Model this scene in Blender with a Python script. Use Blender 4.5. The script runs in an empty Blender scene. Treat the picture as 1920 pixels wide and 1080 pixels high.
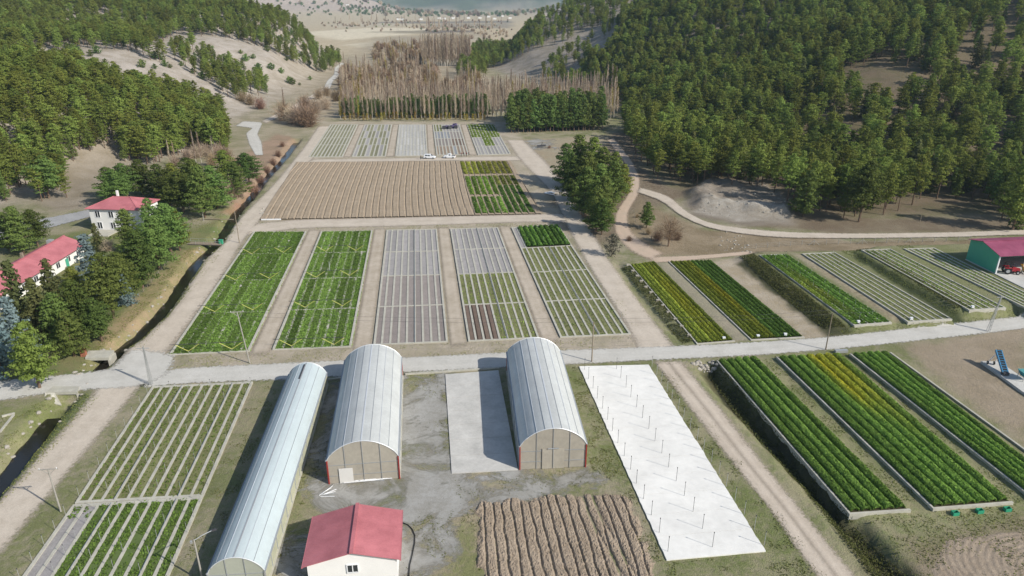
import bpy, math, random
import numpy as np

random.seed(7)
RNG = np.random.default_rng(7)
SC = bpy.context.scene
COL = SC.collection

# ------------------------------------------------------------------ camera
FOCAL = 1332.0 / 1920.0 * 36.0          # mm on a 36 mm wide sensor
CAM_H = 60.0                            # the drone hovers 60 m above the valley floor
TILT = math.atan(556.0 / 1332.0)        # looking down by 22.7 degrees
cd = bpy.data.cameras.new('camera')
cd.sensor_width = 36.0
cd.lens = FOCAL
cd.clip_start = 1.0
cd.clip_end = 40000.0
cam = bpy.data.objects.new('camera', cd)
cam.location = (0, 0, CAM_H)
cam.rotation_euler = (math.pi / 2 - TILT, 0, 0)
COL.objects.link(cam)
SC.camera = cam

# ------------------------------------------------------------------ light
SUN_ELEV, SUN_AZ = math.radians(35.0), math.radians(-31.0)   # azimuth of the sun, counted from +X
w = bpy.data.worlds.new('World')
SC.world = w
w.use_nodes = True
nt = w.node_tree
nt.nodes.clear()
sky = nt.nodes.new('ShaderNodeTexSky')
sky.sky_type = 'NISHITA'
sky.sun_disc = False
sky.sun_elevation = SUN_ELEV
sky.sun_rotation = math.pi / 2 - SUN_AZ
bg = nt.nodes.new('ShaderNodeBackground')
bg.inputs['Strength'].default_value = 0.09
wo = nt.nodes.new('ShaderNodeOutputWorld')
nt.links.new(sky.outputs[0], bg.inputs[0])
nt.links.new(bg.outputs[0], wo.inputs[0])
sl = bpy.data.lights.new('sun', 'SUN')
sl.energy = 4.2
sl.angle = math.radians(0.6)
sl.color = (1.0, 0.945, 0.85)
so = bpy.data.objects.new('sun', sl)
so.rotation_euler = (math.pi / 2 - SUN_ELEV, 0, SUN_AZ + math.pi / 2)
so.location = (60, -40, 200)
COL.objects.link(so)
SC.view_settings.view_transform = 'Standard'
SC.view_settings.look = 'None'
SC.view_settings.exposure = 0.47
SC.view_settings.gamma = 1.0
SC.view_settings.use_curve_mapping = False
SC.render.engine = 'CYCLES'
SC.cycles.max_bounces = 5
SC.cycles.diffuse_bounces = 3
SC.cycles.glossy_bounces = 2
SC.cycles.transmission_bounces = 3
SC.cycles.volume_bounces = 1
SC.cycles.transparent_max_bounces = 6
SC.cycles.use_denoising = True

# ------------------------------------------------------------------ survey helpers
CT, ST = math.cos(TILT), math.sin(TILT)


def P(px, py, z=0.0):
    """A reading on the photograph turned into the point of the site at height z."""
    a, b = (px - 960) / 1332.0, (540 - py) / 1332.0
    r = (a, CT + b * ST, -ST + b * CT)
    t = (z - CAM_H) / r[2]
    return np.array([r[0] * t, r[1] * t, z])


def G(px, py, y):
    """A reading turned into the point at the distance y down the valley."""
    a, b = (px - 960) / 1332.0, (540 - py) / 1332.0
    r = (a, CT + b * ST, -ST + b * CT)
    t = y / r[1]
    return np.array([r[0] * t, y, CAM_H + r[2] * t])


def PP(pts, z=0.0):
    return np.array([P(x, y, z)[:2] for x, y in pts])


def project(x, y, z):
    dz = z - CAM_H
    d = y * CT - dz * ST
    u = y * ST + dz * CT
    d = np.where(d > 1, d, 1)
    return 960 + 1332 * x / d, 540 - 1332 * u / d, d


def inside(poly, x, y):
    poly = np.asarray(poly)
    r = np.zeros(np.shape(x), bool)
    n = len(poly)
    for i in range(n):
        x0, y0 = poly[i]
        x1, y1 = poly[(i + 1) % n]
        c = (y0 > y) != (y1 > y)
        if y1 != y0:
            r ^= c & (x < (x1 - x0) * (y - y0) / (y1 - y0) + x0)
    return r


def segdist(poly, x, y, closed=True):
    poly = np.asarray(poly)
    d = np.full(np.shape(x), 1e9)
    n = len(poly)
    for i in range(n if closed else n - 1):
        ax, ay = poly[i]
        bx, by = poly[(i + 1) % n]
        vx, vy = bx - ax, by - ay
        t = np.clip(((x - ax) * vx + (y - ay) * vy) / (vx * vx + vy * vy + 1e-9), 0, 1)
        d = np.minimum(d, np.hypot(x - ax - t * vx, y - ay - t * vy))
    return d


def sdist(poly, x, y):
    d = segdist(poly, x, y)
    return np.where(inside(poly, x, y), -d, d)


def sstep(a, b, v):
    t = np.clip((v - a) / (b - a), 0, 1)
    return t * t * (3 - 2 * t)


def vnoise(x, y, seed=0):
    """smooth value noise, -1..1"""
    xi, yi = np.floor(x).astype(np.int64), np.floor(y).astype(np.int64)
    fx, fy = x - xi, y - yi
    fx, fy = fx * fx * (3 - 2 * fx), fy * fy * (3 - 2 * fy)

    def h(a, b):
        n = (a * 374761393 + b * 668265263 + seed * 974711) & 0x7fffffff
        n = ((n ^ (n >> 13)) * 1274126177) & 0x7fffffff
        return ((n ^ (n >> 16)) & 0xffff) / 32767.5 - 1
    return (h(xi, yi) * (1 - fx) + h(xi + 1, yi) * fx) * (1 - fy) + (h(xi, yi + 1) * (1 - fx) + h(xi + 1, yi + 1) * fx) * fy


def fbm(x, y, seed=0, octs=4):
    v, a = 0, 1.0
    for o in range(octs):
        v = v + a * vnoise(x * 2 ** o + 17.3 * o, y * 2 ** o - 9.1 * o, seed + o)
        a *= 0.5
    return v / 1.9


# ------------------------------------------------------------------ object helpers
def tag(o, label=None, cat=None, group=None, kind=None):
    if label: o['label'] = label
    if cat: o['category'] = cat
    if group: o['group'] = group
    if kind: o['kind'] = kind
    return o


def thing(name, label, cat, loc=(0, 0, 0), rz=0.0, group=None):
    o = bpy.data.objects.new(name, None)
    o.empty_display_size = 0.3
    o.location = tuple(float(v) for v in loc)
    o.rotation_euler = (0, 0, rz)
    COL.objects.link(o)
    return tag(o, label, cat, group)


class MB:
    """collects shapes, then links them as one mesh object"""

    def __init__(s):
        s.v, s.f, s.c, s.n = [], [], [], 0

    def add(s, vs, fs, col=None):
        vs = np.asarray(vs, float).reshape(-1, 3)
        s.v.append(vs)
        s.f += [tuple(i + s.n for i in f) for f in fs]
        s.c.append(np.tile(np.array(col if col is not None else (1, 1, 1), float), (len(vs), 1)))
        s.n += len(vs)
        return s

    def box(s, c, d, rz=0.0, col=None):
        x, y, z = d[0] / 2, d[1] / 2, d[2] / 2
        v = np.array([(-x, -y, -z), (x, -y, -z), (x, y, -z), (-x, y, -z), (-x, -y, z), (x, -y, z), (x, y, z), (-x, y, z)])
        ca, sa = math.cos(rz), math.sin(rz)
        v = np.stack([v[:, 0] * ca - v[:, 1] * sa, v[:, 0] * sa + v[:, 1] * ca, v[:, 2]], 1) + np.asarray(c, float)
        return s.add(v, [(0, 3, 2, 1), (4, 5, 6, 7), (0, 1, 5, 4), (1, 2, 6, 5), (2, 3, 7, 6), (3, 0, 4, 7)], col)

    def bar(s, p, q, wd, ht=None, col=None, n=4):
        """a bar from p to q; n=4 square, more = round"""
        p, q = np.asarray(p, float), np.asarray(q, float)
        ht = ht or wd
        d = q - p
        L = np.linalg.norm(d) + 1e-9
        d = d / L
        up = np.array([0, 0, 1.0]) if abs(d[2]) < 0.95 else np.array([0, 1.0, 0])
        a = np.cross(d, up)
        a /= np.linalg.norm(a)
        b = np.cross(a, d)
        vs = []
        off = math.pi / 4 if n == 4 else 0
        k = 0.7071 if n == 4 else 0.5
        for e in (p, q):
            for i in range(n):
                t = off + 2 * math.pi * i / n
                vs.append(e + a * (math.cos(t) * wd * k) + b * (math.sin(t) * ht * k))
        fs = [(i, (i + 1) % n, n + (i + 1) % n, n + i) for i in range(n)]
        fs += [tuple(range(n - 1, -1, -1)), tuple(range(n, 2 * n))]
        return s.add(vs, fs, col)

    def tube(s, pts, radii, n=6, col=None, cap=True):
        pts = [np.asarray(p, float) for p in pts]
        vs, fs = [], []
        m = len(pts)
        for i, p in enumerate(pts):
            d = pts[min(i + 1, m - 1)] - pts[max(i - 1, 0)]
            d = d / (np.linalg.norm(d) + 1e-9)
            up = np.array([1.0, 0, 0]) if abs(d[2]) > 0.8 else np.array([0, 0, 1.0])
            a = np.cross(d, up)
            a /= np.linalg.norm(a)
            b = np.cross(a, d)
            r = radii[i] if hasattr(radii, '__len__') else radii
            for k in range(n):
                t = 2 * math.pi * k / n
                vs.append(p + a * (math.cos(t) * r) + b * (math.sin(t) * r))
        for i in range(m - 1):
            for k in range(n):
                fs.append((i * n + k, i * n + (k + 1) % n, (i + 1) * n + (k + 1) % n, (i + 1) * n + k))
        if cap:
            fs += [tuple(range(n - 1, -1, -1)), tuple(range((m - 1) * n, m * n))]
        return s.add(vs, fs, col)

    def prism(s, poly, z0, z1, col=None):
        n = len(poly)
        vs = [(p[0], p[1], z0) for p in poly] + [(p[0], p[1], z1) for p in poly]
        fs = [(i, (i + 1) % n, n + (i + 1) % n, n + i) for i in range(n)]
        fs += [tuple(range(n - 1, -1, -1)), tuple(range(n, 2 * n))]
        return s.add(vs, fs, col)

    def slab(s, quad, th, col=None):
        """a plate: 4+ points in space, thickened downwards along its normal"""
        q = np.asarray(quad, float)
        nrm = np.cross(q[1] - q[0], q[2] - q[0])
        nrm /= np.linalg.norm(nrm)
        n = len(q)
        vs = np.concatenate([q, q - nrm * th])
        fs = [tuple(range(n)), tuple(range(2 * n - 1, n - 1, -1))]
        fs += [(i, n + i, n + (i + 1) % n, (i + 1) % n) for i in range(n)]
        return s.add(vs, fs, col)

    def mesh(s, name):
        me = bpy.data.meshes.new(name)
        v = np.concatenate(s.v) if s.v else np.zeros((0, 3))
        me.from_pydata(v.tolist(), [], s.f)
        me.update()
        return me

    def build(s, name, mat, parent=None, tint=False, smooth=False):
        v = np.concatenate(s.v)
        if parent is not None:
            off = np.array(parent['_o']) if '_o' in parent else np.array(parent.location)
            v = v - off
        me = bpy.data.meshes.new(name)
        me.from_pydata(v.tolist(), [], s.f)
        if tint:
            at = me.color_attributes.new('tint', 'FLOAT_COLOR', 'POINT')
            c = np.concatenate(s.c)
            at.data.foreach_set('color', np.concatenate([c, np.ones((len(c), 1))], 1).astype(np.float32).ravel())
        me.update()
        if mat is not None:
            me.materials.append(mat)
        if smooth:
            me.polygons.foreach_set('use_smooth', np.ones(len(me.polygons), bool))
        o = bpy.data.objects.new(name, me)
        COL.objects.link(o)
        if parent is not None:
            o.parent = parent
        return o


def quads_mesh(name, verts, nq, mats, matidx=None, tint=None, extra=None):
    """verts: (4*nq,3) array of loose quads"""
    me = bpy.data.meshes.new(name)
    n = 4 * nq
    me.vertices.add(n)
    me.vertices.foreach_set('co', np.asarray(verts, np.float32).ravel())
    me.loops.add(n)
    me.loops.foreach_set('vertex_index', np.arange(n, dtype=np.int32))
    me.polygons.add(nq)
    me.polygons.foreach_set('loop_start', np.arange(0, n, 4, dtype=np.int32))
    me.polygons.foreach_set('loop_total', np.full(nq, 4, np.int32))
    for m in mats:
        me.materials.append(m)
    if tint is not None:
        at = me.color_attributes.new('tint', 'FLOAT_COLOR', 'POINT')
        c = np.concatenate([np.repeat(tint, 4, 0), np.ones((n, 1))], 1)
        at.data.foreach_set('color', c.astype(np.float32).ravel())
    me.update(calc_edges=True)
    return me


def link(name, me, parent=None):
    o = bpy.data.objects.new(name, me)
    COL.objects.link(o)
    if parent is not None:
        o.parent = parent
    return o


def copy_tree(root, loc=None, rz=None, sc=None):
    r = root.copy()
    COL.objects.link(r)
    if loc is not None: r.location = tuple(float(v) for v in loc)
    if rz is not None: r.rotation_euler = (0, 0, rz)
    if sc is not None: r.scale = sc if hasattr(sc, '__len__') else (sc, sc, sc)
    for ch in KIDS.get(root.name, []):
        c = ch.copy()
        COL.objects.link(c)
        c.parent = r
        for g in KIDS.get(ch.name, []):
            d = g.copy()
            COL.objects.link(d)
            d.parent = c
    return r


class _Kids(dict):
    def get(self, n, default=None):
        return list(bpy.data.objects[n].children)


KIDS = _Kids()


# ------------------------------------------------------------------ materials
def newmat(name):
    m = bpy.data.materials.new(name)
    m.use_nodes = True
    t = m.node_tree
    t.nodes.clear()
    return m, t


def N(t, typ, **kw):
    n = t.nodes.new(typ)
    for k, v in kw.items():
        if k in n.inputs:
            n.inputs[k].default_value = v
        else:
            setattr(n, k, v)
    return n


def noise(t, scale, detail=4.0, rough=0.55, coord=None, dist=0.0):
    n = t.nodes.new('ShaderNodeTexNoise')
    n.inputs['Scale'].default_value = scale
    n.inputs['Detail'].default_value = detail
    n.inputs['Roughness'].default_value = rough
    n.inputs['Distortion'].default_value = dist
    if coord is not None:
        t.links.new(coord, n.inputs['Vector'])
    return n.outputs['Fac']


def mrange(t, val, a, b, c=0.0, d=1.0):
    n = t.nodes.new('ShaderNodeMapRange')
    n.clamp = True
    for k, v in (('From Min', a), ('From Max', b), ('To Min', c), ('To Max', d)):
        n.inputs[k].default_value = v
    t.links.new(val, n.inputs['Value'])
    return n.outputs[0]


def mixc(t, fac, a, b, blend='MIX'):
    n = t.nodes.new('ShaderNodeMix')
    n.data_type = 'RGBA'
    n.blend_type = blend
    for key, v in ((0, fac), (6, a), (7, b)):
        if hasattr(v, 'links') or hasattr(v, 'is_linked'):
            t.links.new(v, n.inputs[key])
        elif key == 0:
            n.inputs[0].default_value = v
        else:
            n.inputs[key].default_value = tuple(v) + (1,) if len(v) == 3 else v
    return n.outputs[2]


def math_(t, op, a, b=0.0, c=None):
    n = t.nodes.new('ShaderNodeMath')
    n.operation = op
    for i, v in enumerate((a, b) if c is None else (a, b, c)):
        if hasattr(v, 'is_linked'):
            t.links.new(v, n.inputs[i])
        else:
            n.inputs[i].default_value = v
    return n.outputs[0]


def coords(t, kind='pos'):
    if kind == 'pos':
        return t.nodes.new('ShaderNodeNewGeometry').outputs['Position']
    return t.nodes.new('ShaderNodeTexCoord').outputs['Object']


def finish(t, col, rough=0.9, spec=0.2, bump=None, bump_d=0.05, metal=0.0, bs=0.6):
    b = t.nodes.new('ShaderNodeBsdfPrincipled')
    if hasattr(col, 'is_linked'):
        t.links.new(col, b.inputs['Base Color'])
    else:
        b.inputs['Base Color'].default_value = tuple(col) + (1,)
    if hasattr(rough, 'is_linked'):
        t.links.new(rough, b.inputs['Roughness'])
    else:
        b.inputs['Roughness'].default_value = rough
    b.inputs['Specular IOR Level'].default_value = spec
    b.inputs['Metallic'].default_value = metal
    if bump is not None:
        n = t.nodes.new('ShaderNodeBump')
        n.inputs['Strength'].default_value = bs
        n.inputs['Distance'].default_value = bump_d
        t.links.new(bump, n.inputs['Height'])
        t.links.new(n.outputs[0], b.inputs['Normal'])
    o = t.nodes.new('ShaderNodeOutputMaterial')
    t.links.new(b.outputs[0], o.inputs['Surface'])
    return b


def simple(name, col, rough=0.8, spec=0.3, var=0.25, scale=2.0, metal=0.0, kind='pos', bump=False):
    m, t = newmat(name)
    co = coords(t, kind)
    n = noise(t, scale, 5, 0.6, co)
    n2 = noise(t, scale * 7.3, 3, 0.6, co)
    v = math_(t, 'ADD', math_(t, 'MULTIPLY', n, 0.65), math_(t, 'MULTIPLY', n2, 0.35))
    f = mrange(t, v, 0.3, 0.7, 1 - var, 1 + var)
    mul = t.nodes.new('ShaderNodeVectorMath')
    mul.operation = 'SCALE'
    mul.inputs[0].default_value = col
    t.links.new(f, mul.inputs['Scale'])
    finish(t, mul.outputs[0], rough, spec, v if bump else None, 0.05, metal)
    return m


M = {}
M['concrete'] = simple('concrete', (0.41, 0.395, 0.34), 0.85, 0.2, 0.22, 0.9)
M['slab'] = simple('pale_slab', (0.47, 0.46, 0.435), 0.85, 0.2, 0.2, 0.35)
M['white_pad'] = simple('white_pad', (0.69, 0.68, 0.65), 0.9, 0.1, 0.13, 0.17)
M['white_wall'] = simple('white_plaster', (0.74, 0.73, 0.71), 0.9, 0.2, 0.05, 0.6)
M['metal'] = simple('galvanised_metal', (0.42, 0.43, 0.43), 0.45, 0.5, 0.15, 3.0, 0.4)
M['dark_metal'] = simple('dark_metal', (0.05, 0.05, 0.055), 0.6, 0.4, 0.2, 3.0)
M['yellow_pipe'] = simple('yellow_pipe', (0.55, 0.54, 0.14), 0.5, 0.4, 0.1, 3.0)
M['wood'] = simple('weathered_wood', (0.24, 0.20, 0.15), 0.9, 0.2, 0.3, 4.0)
M['pole_concrete'] = simple('pole_concrete', (0.30, 0.285, 0.255), 0.85, 0.2, 0.2, 2.0)
M['red_post'] = simple('red_steel', (0.28, 0.03, 0.025), 0.5, 0.4, 0.15, 3.0)
M['glass'] = simple('dark_glass', (0.03, 0.035, 0.04), 0.12, 0.6, 0.2, 1.0)
M['green_sheet'] = simple('green_sheeting', (0.07, 0.36, 0.24), 0.55, 0.4, 0.05, 0.6)
M['blue_paint'] = simple('blue_paint', (0.05, 0.20, 0.36), 0.5, 0.4, 0.2, 3.0)
M['teal_paint'] = simple('teal_paint', (0.03, 0.20, 0.22), 0.5, 0.4, 0.2, 3.0)
M['black'] = simple('black_rubber', (0.015, 0.015, 0.016), 0.7, 0.3, 0.2, 3.0)
M['car_white'] = simple('white_car_paint', (0.72, 0.73, 0.75), 0.3, 0.5, 0.03, 1.0)
M['red_paint'] = simple('red_paint', (0.35, 0.02, 0.03), 0.4, 0.5, 0.1, 2.0)
M['yellow_paint'] = simple('yellow_paint', (0.55, 0.33, 0.02), 0.5, 0.4, 0.15, 2.0)
M['brick'] = simple('old_brick', (0.32, 0.13, 0.08), 0.9, 0.2, 0.3, 4.0)
M['stone'] = simple('pale_stone', (0.33, 0.305, 0.265), 0.9, 0.2, 0.25, 1.5)
M['green_plastic'] = simple('green_plastic', (0.03, 0.28, 0.16), 0.5, 0.4, 0.1, 2.0)
M['purple'] = simple('purple_plastic', (0.10, 0.08, 0.17), 0.6, 0.3, 0.3, 2.0)
M['white_plastic'] = simple('white_plastic', (0.72, 0.73, 0.75), 0.5, 0.4, 0.1, 2.0)
M['skin'] = simple('skin', (0.40, 0.24, 0.17), 0.6, 0.3, 0.05, 2.0)
M['cloth_dark'] = simple('dark_cloth', (0.03, 0.03, 0.04), 0.9, 0.1, 0.2, 3.0)
M['cloth_red'] = simple('red_cloth', (0.25, 0.04, 0.04), 0.9, 0.1, 0.2, 3.0)


def roof_mat(name, col, ribs=2.2):
    """profiled red sheet: fine seams run down the slope (real relief by bump), slight fading"""
    m, t = newmat(name)
    co = coords(t, 'pos')
    n = noise(t, 0.35, 4, 0.6, co)
    n2 = noise(t, 6.0, 3, 0.6, co)
    v = math_(t, 'ADD', math_(t, 'MULTIPLY', n, 0.7), math_(t, 'MULTIPLY', n2, 0.3))
    c = mixc(t, mrange(t, v, 0.35, 0.65), tuple(k * 0.80 for k in col), tuple(min(1, k * 1.15 + 0.02) for k in col))
    finish(t, c, 0.55, 0.35, n2, 0.02)
    return m


M['red_roof'] = roof_mat('red_roof_sheet', (0.42, 0.135, 0.15))
M['purple_roof'] = roof_mat('crimson_roof_sheet', (0.25, 0.05, 0.10))


def leaf_mat(name, dark, light, trans=0.25, tint=False, hue=0.06):
    m, t = newmat(name)
    oi = t.nodes.new('ShaderNodeObjectInfo')
    co = coords(t, 'pos')
    n = noise(t, 0.9, 3, 0.6, co)
    n2 = noise(t, 5.0, 2, 0.6, co)
    f = math_(t, 'ADD', math_(t, 'MULTIPLY', n, 0.55), math_(t, 'MULTIPLY', n2, 0.45))
    f = math_(t, 'ADD', mrange(t, f, 0.3, 0.7), math_(t, 'MULTIPLY', math_(t, 'SUBTRACT', oi.outputs['Random'], 0.5), 0.6))
    c = mixc(t, mrange(t, f, 0.0, 1.0), dark, light)
    hs = t.nodes.new('ShaderNodeHueSaturation')
    t.links.new(mrange(t, oi.outputs['Random'], 0, 1, 0.5 - hue * 0.62, 0.5 + hue * 0.38), hs.inputs['Hue'])
    t.links.new(mrange(t, math_(t, 'FRACT', math_(t, 'MULTIPLY', oi.outputs['Random'], 7.31)), 0, 1, 0.66, 1.30), hs.inputs['Value'])
    t.links.new(c, hs.inputs['Color'])
    c = hs.outputs[0]
    if tint:
        a = t.nodes.new('ShaderNodeAttribute')
        a.attribute_name = 'tint'
        c = mixc(t, 1.0, c, a.outputs['Color'], 'MULTIPLY')
    d = t.nodes.new('ShaderNodeBsdfDiffuse')
    tr = t.nodes.new('ShaderNodeBsdfTranslucent')
    t.links.new(c, d.inputs[0])
    t.links.new(c, tr.inputs[0])
    mx = t.nodes.new('ShaderNodeMixShader')
    mx.inputs[0].default_value = trans
    t.links.new(d.outputs[0], mx.inputs[1])
    t.links.new(tr.outputs[0], mx.inputs[2])
    o = t.nodes.new('ShaderNodeOutputMaterial')
    t.links.new(mx.outputs[0], o.inputs['Surface'])
    return m


M['pine_leaf'] = leaf_mat('pine_needles', (0.100, 0.142, 0.030), (0.250, 0.295, 0.070), 0.38, hue=0.06)
M['dark_pine_leaf'] = leaf_mat('dark_pine_needles', (0.072, 0.120, 0.032), (0.170, 0.228, 0.062), 0.36, hue=0.07)
M['spruce_leaf'] = leaf_mat('spruce_needles', (0.08, 0.10, 0.038), (0.17, 0.18, 0.07), 0.35)
M['blue_leaf'] = leaf_mat('blue_spruce_needles', (0.10, 0.155, 0.165), (0.27, 0.35, 0.35), 0.3, hue=0.02)
M['willow_leaf'] = leaf_mat('grey_willow_leaves', (0.14, 0.14, 0.10), (0.24, 0.23, 0.17), 0.3)
M['yellow_leaf'] = leaf_mat('autumn_leaves', (0.20, 0.17, 0.035), (0.42, 0.34, 0.06), 0.35)
M['twig'] = leaf_mat('bare_twigs', (0.28, 0.215, 0.15), (0.56, 0.455, 0.345), 0.2, hue=0.03)
M['brown_twig'] = leaf_mat('brown_twigs', (0.21, 0.15, 0.095), (0.38, 0.28, 0.18), 0.2, hue=0.03)
M['red_twig'] = leaf_mat('reddish_twigs', (0.20, 0.115, 0.08), (0.33, 0.20, 0.145), 0.2, hue=0.02)
M['bark'] = simple('bark', (0.15, 0.105, 0.075), 0.95, 0.1, 0.3, 3.0)
M['pale_bark'] = simple('pale_bark', (0.46, 0.43, 0.37), 0.95, 0.1, 0.25, 3.0)
M['crop'] = leaf_mat('crop_leaves', (0.135, 0.21, 0.055), (0.25, 0.345, 0.105), 0.4, tint=True, hue=0.0)
M['grass'] = leaf_mat('grass_blades', (0.13, 0.15, 0.06), (0.25, 0.25, 0.12), 0.35, tint=True, hue=0.0)
# ------------------------------------------------------------------ terrain
# bed outlines (bottom left, bottom right, top right, top left) and height of their terrace
BEDS = dict(
    M1=([(318, 665), (468.5, 658), (575, 435), (476, 435)], 0),
    M2=([(511, 656), (659, 650), (699, 433), (602, 434.6)], 0),
    M3=([(700, 647), (840, 641), (819, 430.5), (725, 432)], 0),
    M4=([(878, 640), (1011, 633.6), (934, 427.4), (844, 430)], 0),
    M5=([(1050, 632.7), (1182.6, 626.6), (1047, 422.6), (958.4, 427.4)], 0),
    F1=([(578.7, 294.6), (643, 294), (671, 234), (619.4, 234)], 0),
    F2=([(659.7, 294), (723.5, 293.3), (735, 234), (683.7, 234)], 0),
    F3=([(741, 292.8), (802, 292), (798, 234), (748, 234)], 0),
    F4=([(818.3, 291), (879, 290), (862, 234), (811, 234)], 0),
    F5=([(896, 290.7), (957.7, 289), (926, 234), (875, 234)], 0),
    R1=([(1308, 645), (1375, 639.5), (1226, 491), (1182, 497)], 0.0),
    R2=([(1409, 637.5), (1505, 632.5), (1332, 489), (1255, 491)], 0.0),
    R3=([(1600.5, 611), (1671, 605.5), (1475, 478), (1424, 479.5)], 0.8),
    R4=([(1701, 604.5), (1784, 599), (1565, 474), (1504, 477)], 0.85),
    R5=([(1816, 582.5), (1885, 578), (1670, 468), (1615, 470)], 1.5),
    R6=([(1934, 584), (1985, 580), (1752, 466), (1695, 467.5)], 1.55),
    L1=([(1594, 963), (1702, 955.7), (1417, 670.5), (1345.5, 676.7)], 0.3),
    L2=([(1750, 953), (1894, 941.5), (1574, 665), (1458, 670.5)], 0.35),
    L3=([(1969, 960), (2040, 955), (1661, 661), (1596, 664.5)], 0.4),
    B1=([(142, 943), (382, 930), (474, 718), (285, 727)], 0.0),
    B2=([(30, 1100), (315, 1086), (380, 934.5), (136, 950)], 0.0),
)
BEDW = {k: PP(c, z) for k, (c, z) in BEDS.items()}
STREAM = PP([(463, 372), (440, 395), (418, 432), (400, 457), (370, 482), (345, 515), (325, 548), (300, 580), (268, 612),
             (235, 640), (212, 657), (176, 690), (128, 738), (100, 770), (60, 815), (20, 865), (-30, 925), (-110, 1010)])
STREAM = np.concatenate([PP([(555, 262), (525, 300), (492, 335)]), STREAM])
DITCH = PP([(1318, 684), (1350, 730), (1420, 800), (1500, 885), (1570, 960), (1640, 1040), (1700, 1110)], -0.6)
DITCH2 = PP([(1158, 495), (1190, 545), (1232, 595), (1285, 645)], -0.3)


def terrain_points():
    pts = []

    def g(px, py, y, off=0.0):
        p = G(px, py, y)
        pts.append((p[0], p[1], p[2] - off))
    # near left lump (tree tops, so the soil is lower)
    g(0, 110, 285, 11); g(0, 250, 232, 9); g(100, 125, 290, 11); g(200, 150, 300, 11); g(300, 170, 300, 11)
    g(200, 230, 265, 9); g(300, 230, 280, 9); g(100, 240, 245, 9); g(380, 215, 295, 11); g(-200, 120, 250, 10); g(-200, 300, 215, 8)
    # saddle behind it and the pale bare slope
    g(100, 105, 400); g(230, 130, 400); g(340, 70, 520); g(430, 88, 520); g(500, 110, 520); g(450, 150, 470); g(560, 140, 530)
    g(300, 100, 440); g(350, 150, 400, 6)
    # far left ridge
    g(0, 30, 480, 9); g(0, 0, 540, 9); g(250, 0, 600, 10); g(200, 60, 520, 9); g(440, 0, 640, 9); g(500, 14, 650, 8); g(560, 30, 655, 8)
    g(600, 52, 660, 6); g(640, 78, 664, 5); g(560, 80, 600, 4); g(600, 100, 610, 3); g(-300, -60, 520, 8); g(120, -20, 620, 9)
    # near right hill
    g(1500, 250, 275, 8); g(1650, 140, 335); g(1500, 150, 335, 9); g(1500, 50, 420, 12); g(1500, 0, 475, 12); g(1700, 0, 440, 10)
    g(1900, 0, 400, 9); g(1890, 80, 360); g(1900, 200, 290, 9); g(1300, 250, 275, 13); g(1380, 200, 310, 11); g(1300, 130, 400, 12)
    g(1200, 50, 520, 10); g(1260, 0, 540, 10); g(1380, 0, 500, 11); g(1110, 118, 500, 8); g(1180, 120, 460, 11); g(1700, 230, 270, 9)
    g(2100, 100, 320, 8); g(2100, 300, 235, 6); g(1800, 300, 235, 8); g(1350, 100, 430, 12)
    # spur beyond
    g(1060, 100, 560, 2); g(960, 135, 560); g(1010, 125, 560, 0); g(900, 92, 690, 6); g(1000, 30, 720, 7); g(1060, 0, 760, 8); g(940, 62, 730, 6)
    g(1120, 0, 700, 7); g(1120, 60, 590, 6); g(1000, 80, 640, 4); g(1060, 50, 660, 5)
    for x, y, z in ((-600, 500, 75), (-420, 420, 45), (-500, 800, 55), (-380, 850, 40), (-800, 900, 60), (-330, 300, 38), (-420, 220, 40),
                    (-500, 120, 35), (-300, 150, 20), (480, 380, 85), (700, 300, 100), (350, 260, 45), (450, 150, 45), (300, 180, 18),
                    (500, 600, 100), (250, 750, 75), (400, 900, 80), (150, 900, 45), (800, 800, 100), (60, 950, 20), (600, 50, 50),
                    (-240, 900, 12), (-170, 760, 4), (330, 90, 10), (-330, 60, 12)):
        pts.append((x, y, z))
    return pts


VALLEY = np.array([tuple(p[:2]) for p in (
    P(-900, 1100), P(-700, 760), P(-330, 560), P(-150, 470), P(0, 400), P(100, 372), P(165, 345), P(260, 320), P(340, 296), P(430, 284), P(445, 235),
    P(500, 205), P(545, 188), P(612, 158), P(640, 122))] +
    [(-178, 700), (-190, 800), (-260, 980), (-700, 1150), (-4000, 1400), (-9000, 2000), (-9000, 30000), (9000, 30000), (9000, 2600), (900, 1500), (120, 1150), (40, 1000), (-8, 800)] +
    [tuple(p[:2]) for p in (P(905, 128), P(960, 150), P(1040, 175), P(1110, 185), P(1170, 225), P(1190, 290), P(1205, 335), P(1262, 372), P(1300, 392), P(1480, 412), P(1600, 416),
                            P(1800, 415), P(2000, 412), P(2400, 440), P(2900, 560), P(3400, 800), P(3000, 1100))])


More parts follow.
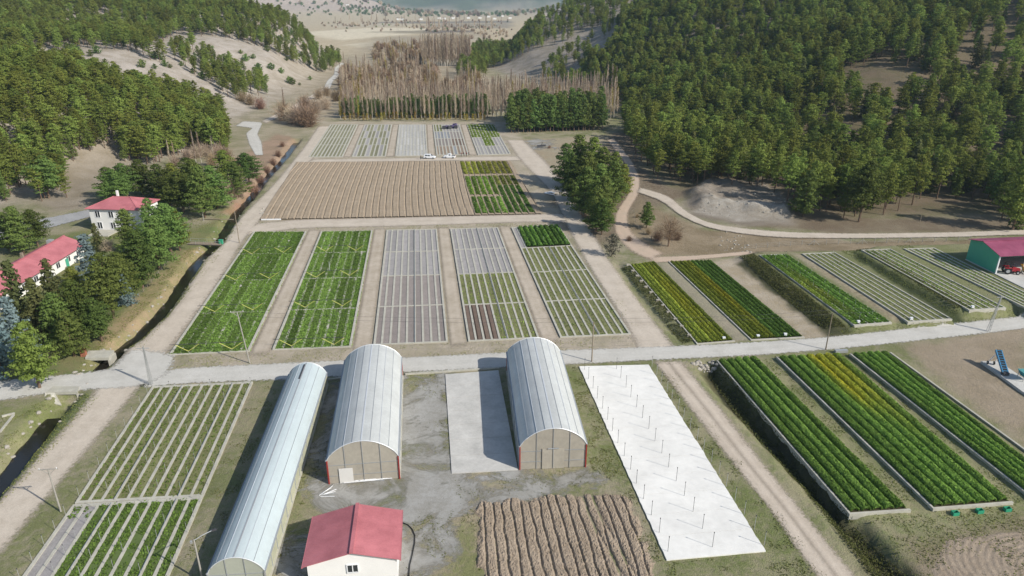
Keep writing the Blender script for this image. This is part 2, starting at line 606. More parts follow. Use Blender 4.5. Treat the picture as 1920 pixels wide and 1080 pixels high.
class Terrain:
    def __init__(s):
        pts = np.array(terrain_points())
        # valley floor stays level
        zero = VALLEY[(VALLEY[:, 1] < 1300) & (abs(VALLEY[:, 0]) < 1200)]
        pts = np.concatenate([pts, np.c_[zero, np.zeros(len(zero))]])
        X = pts[:, :2] / 100.0
        n = len(X)
        d2 = ((X[:, None] - X[None]) ** 2).sum(-1)
        K = np.where(d2 > 0, 0.5 * d2 * np.log(d2 + 1e-12), 0) + np.eye(n) * 0.02
        A = np.zeros((n + 3, n + 3))
        A[:n, :n] = K
        A[:n, n] = A[n, :n] = 1
        A[:n, n + 1:] = X
        A[n + 1:, :n] = X.T
        wgt = np.linalg.solve(A, np.r_[pts[:, 2], 0, 0, 0])
        s.gx = np.arange(-1000, 1001, 10.0)
        s.gy = np.arange(0, 1301, 10.0)
        xx, yy = np.meshgrid(s.gx, s.gy)
        q = np.c_[xx.ravel(), yy.ravel()] / 100.0
        h = np.zeros(len(q))
        for i in range(0, len(q), 4000):
            c = q[i:i + 4000]
            r2 = ((c[:, None] - X[None]) ** 2).sum(-1)
            h[i:i + 4000] = (0.5 * r2 * np.log(r2 + 1e-12)) @ wgt[:n] + wgt[n] + c @ wgt[n + 1:]
        s.H = np.clip(h.reshape(xx.shape), 0.0, 130.0)

    def base(s, x, y):
        u = np.clip((x - s.gx[0]) / 10.0, 0, len(s.gx) - 1.001)
        v = np.clip((y - s.gy[0]) / 10.0, 0, len(s.gy) - 1.001)
        i, j = u.astype(int), v.astype(int)
        fu, fv = u - i, v - j
        H = s.H
        return (H[j, i] * (1 - fu) + H[j, i + 1] * fu) * (1 - fv) + (H[j + 1, i] * (1 - fu) + H[j + 1, i + 1] * fu) * fv

    def __call__(s, x, y, fine=True):
        x, y = np.asarray(x, float), np.asarray(y, float)
        dv = sdist(VALLEY, x, y)
        f = sstep(-4, 42, dv)
        fade = sstep(1250, 950, y) * sstep(990, 700, np.abs(x)) if True else 1
        h = s.base(x, y) * f * fade
        h = h + f * fade * (2.2 * fbm(x / 45, y / 45, 3, 3) + 0.7 * fbm(x / 12, y / 12, 5, 3)) * sstep(0, 10, h + 4)
        # steep cut bank beside the upper right track
        bank = PP([(1310, 388), (1400, 400), (1480, 405), (1500, 370), (1440, 340), (1330, 340), (1290, 362)])
        h = h + 2.2 * sstep(3.0, -2.5, sdist(bank, x, y)) * (1 + 0.6 * fbm(x / 4, y / 4, 9, 3))
        # far hills closing the valley
        far = (y > 900)
        if np.any(far):
            hf = 175 * np.exp(-(((x + 1950) / 800) ** 2 + ((y - 3300) / 900) ** 2)) * (1 + 0.2 * fbm(x / 300, y / 300, 21))
            hf = hf + 190 * np.exp(-(((x + 980) / 330) ** 2 + ((y - 3100) / 420) ** 2)) * (1 + 0.35 * fbm(x / 120, y / 120, 25)) * (1 + 0.2 * fbm(x / 200, y / 200, 24))
            hf = hf + 110 * np.exp(-(((x + 2300) / 900) ** 2 + ((y - 2500) / 500) ** 2))
            hf = hf + 430 * sstep(3500, 6200, y + 260 * fbm(x / 260, y / 600, 33, 4)) * (0.8 + 0.6 * fbm(x / 500, y / 500, 31, 5)) - 0.015 * np.maximum(0, y - 1200)
            hf = hf + 230 * np.exp(-(((x - 640) / 330) ** 2 + ((y - 2900) / 700) ** 2)) * (1 + 0.2 * fbm(x / 260, y / 260, 41))
            h = h + np.where(far, hf * sstep(900, 1500, y), 0)
        site = (np.abs(x) < 260) & (y < 420)
        if fine and np.any(site):
            g = 0.10 * fbm(x / 3.0, y / 3.0, 51, 3) * (1 - 0.6)
            # stream bed, culverted under the junction
            ds = segdist(STREAM, x, y, False)
            fillp = PP([(40, 697), (330, 690), (330, 730), (40, 739)])
            opn = sstep(-0.3, 0.9, sdist(fillp, x, y))
            g = g - 1.9 * sstep(2.7, 0.7, ds + 0.5 * fbm(x / 2.5, y / 2.5, 61, 2)) * opn
            # drainage ditches
            dd = segdist(DITCH, x, y, False)
            g = g - 1.5 * sstep(2.6, 0.5, dd + 0.4 * fbm(x / 2, y / 2, 63, 2))
            d3 = segdist(DITCH2, x, y, False)
            g = g - 0.5 * sstep(1.5, 0.3, d3 + 0.4 * fbm(x / 2, y / 2, 64, 2))
            # terraces on the right
            ta = PP([(1385, 482), (1430, 470), (1560, 468), (1680, 470), (1860, 590), (1810, 606), (1690, 624), (1580, 632), (1510, 570)], 0.7)
            g = g + 0.8 * sstep(1.6, -1.4, sdist(ta, x, y) + 0.5 * fbm(x / 2.5, y / 2.5, 65, 2))
            tb = PP([(1605, 472), (1640, 460), (1815, 455), (2080, 560), (2000, 592), (1815, 590), (1700, 530)], 1.4)
            g = g + np.where(True, 1.0, 0) * sstep(1.4, -1.2, sdist(tb, x, y) + 0.4 * fbm(x / 2.5, y / 2.5, 66, 2)) * 1.5 - \
                0.75 * sstep(1.4, -1.2, sdist(tb, x, y)) * sstep(1.6, -1.4, sdist(ta, x, y))
            roadp = PP([(1200, 650), (1400, 644), (1560, 632), (1750, 611), (1920, 593), (2150, 568), (2150, 592), (1920, 618), (1750, 637), (1560, 657), (1400, 669), (1200, 676)])
            g = g * sstep(-0.2, 4.5, sdist(roadp, x, y))
            for k, (c, z) in BEDS.items():
                if z > 0:
                    f2 = sstep(0.7, 0.1, sdist(BEDW[k], x, y))
                    g = g * (1 - f2) + (z - 0.12) * f2
                else:
                    f2 = sstep(0.6, -0.2, sdist(BEDW[k], x, y))
                    g = g * (1 - f2) - 0.12 * f2
            h = h + np.where(site, g, 0)
        return h


T = Terrain()


def axis(a, b, step, lo, hi, grow):
    m = list(np.arange(a, b + 1e-6, step))
    s_, v = step, a
    left = []
    while v > lo:
        s_ = min(s_ * grow, 130 if abs(v) < 3200 else 400); v -= s_; left.append(v)
    s_, v = step, m[-1]
    right = []
    while v < hi:
        s_ = min(s_ * grow, 90 if v < 6500 else 400); v += s_; right.append(v)
    return np.array(left[::-1] + m + right)


AX = axis(-112, 128, 0.75, -7000, 7000, 1.045)
ay1 = np.arange(46, 205, 0.75)
AY = np.concatenate([axis(46, 46.1, 0.75, -300, 46, 1.2)[:-1], ay1, axis(205.5, 372, 1.5, 205, 14000, 1.035)[axis(205.5, 372, 1.5, 205, 14000, 1.035) >= 205.4]])
AY = np.unique(np.round(AY, 3))
XX, YY = np.meshgrid(AX, AY)
ZZ = T(XX, YY)

# ---- what the soil is made of, area by area: two natural colours that a noise mixes
DIRT = (0.40, 0.345, 0.275)
DRY = (0.30, 0.265, 0.19)
GRASS = (0.155, 0.165, 0.075)
LUSH = (0.11, 0.145, 0.05)
GRAVEL = (0.27, 0.265, 0.25)
FLOOR = (0.15, 0.115, 0.08)
PALE = (0.385, 0.345, 0.305)
STRAW = (0.45, 0.385, 0.275)
BROWN = (0.27, 0.215, 0.155)
WEED = (0.085, 0.08, 0.04)

colA = np.zeros(XX.shape + (3,))
colB = np.zeros(XX.shape + (3,))
colA[:], colB[:] = DRY, GRASS


def zone(poly, a, b, feather=1.5, amt=1.0, wob=1.0, mask=None):
    x0, x1 = poly[:, 0].min() - feather * 2, poly[:, 0].max() + feather * 2
    y0, y1 = poly[:, 1].min() - feather * 2, poly[:, 1].max() + feather * 2
    i0, i1 = np.searchsorted(AX, [x0, x1])
    j0, j1 = np.searchsorted(AY, [y0, y1])
    if i1 <= i0 or j1 <= j0: return
    sx, sy = XX[j0:j1, i0:i1], YY[j0:j1, i0:i1]
    d = sdist(poly, sx, sy) + wob * feather * fbm(sx / (feather * 2.2), sy / (feather * 2.2), 71, 3)
    f = (amt * sstep(feather, -feather, d))[..., None]
    colA[j0:j1, i0:i1] = colA[j0:j1, i0:i1] * (1 - f) + np.array(a) * f
    colB[j0:j1, i0:i1] = colB[j0:j1, i0:i1] * (1 - f) + np.array(b) * f


# hills
hill = sstep(-3, 12, sdist(VALLEY, XX, YY))[..., None]
leftside = np.maximum(sstep(40, -40, XX), 0.72 * sstep(430, 510, YY) * sstep(280, 160, XX))[..., None]
hA = np.array(PALE) * leftside + np.array(FLOOR) * 1.15 * (1 - leftside)
hB = np.array((0.27, 0.235, 0.19)) * leftside + np.array((0.12, 0.105, 0.06)) * (1 - leftside)
colA[:] = colA * (1 - hill) + hA * hill
colB[:] = colB * (1 - hill) + hB * hill
# far plain and far hills
fp = sstep(640, 800, YY)[..., None] * (1 - hill)
colA[:] = colA * (1 - fp) + np.array(STRAW) * fp
colB[:] = colB * (1 - fp) + np.array((0.36, 0.295, 0.20)) * fp
fh = (sstep(4, 30, ZZ + 0.015 * np.maximum(0, YY - 1200)) * sstep(1500, 1900, YY))[..., None]
colA[:] = colA * (1 - fh) + np.array((0.40, 0.33, 0.29)) * fh
colB[:] = colB * (1 - fh) + np.array((0.30, 0.25, 0.20)) * fh
fm = (sstep(3350, 4100, YY + 320 * fbm(XX / 260, YY / 600, 33, 4) + 420 * fbm(XX / 110, YY / 160, 35, 3)) * (0.65 + 0.35 * sstep(-0.3, 0.2, fbm(XX / 190, YY / 300, 37, 3))))[..., None]
colA[:] = colA * (1 - fm) + np.array((0.10, 0.115, 0.07)) * fm
colB[:] = colB * (1 - fm) + np.array((0.07, 0.085, 0.05)) * fm

for (pl, ca) in (([(560, 62), (700, 48), (820, 50), (830, 58), (640, 76)], (0.60, 0.53, 0.40)), ([(640, 84), (800, 70), (905, 66), (900, 76), (700, 92)], (0.56, 0.50, 0.38)),
                 ([(690, 60), (820, 55), (870, 57), (780, 63)], (0.30, 0.26, 0.19)), ([(800, 58), (880, 55), (885, 60), (800, 63)], (0.17, 0.14, 0.12)), ([(800, 40), (960, 36), (960, 50), (800, 48)], (0.30, 0.26, 0.20)),
                 ([(700, 33), (960, 30), (960, 36), (700, 38)], (0.24, 0.21, 0.17)), ([(600, 40), (730, 36), (790, 42), (640, 48)], (0.45, 0.39, 0.29)), ([(640, 160), (700, 128), (790, 134), (740, 170)], (0.34, 0.27, 0.185)),
                 ([(818, 132), (862, 126), (858, 152), (815, 158)], (0.42, 0.34, 0.24))):
    zone(PP(pl), ca, tuple(k * 0.8 for k in ca), 12)
zone(PP([(420, 300), (560, 150), (640, 110), (700, 70), (900, 60), (905, 130), (1040, 175), (960, 215), (930, 232), (620, 225), (560, 270), (500, 330)]),
     (0.36, 0.305, 0.23), (0.27, 0.23, 0.16), 22)
zone(PP([(430, 500), (560, 300), (600, 228), (960, 228), (1060, 400), (1100, 520), (1260, 655), (700, 690), (350, 690)]), DIRT, DRY, 2)
zone(PP([(560, 305), (950, 301), (1020, 402), (1010, 408), (480, 414)]), BROWN, (0.24, 0.19, 0.13), 1)
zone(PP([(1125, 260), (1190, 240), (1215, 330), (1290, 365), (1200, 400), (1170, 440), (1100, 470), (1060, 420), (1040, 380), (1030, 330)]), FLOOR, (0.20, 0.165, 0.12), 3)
zone(PP([(970, 262), (1140, 255), (1130, 290), (1040, 330), (1000, 300)]), (0.30, 0.245, 0.17), DRY, 2)
zone(PP([(1200, 372), (1320, 430), (1600, 452), (1930, 446), (1930, 470), (1400, 478), (1215, 480), (1165, 440)]), (0.28, 0.225, 0.155), (0.19, 0.15, 0.095), 2)
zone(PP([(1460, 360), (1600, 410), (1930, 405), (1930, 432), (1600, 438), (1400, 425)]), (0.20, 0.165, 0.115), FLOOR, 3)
zone(PP([(1285, 404), (1390, 424), (1490, 424), (1480, 385), (1430, 350), (1320, 345), (1285, 375)]), (0.26, 0.225, 0.185), (0.19, 0.16, 0.125), 2.5)
zone(PP([(1305, 398), (1380, 414), (1475, 416), (1470, 400), (1400, 388), (1320, 378)]), (0.38, 0.35, 0.305), (0.25, 0.22, 0.18), 2.0)
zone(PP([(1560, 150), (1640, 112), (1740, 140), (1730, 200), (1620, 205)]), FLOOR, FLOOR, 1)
# beds on the right stand on weedy grass
zone(PP([(1160, 500), (1240, 495), (1700, 465), (1930, 470), (1930, 600), (1560, 640), (1310, 655), (1270, 650)]), (0.22, 0.215, 0.12), (0.15, 0.165, 0.07), 2)
zone(PP([(1330, 492), (1390, 480), (1500, 580), (1570, 632), (1510, 636)]), DIRT, (0.30, 0.25, 0.17), 1)
zone(PP([(1480, 480), (1500, 480), (1700, 606), (1675, 608)]), (0.24, 0.20, 0.13), DRY, 0.8)
zone(PP([(1228, 492), (1256, 492), (1405, 637), (1378, 640)]), (0.30, 0.265, 0.20), (0.26, 0.24, 0.17), 0.6)
zone(PP([(1380, 490), (1420, 480), (1600, 618), (1560, 628)], 0.8), WEED, (0.05, 0.055, 0.03), 1.0)
zone(PP([(1600, 475), (1614, 470), (1816, 590), (1790, 592)], 1.8), (0.06, 0.075, 0.03), (0.045, 0.055, 0.025), 0.8)
zone(PP([(1300, 690), (1480, 660), (1670, 655), (1920, 850), (1930, 1090), (1620, 1090)]), (0.27, 0.25, 0.15), (0.17, 0.185, 0.085), 2)
zone(PP([(1690, 650), (1930, 612), (1930, 840), (1800, 740)]), (0.31, 0.255, 0.19), (0.25, 0.205, 0.145), 2)
zone(PP([(1700, 1010), (1930, 970), (1930, 1100), (1720, 1100)]), (0.25, 0.205, 0.15), (0.17, 0.155, 0.085), 2)
zone(PP([(1305, 690), (1340, 690), (1430, 780), (1590, 960), (1720, 1090), (1640, 1090), (1520, 930), (1400, 800)], -0.4), WEED, (0.045, 0.045, 0.028), 1.0)
# weedy verge of the white pad, yard
zone(PP([(1040, 682), (1240, 682), (1470, 960), (1560, 1090), (1240, 1090), (1180, 920), (1090, 860)]), (0.26, 0.24, 0.15), (0.135, 0.155, 0.06), 1.5)
zone(PP([(475, 715), (640, 712), (610, 830), (560, 1000), (480, 1090), (380, 1090), (400, 940)]), (0.26, 0.235, 0.15), (0.15, 0.165, 0.075), 1.5)
zone(PP([(840, 945), (1000, 935), (940, 1090), (820, 1090)]), (0.31, 0.265, 0.18), (0.18, 0.185, 0.085), 1.5)
# left bank: gardens and verges
zone(PP([(0, 480), (180, 420), (330, 440), (460, 380), (400, 470), (250, 625), (150, 700), (0, 720)]), (0.19, 0.18, 0.085), LUSH, 3)
zone(PP([(400, 460), (450, 400), (480, 405), (380, 520), (290, 625), (270, 650), (230, 652), (300, 595)]), (0.24, 0.225, 0.15), (0.17, 0.18, 0.095), 1)
zone(PP([(345, 470), (388, 460), (320, 545), (260, 612), (205, 655), (180, 640), (250, 560)]), (0.36, 0.27, 0.165), (0.22, 0.20, 0.095), 1.2)
zone(PP([(480, 330), (540, 255), (555, 262), (470, 372), (420, 400)]), (0.29, 0.17, 0.115), (0.25, 0.165, 0.10), 1.5)
zone(PP([(0, 770), (110, 745), (110, 760), (0, 890)]), (0.25, 0.24, 0.13), (0.16, 0.18, 0.07), 1)
zone(PP([(120, 755), (160, 735), (190, 745), (70, 880), (0, 950), (-60, 960)]), (0.15, 0.16, 0.08), (0.11, 0.14, 0.055), 1)
zone(PP([(310, 640), (470, 440), (500, 425), (380, 590), (330, 690), (290, 690)]), (0.31, 0.27, 0.20), DRY, 1)
zone(PP([(100, 330), (190, 285), (260, 315), (180, 345), (170, 390), (90, 400), (60, 370)]), (0.29, 0.25, 0.20), (0.22, 0.185, 0.135), 3)
zone(PP([(420, 312), (520, 250), (560, 265), (500, 330), (440, 380)]), (0.33, 0.235, 0.17), (0.25, 0.185, 0.125), 2)

gm, gt = newmat('ground')
pos = coords(gt)
aA = gt.nodes.new('ShaderNodeAttribute'); aA.attribute_name = 'soil_a'
aB = gt.nodes.new('ShaderNodeAttribute'); aB.attribute_name = 'soil_b'
n1 = noise(gt, 0.11, 6, 0.65, pos, 0.4)
n2 = noise(gt, 1.1, 6, 0.7, pos)
n3 = noise(gt, 6.0, 3, 0.7, pos)
fac = mrange(gt, math_(gt, 'ADD', math_(gt, 'MULTIPLY', n1, 0.55), math_(gt, 'MULTIPLY', n2, 0.45)), 0.43, 0.57)
c0 = mixc(gt, fac, aA.outputs['Color'], aB.outputs['Color'])
sc_ = gt.nodes.new('ShaderNodeVectorMath'); sc_.operation = 'SCALE'
gt.links.new(c0, sc_.inputs[0])
gt.links.new(math_(gt, 'MULTIPLY', mrange(gt, n3, 0.25, 0.75, 0.72, 1.28), mrange(gt, n2, 0.25, 0.75, 0.8, 1.2)), sc_.inputs['Scale'])
finish(gt, sc_.outputs[0], 0.95, 0.1, math_(gt, 'ADD', n3, math_(gt, 'MULTIPLY', n2, 2.0)), 0.16, bs=0.7)

me = bpy.data.meshes.new('ground')
ny, nx = XX.shape
idx = np.arange(nx * ny, dtype=np.int32).reshape(ny, nx)
quad = np.stack([idx[:-1, :-1], idx[:-1, 1:], idx[1:, 1:], idx[1:, :-1]], -1).reshape(-1, 4)
me.vertices.add(nx * ny)
me.vertices.foreach_set('co', np.stack([XX, YY, ZZ], -1).astype(np.float32).ravel())
me.loops.add(quad.size)
me.loops.foreach_set('vertex_index', quad.ravel())
me.polygons.add(len(quad))
me.polygons.foreach_set('loop_start', np.arange(0, quad.size, 4, dtype=np.int32))
me.polygons.foreach_set('loop_total', np.full(len(quad), 4, np.int32))
me.polygons.foreach_set('use_smooth', np.ones(len(quad), bool))
for nm, arr in (('soil_a', colA), ('soil_b', colB)):
    at = me.color_attributes.new(nm, 'FLOAT_COLOR', 'POINT')
    at.data.foreach_set('color', np.concatenate([arr, np.ones(XX.shape + (1,))], -1).astype(np.float32).ravel())
me.materials.append(gm)
me.update(calc_edges=True)
ground = link('ground', me)
tag(ground, 'weedy valley floor and hillsides of pale dry soil', kind='structure')


# ------------------------------------------------------------------ roads and paths
def road_mat(name, a, b, edge=0.5, speck=1.0, rut=0.0, holes=0.0):
    m, t = newmat(name)
    pos = coords(t)
    e = t.nodes.new('ShaderNodeAttribute'); e.attribute_name = 'edge'
    n1 = noise(t, 0.25, 5, 0.65, pos, 0.3)
    n2 = noise(t, 1.7, 5, 0.7, pos)
    n3 = noise(t, 9.0, 3, 0.7, pos)
    f = mrange(t, math_(t, 'ADD', math_(t, 'MULTIPLY', n1, 0.6), math_(t, 'MULTIPLY', n2, 0.4)), 0.4, 0.62)
    c = mixc(t, f, a, b)
    s = t.nodes.new('ShaderNodeVectorMath'); s.operation = 'SCALE'
    t.links.new(c, s.inputs[0])
    t.links.new(mrange(t, n3, 0.25, 0.75, 1 - 0.2 * speck, 1 + 0.2 * speck), s.inputs['Scale'])
    bs = t.nodes.new('ShaderNodeBsdfPrincipled')
    t.links.new(s.outputs[0], bs.inputs['Base Color'])
    bs.inputs['Roughness'].default_value = 0.95
    bs.inputs['Specular IOR Level'].default_value = 0.1
    bm_ = t.nodes.new('ShaderNodeBump'); bm_.inputs['Strength'].default_value = 0.5; bm_.inputs['Distance'].default_value = 0.08
    t.links.new(n2, bm_.inputs['Height']); t.links.new(bm_.outputs[0], bs.inputs['Normal'])
    tr = t.nodes.new('ShaderNodeBsdfTransparent')
    mx = t.nodes.new('ShaderNodeMixShader')
    ac = t.nodes.new('ShaderNodeAttribute'); ac.attribute_name = 'across'
    mid = mrange(t, math_(t, 'ADD', math_(t, 'ABSOLUTE', math_(t, 'SUBTRACT', ac.outputs['Fac'], 0.5)), math_(t, 'MULTIPLY', math_(t, 'SUBTRACT', n2, 0.5), 0.25)), 0.0, 0.10, rut, 0.0)
    rt = mrange(t, math_(t, 'ABSOLUTE', math_(t, 'SUBTRACT', math_(t, 'ABSOLUTE', math_(t, 'SUBTRACT', ac.outputs['Fac'], 0.5)), 0.2)), 0.0, 0.11, 0.30 if rut else 0.12, 0.0)
    c2 = mixc(t, rt, s.outputs[0], tuple(min(1, k * 1.25) for k in a))
    c2 = mixc(t, mid, c2, tuple(k * 0.55 for k in b))
    t.links.new(c2, bs.inputs['Base Color'])
    v = math_(t, 'ADD', e.outputs['Fac'], math_(t, 'MULTIPLY', math_(t, 'SUBTRACT', n2, 0.5), 1.6))
    if holes: v = math_(t, 'ADD', math_(t, 'MINIMUM', v, 1.0), math_(t, 'MULTIPLY', math_(t, 'SUBTRACT', noise(t, 0.13, 5, 0.7, pos, 0.6), 0.52), holes))
    t.links.new(mrange(t, v, 0.12, 0.12 + edge), mx.inputs[0])
    t.links.new(tr.outputs[0], mx.inputs[1])
    t.links.new(bs.outputs[0], mx.inputs[2])
    o = t.nodes.new('ShaderNodeOutputMaterial')
    t.links.new(mx.outputs[0], o.inputs['Surface'])
    return m


M['road_pale'] = road_mat('pale_gravel_road', (0.50, 0.485, 0.45), (0.42, 0.405, 0.37), 0.35)
M['road_dirt'] = road_mat('dirt_track', (0.50, 0.44, 0.37), (0.41, 0.355, 0.29), 0.6)
M['road_track'] = road_mat('rutted_track', (0.49, 0.425, 0.355), (0.40, 0.34, 0.275), 0.6, 1.0, 0.6)
M['road_red'] = road_mat('reddish_track', (0.47, 0.365, 0.285), (0.41, 0.335, 0.26), 0.7)
M['path_dirt'] = road_mat('trodden_path', (0.45, 0.39, 0.32), (0.34, 0.29, 0.225), 0.8)
M['asphalt'] = road_mat('grey_asphalt', (0.34, 0.34, 0.34), (0.27, 0.27, 0.27), 0.2)
M['yard'] = road_mat('gravel_yard', (0.33, 0.325, 0.31), (0.235, 0.225, 0.20), 0.9, 1.0, 0.0, 7.0)


def ribbon(name, left, right, mat, lift=0.05, label=None, nw=12, step=1.5, z=0.0, world=False):
    """a road as a draped sheet between two edges read from the photograph"""
    L = np.array(left) if world else PP(left, z)
    R = np.array(right) if world else PP(right, z)

    def resample(a, n):
        s = np.r_[0, np.cumsum(np.hypot(*np.diff(a, axis=0).T))]
        # smooth Catmull-like resample through linear interpolation + blur
        q = np.linspace(0, s[-1], n)
        r = np.c_[np.interp(q, s, a[:, 0]), np.interp(q, s, a[:, 1])]
        k = max(1, int(n * 0.03))
        for _ in range(2):
            pad = np.pad(r, ((k, k), (0, 0)), mode='reflect', reflect_type='odd')
            r = np.stack([pad[i:i + n] for i in range(2 * k + 1)]).mean(0)
        return r
    ln = np.hypot(*np.diff(L, axis=0).T).sum()
    n = max(4, int(ln / step))
    L, R = resample(L, n), resample(R, n)
    u = np.linspace(-0.12, 1.12, nw + 1)
    pts = L[:, None] * (1 - u[None, :, None]) + R[:, None] * u[None, :, None]
    x, y = pts[..., 0], pts[..., 1]
    zz = T(x, y) + lift + 0.02 * np.cos((u[None] - 0.5) * 3)
    e = np.minimum(u + 0.12, 1.12 - u) * np.ones((n, 1)) * 3.2
    endf = np.minimum(np.arange(n), np.arange(n)[::-1])[:, None] * 0.5
    e = np.minimum(e, endf)
    me = bpy.data.meshes.new(name)
    idx = np.arange(n * (nw + 1)).reshape(n, nw + 1)
    q = np.stack([idx[:-1, :-1], idx[:-1, 1:], idx[1:, 1:], idx[1:, :-1]], -1).reshape(-1, 4)
    me.from_pydata(np.stack([x, y, zz], -1).reshape(-1, 3).tolist(), [], q.tolist())
    at = me.attributes.new('edge', 'FLOAT', 'POINT')
    at.data.foreach_set('value', e.astype(np.float32).ravel())
    at = me.attributes.new('across', 'FLOAT', 'POINT')
    at.data.foreach_set('value', (u[None] * np.ones((n, 1))).astype(np.float32).ravel())
    me.materials.append(mat)
    me.polygons.foreach_set('use_smooth', np.ones(len(me.polygons), bool))
    me.update()
    o = link(name, me)
    return tag(o, label, kind='structure')


def patch(name, poly, mat, lift=0.03, label=None, step=1.2, feather=1.2):
    """an area sheet (yard, slab of gravel) draped on the ground, fading out at its rim"""
    poly = PP(poly)
    x0, y0 = poly.min(0) - feather
    x1, y1 = poly.max(0) + feather
    xs, ys = np.arange(x0, x1, step), np.arange(y0, y1, step)
    x, y = np.meshgrid(xs, ys)
    d = sdist(poly, x, y)
    e = np.clip((feather - d) / feather * 0.55, 0, 2)
    zz = T(x, y) + lift
    keep = (d[:-1, :-1] < feather) | (d[1:, 1:] < feather) | (d[:-1, 1:] < feather) | (d[1:, :-1] < feather)
    idx = np.arange(x.size).reshape(x.shape)
    q = np.stack([idx[:-1, :-1], idx[:-1, 1:], idx[1:, 1:], idx[1:, :-1]], -1)[keep]
    me = bpy.data.meshes.new(name)
    me.from_pydata(np.stack([x, y, zz], -1).reshape(-1, 3).tolist(), [], q.tolist())
    at = me.attributes.new('edge', 'FLOAT', 'POINT')
    at.data.foreach_set('value', e.astype(np.float32).ravel())
    me.materials.append(mat)
    me.polygons.foreach_set('use_smooth', np.ones(len(me.polygons), bool))
    me.update()
    return tag(link(name, me), label, kind='structure')


patch('gravel_yard', [(610, 715), (830, 705), (850, 880), (1110, 885), (1150, 905), (1000, 935), (860, 945), (830, 1090), (500, 1090), (560, 960), (600, 800)],
      M['yard'], 0.03, 'grey gravel yard between the greenhouses', feather=2.0)
patch('gravel_yard', [(985, 262), (1035, 262), (1030, 280), (990, 280)], M['yard'], 0.03, 'small grey gravel patch past the far beds', feather=3.0)
ribbon('gravel_road', [(262, 705), (300, 693), (520, 683), (760, 672), (930, 663), (1080, 657), (1250, 651), (1400, 644), (1560, 633), (1750, 612), (1920, 594), (2150, 570)],
       [(262, 728), (300, 719), (520, 712), (760, 697), (930, 689), (1080, 682), (1250, 673), (1400, 667), (1560, 655), (1750, 635), (1920, 616), (2150, 590)],
       M['road_pale'], 0.07, 'pale gravel road crossing between the seedling beds')
ribbon('gravel_road', [(-150, 716), (0, 716), (100, 707), (190, 698), (222, 690), (228, 668), (262, 652)], [(-150, 760), (0, 752), (70, 738), (200, 727), (262, 727), (318, 700), (325, 660)], M['road_pale'], 0.10,
       'pale gravel road over the stream at the junction')
ribbon('dirt_road', [(-130, 1060), (0, 945), (110, 815), (180, 738), (232, 660), (290, 592), (380, 485), (440, 420), (515, 345), (572, 275), (598, 236)],
       [(-60, 1110), (0, 1040), (105, 910), (200, 800), (258, 730), (325, 645), (400, 545), (462, 440), (535, 365), (592, 290), (622, 236)],
       M['road_dirt'], 0.05, 'long dirt road beside the stream', nw=10)
ribbon('dirt_road', [(430, 424), (560, 412), (750, 408), (1000, 402), (1062, 400)], [(430, 445), (560, 428), (750, 424), (1000, 416), (1075, 418)], M['road_dirt'], 0.04,
       'dirt lane under the furrowed field')
ribbon('dirt_road', [(585, 299), (700, 297.5), (860, 295), (975, 293)], [(565, 305), (700, 303), (860, 301), (985, 301)], M['road_dirt'], 0.04, 'dirt lane where the white cars stand')
ribbon('dirt_road', [(950, 262), (975, 300), (1035, 360), (1064, 425), (1105, 500), (1150, 570), (1195, 640), (1200, 664)],
       [(980, 262), (1030, 310), (1070, 370), (1102, 425), (1150, 500), (1200, 570), (1255, 640), (1275, 664)], M['road_dirt'], 0.04, 'dirt road right of the central beds', nw=10)
ribbon('dirt_road', [(1222, 672), (1310, 785), (1375, 870), (1445, 955), (1535, 1085), (1600, 1180)], [(1272, 672), (1365, 785), (1430, 870), (1500, 955), (1605, 1085), (1690, 1180)],
       M['road_track'], 0.05, 'dirt track beside the drainage ditch')
ribbon('dirt_track', [(1196, 352), (1255, 368), (1284, 397), (1330, 422), (1450, 436), (1600, 440), (1800, 437), (1920, 432), (2200, 430)],
       [(1190, 360), (1240, 376), (1274, 405), (1330, 431), (1450, 447), (1600, 448.5), (1800, 445.5), (1920, 441), (2200, 440)], M['road_dirt'], 0.25, 'pale track at the foot of the forest')
ribbon('dirt_track', [(1138, 262), (1168, 300), (1184, 335), (1180, 362), (1153, 400), (1152, 440), (1190, 480), (1230, 490)], [(1150, 258), (1184, 300), (1200, 335), (1198, 364), (1175, 400), (1180, 435), (1225, 468), (1250, 478)], M['road_red'], 0.06,
       'reddish track curving around the bare tree')
ribbon('dirt_track', [(1205, 482), (1300, 480), (1420, 470)], [(1215, 494), (1300, 488), (1420, 476)], M['road_red'], 0.06, 'reddish lane above the yellowing beds')
ribbon('asphalt_road', [(-120, 440), (0, 428), (80, 412), (175, 393), (220, 380)], [(-120, 470), (0, 450), (80, 430), (175, 405), (220, 392)], M['asphalt'], 0.15, 'grey road behind the red roofed buildings', z=0)
ribbon('asphalt_road', [(440, 236), (475, 240), (462, 250), (468, 270), (480, 292)], [(452, 228), (492, 230), (482, 252), (490, 268), (493, 292)], M['road_pale'], 0.12, 'winding pale road beyond the tree row')
ribbon('asphalt_road', [(606, 168), (614, 152), (627, 140), (628, 128), (640, 118)], [(618, 168), (624, 152), (638, 142), (637, 128), (648, 118)], M['road_pale'], 0.2, 'distant road below the pale slope', step=3)
ribbon('dirt_road', [(488, 229), (540, 203), (585, 178), (607, 166)], [(496, 233), (548, 207), (594, 181), (616, 168)], M['road_dirt'], 0.12, 'faint dirt road between the winding road and the distant road', step=3)
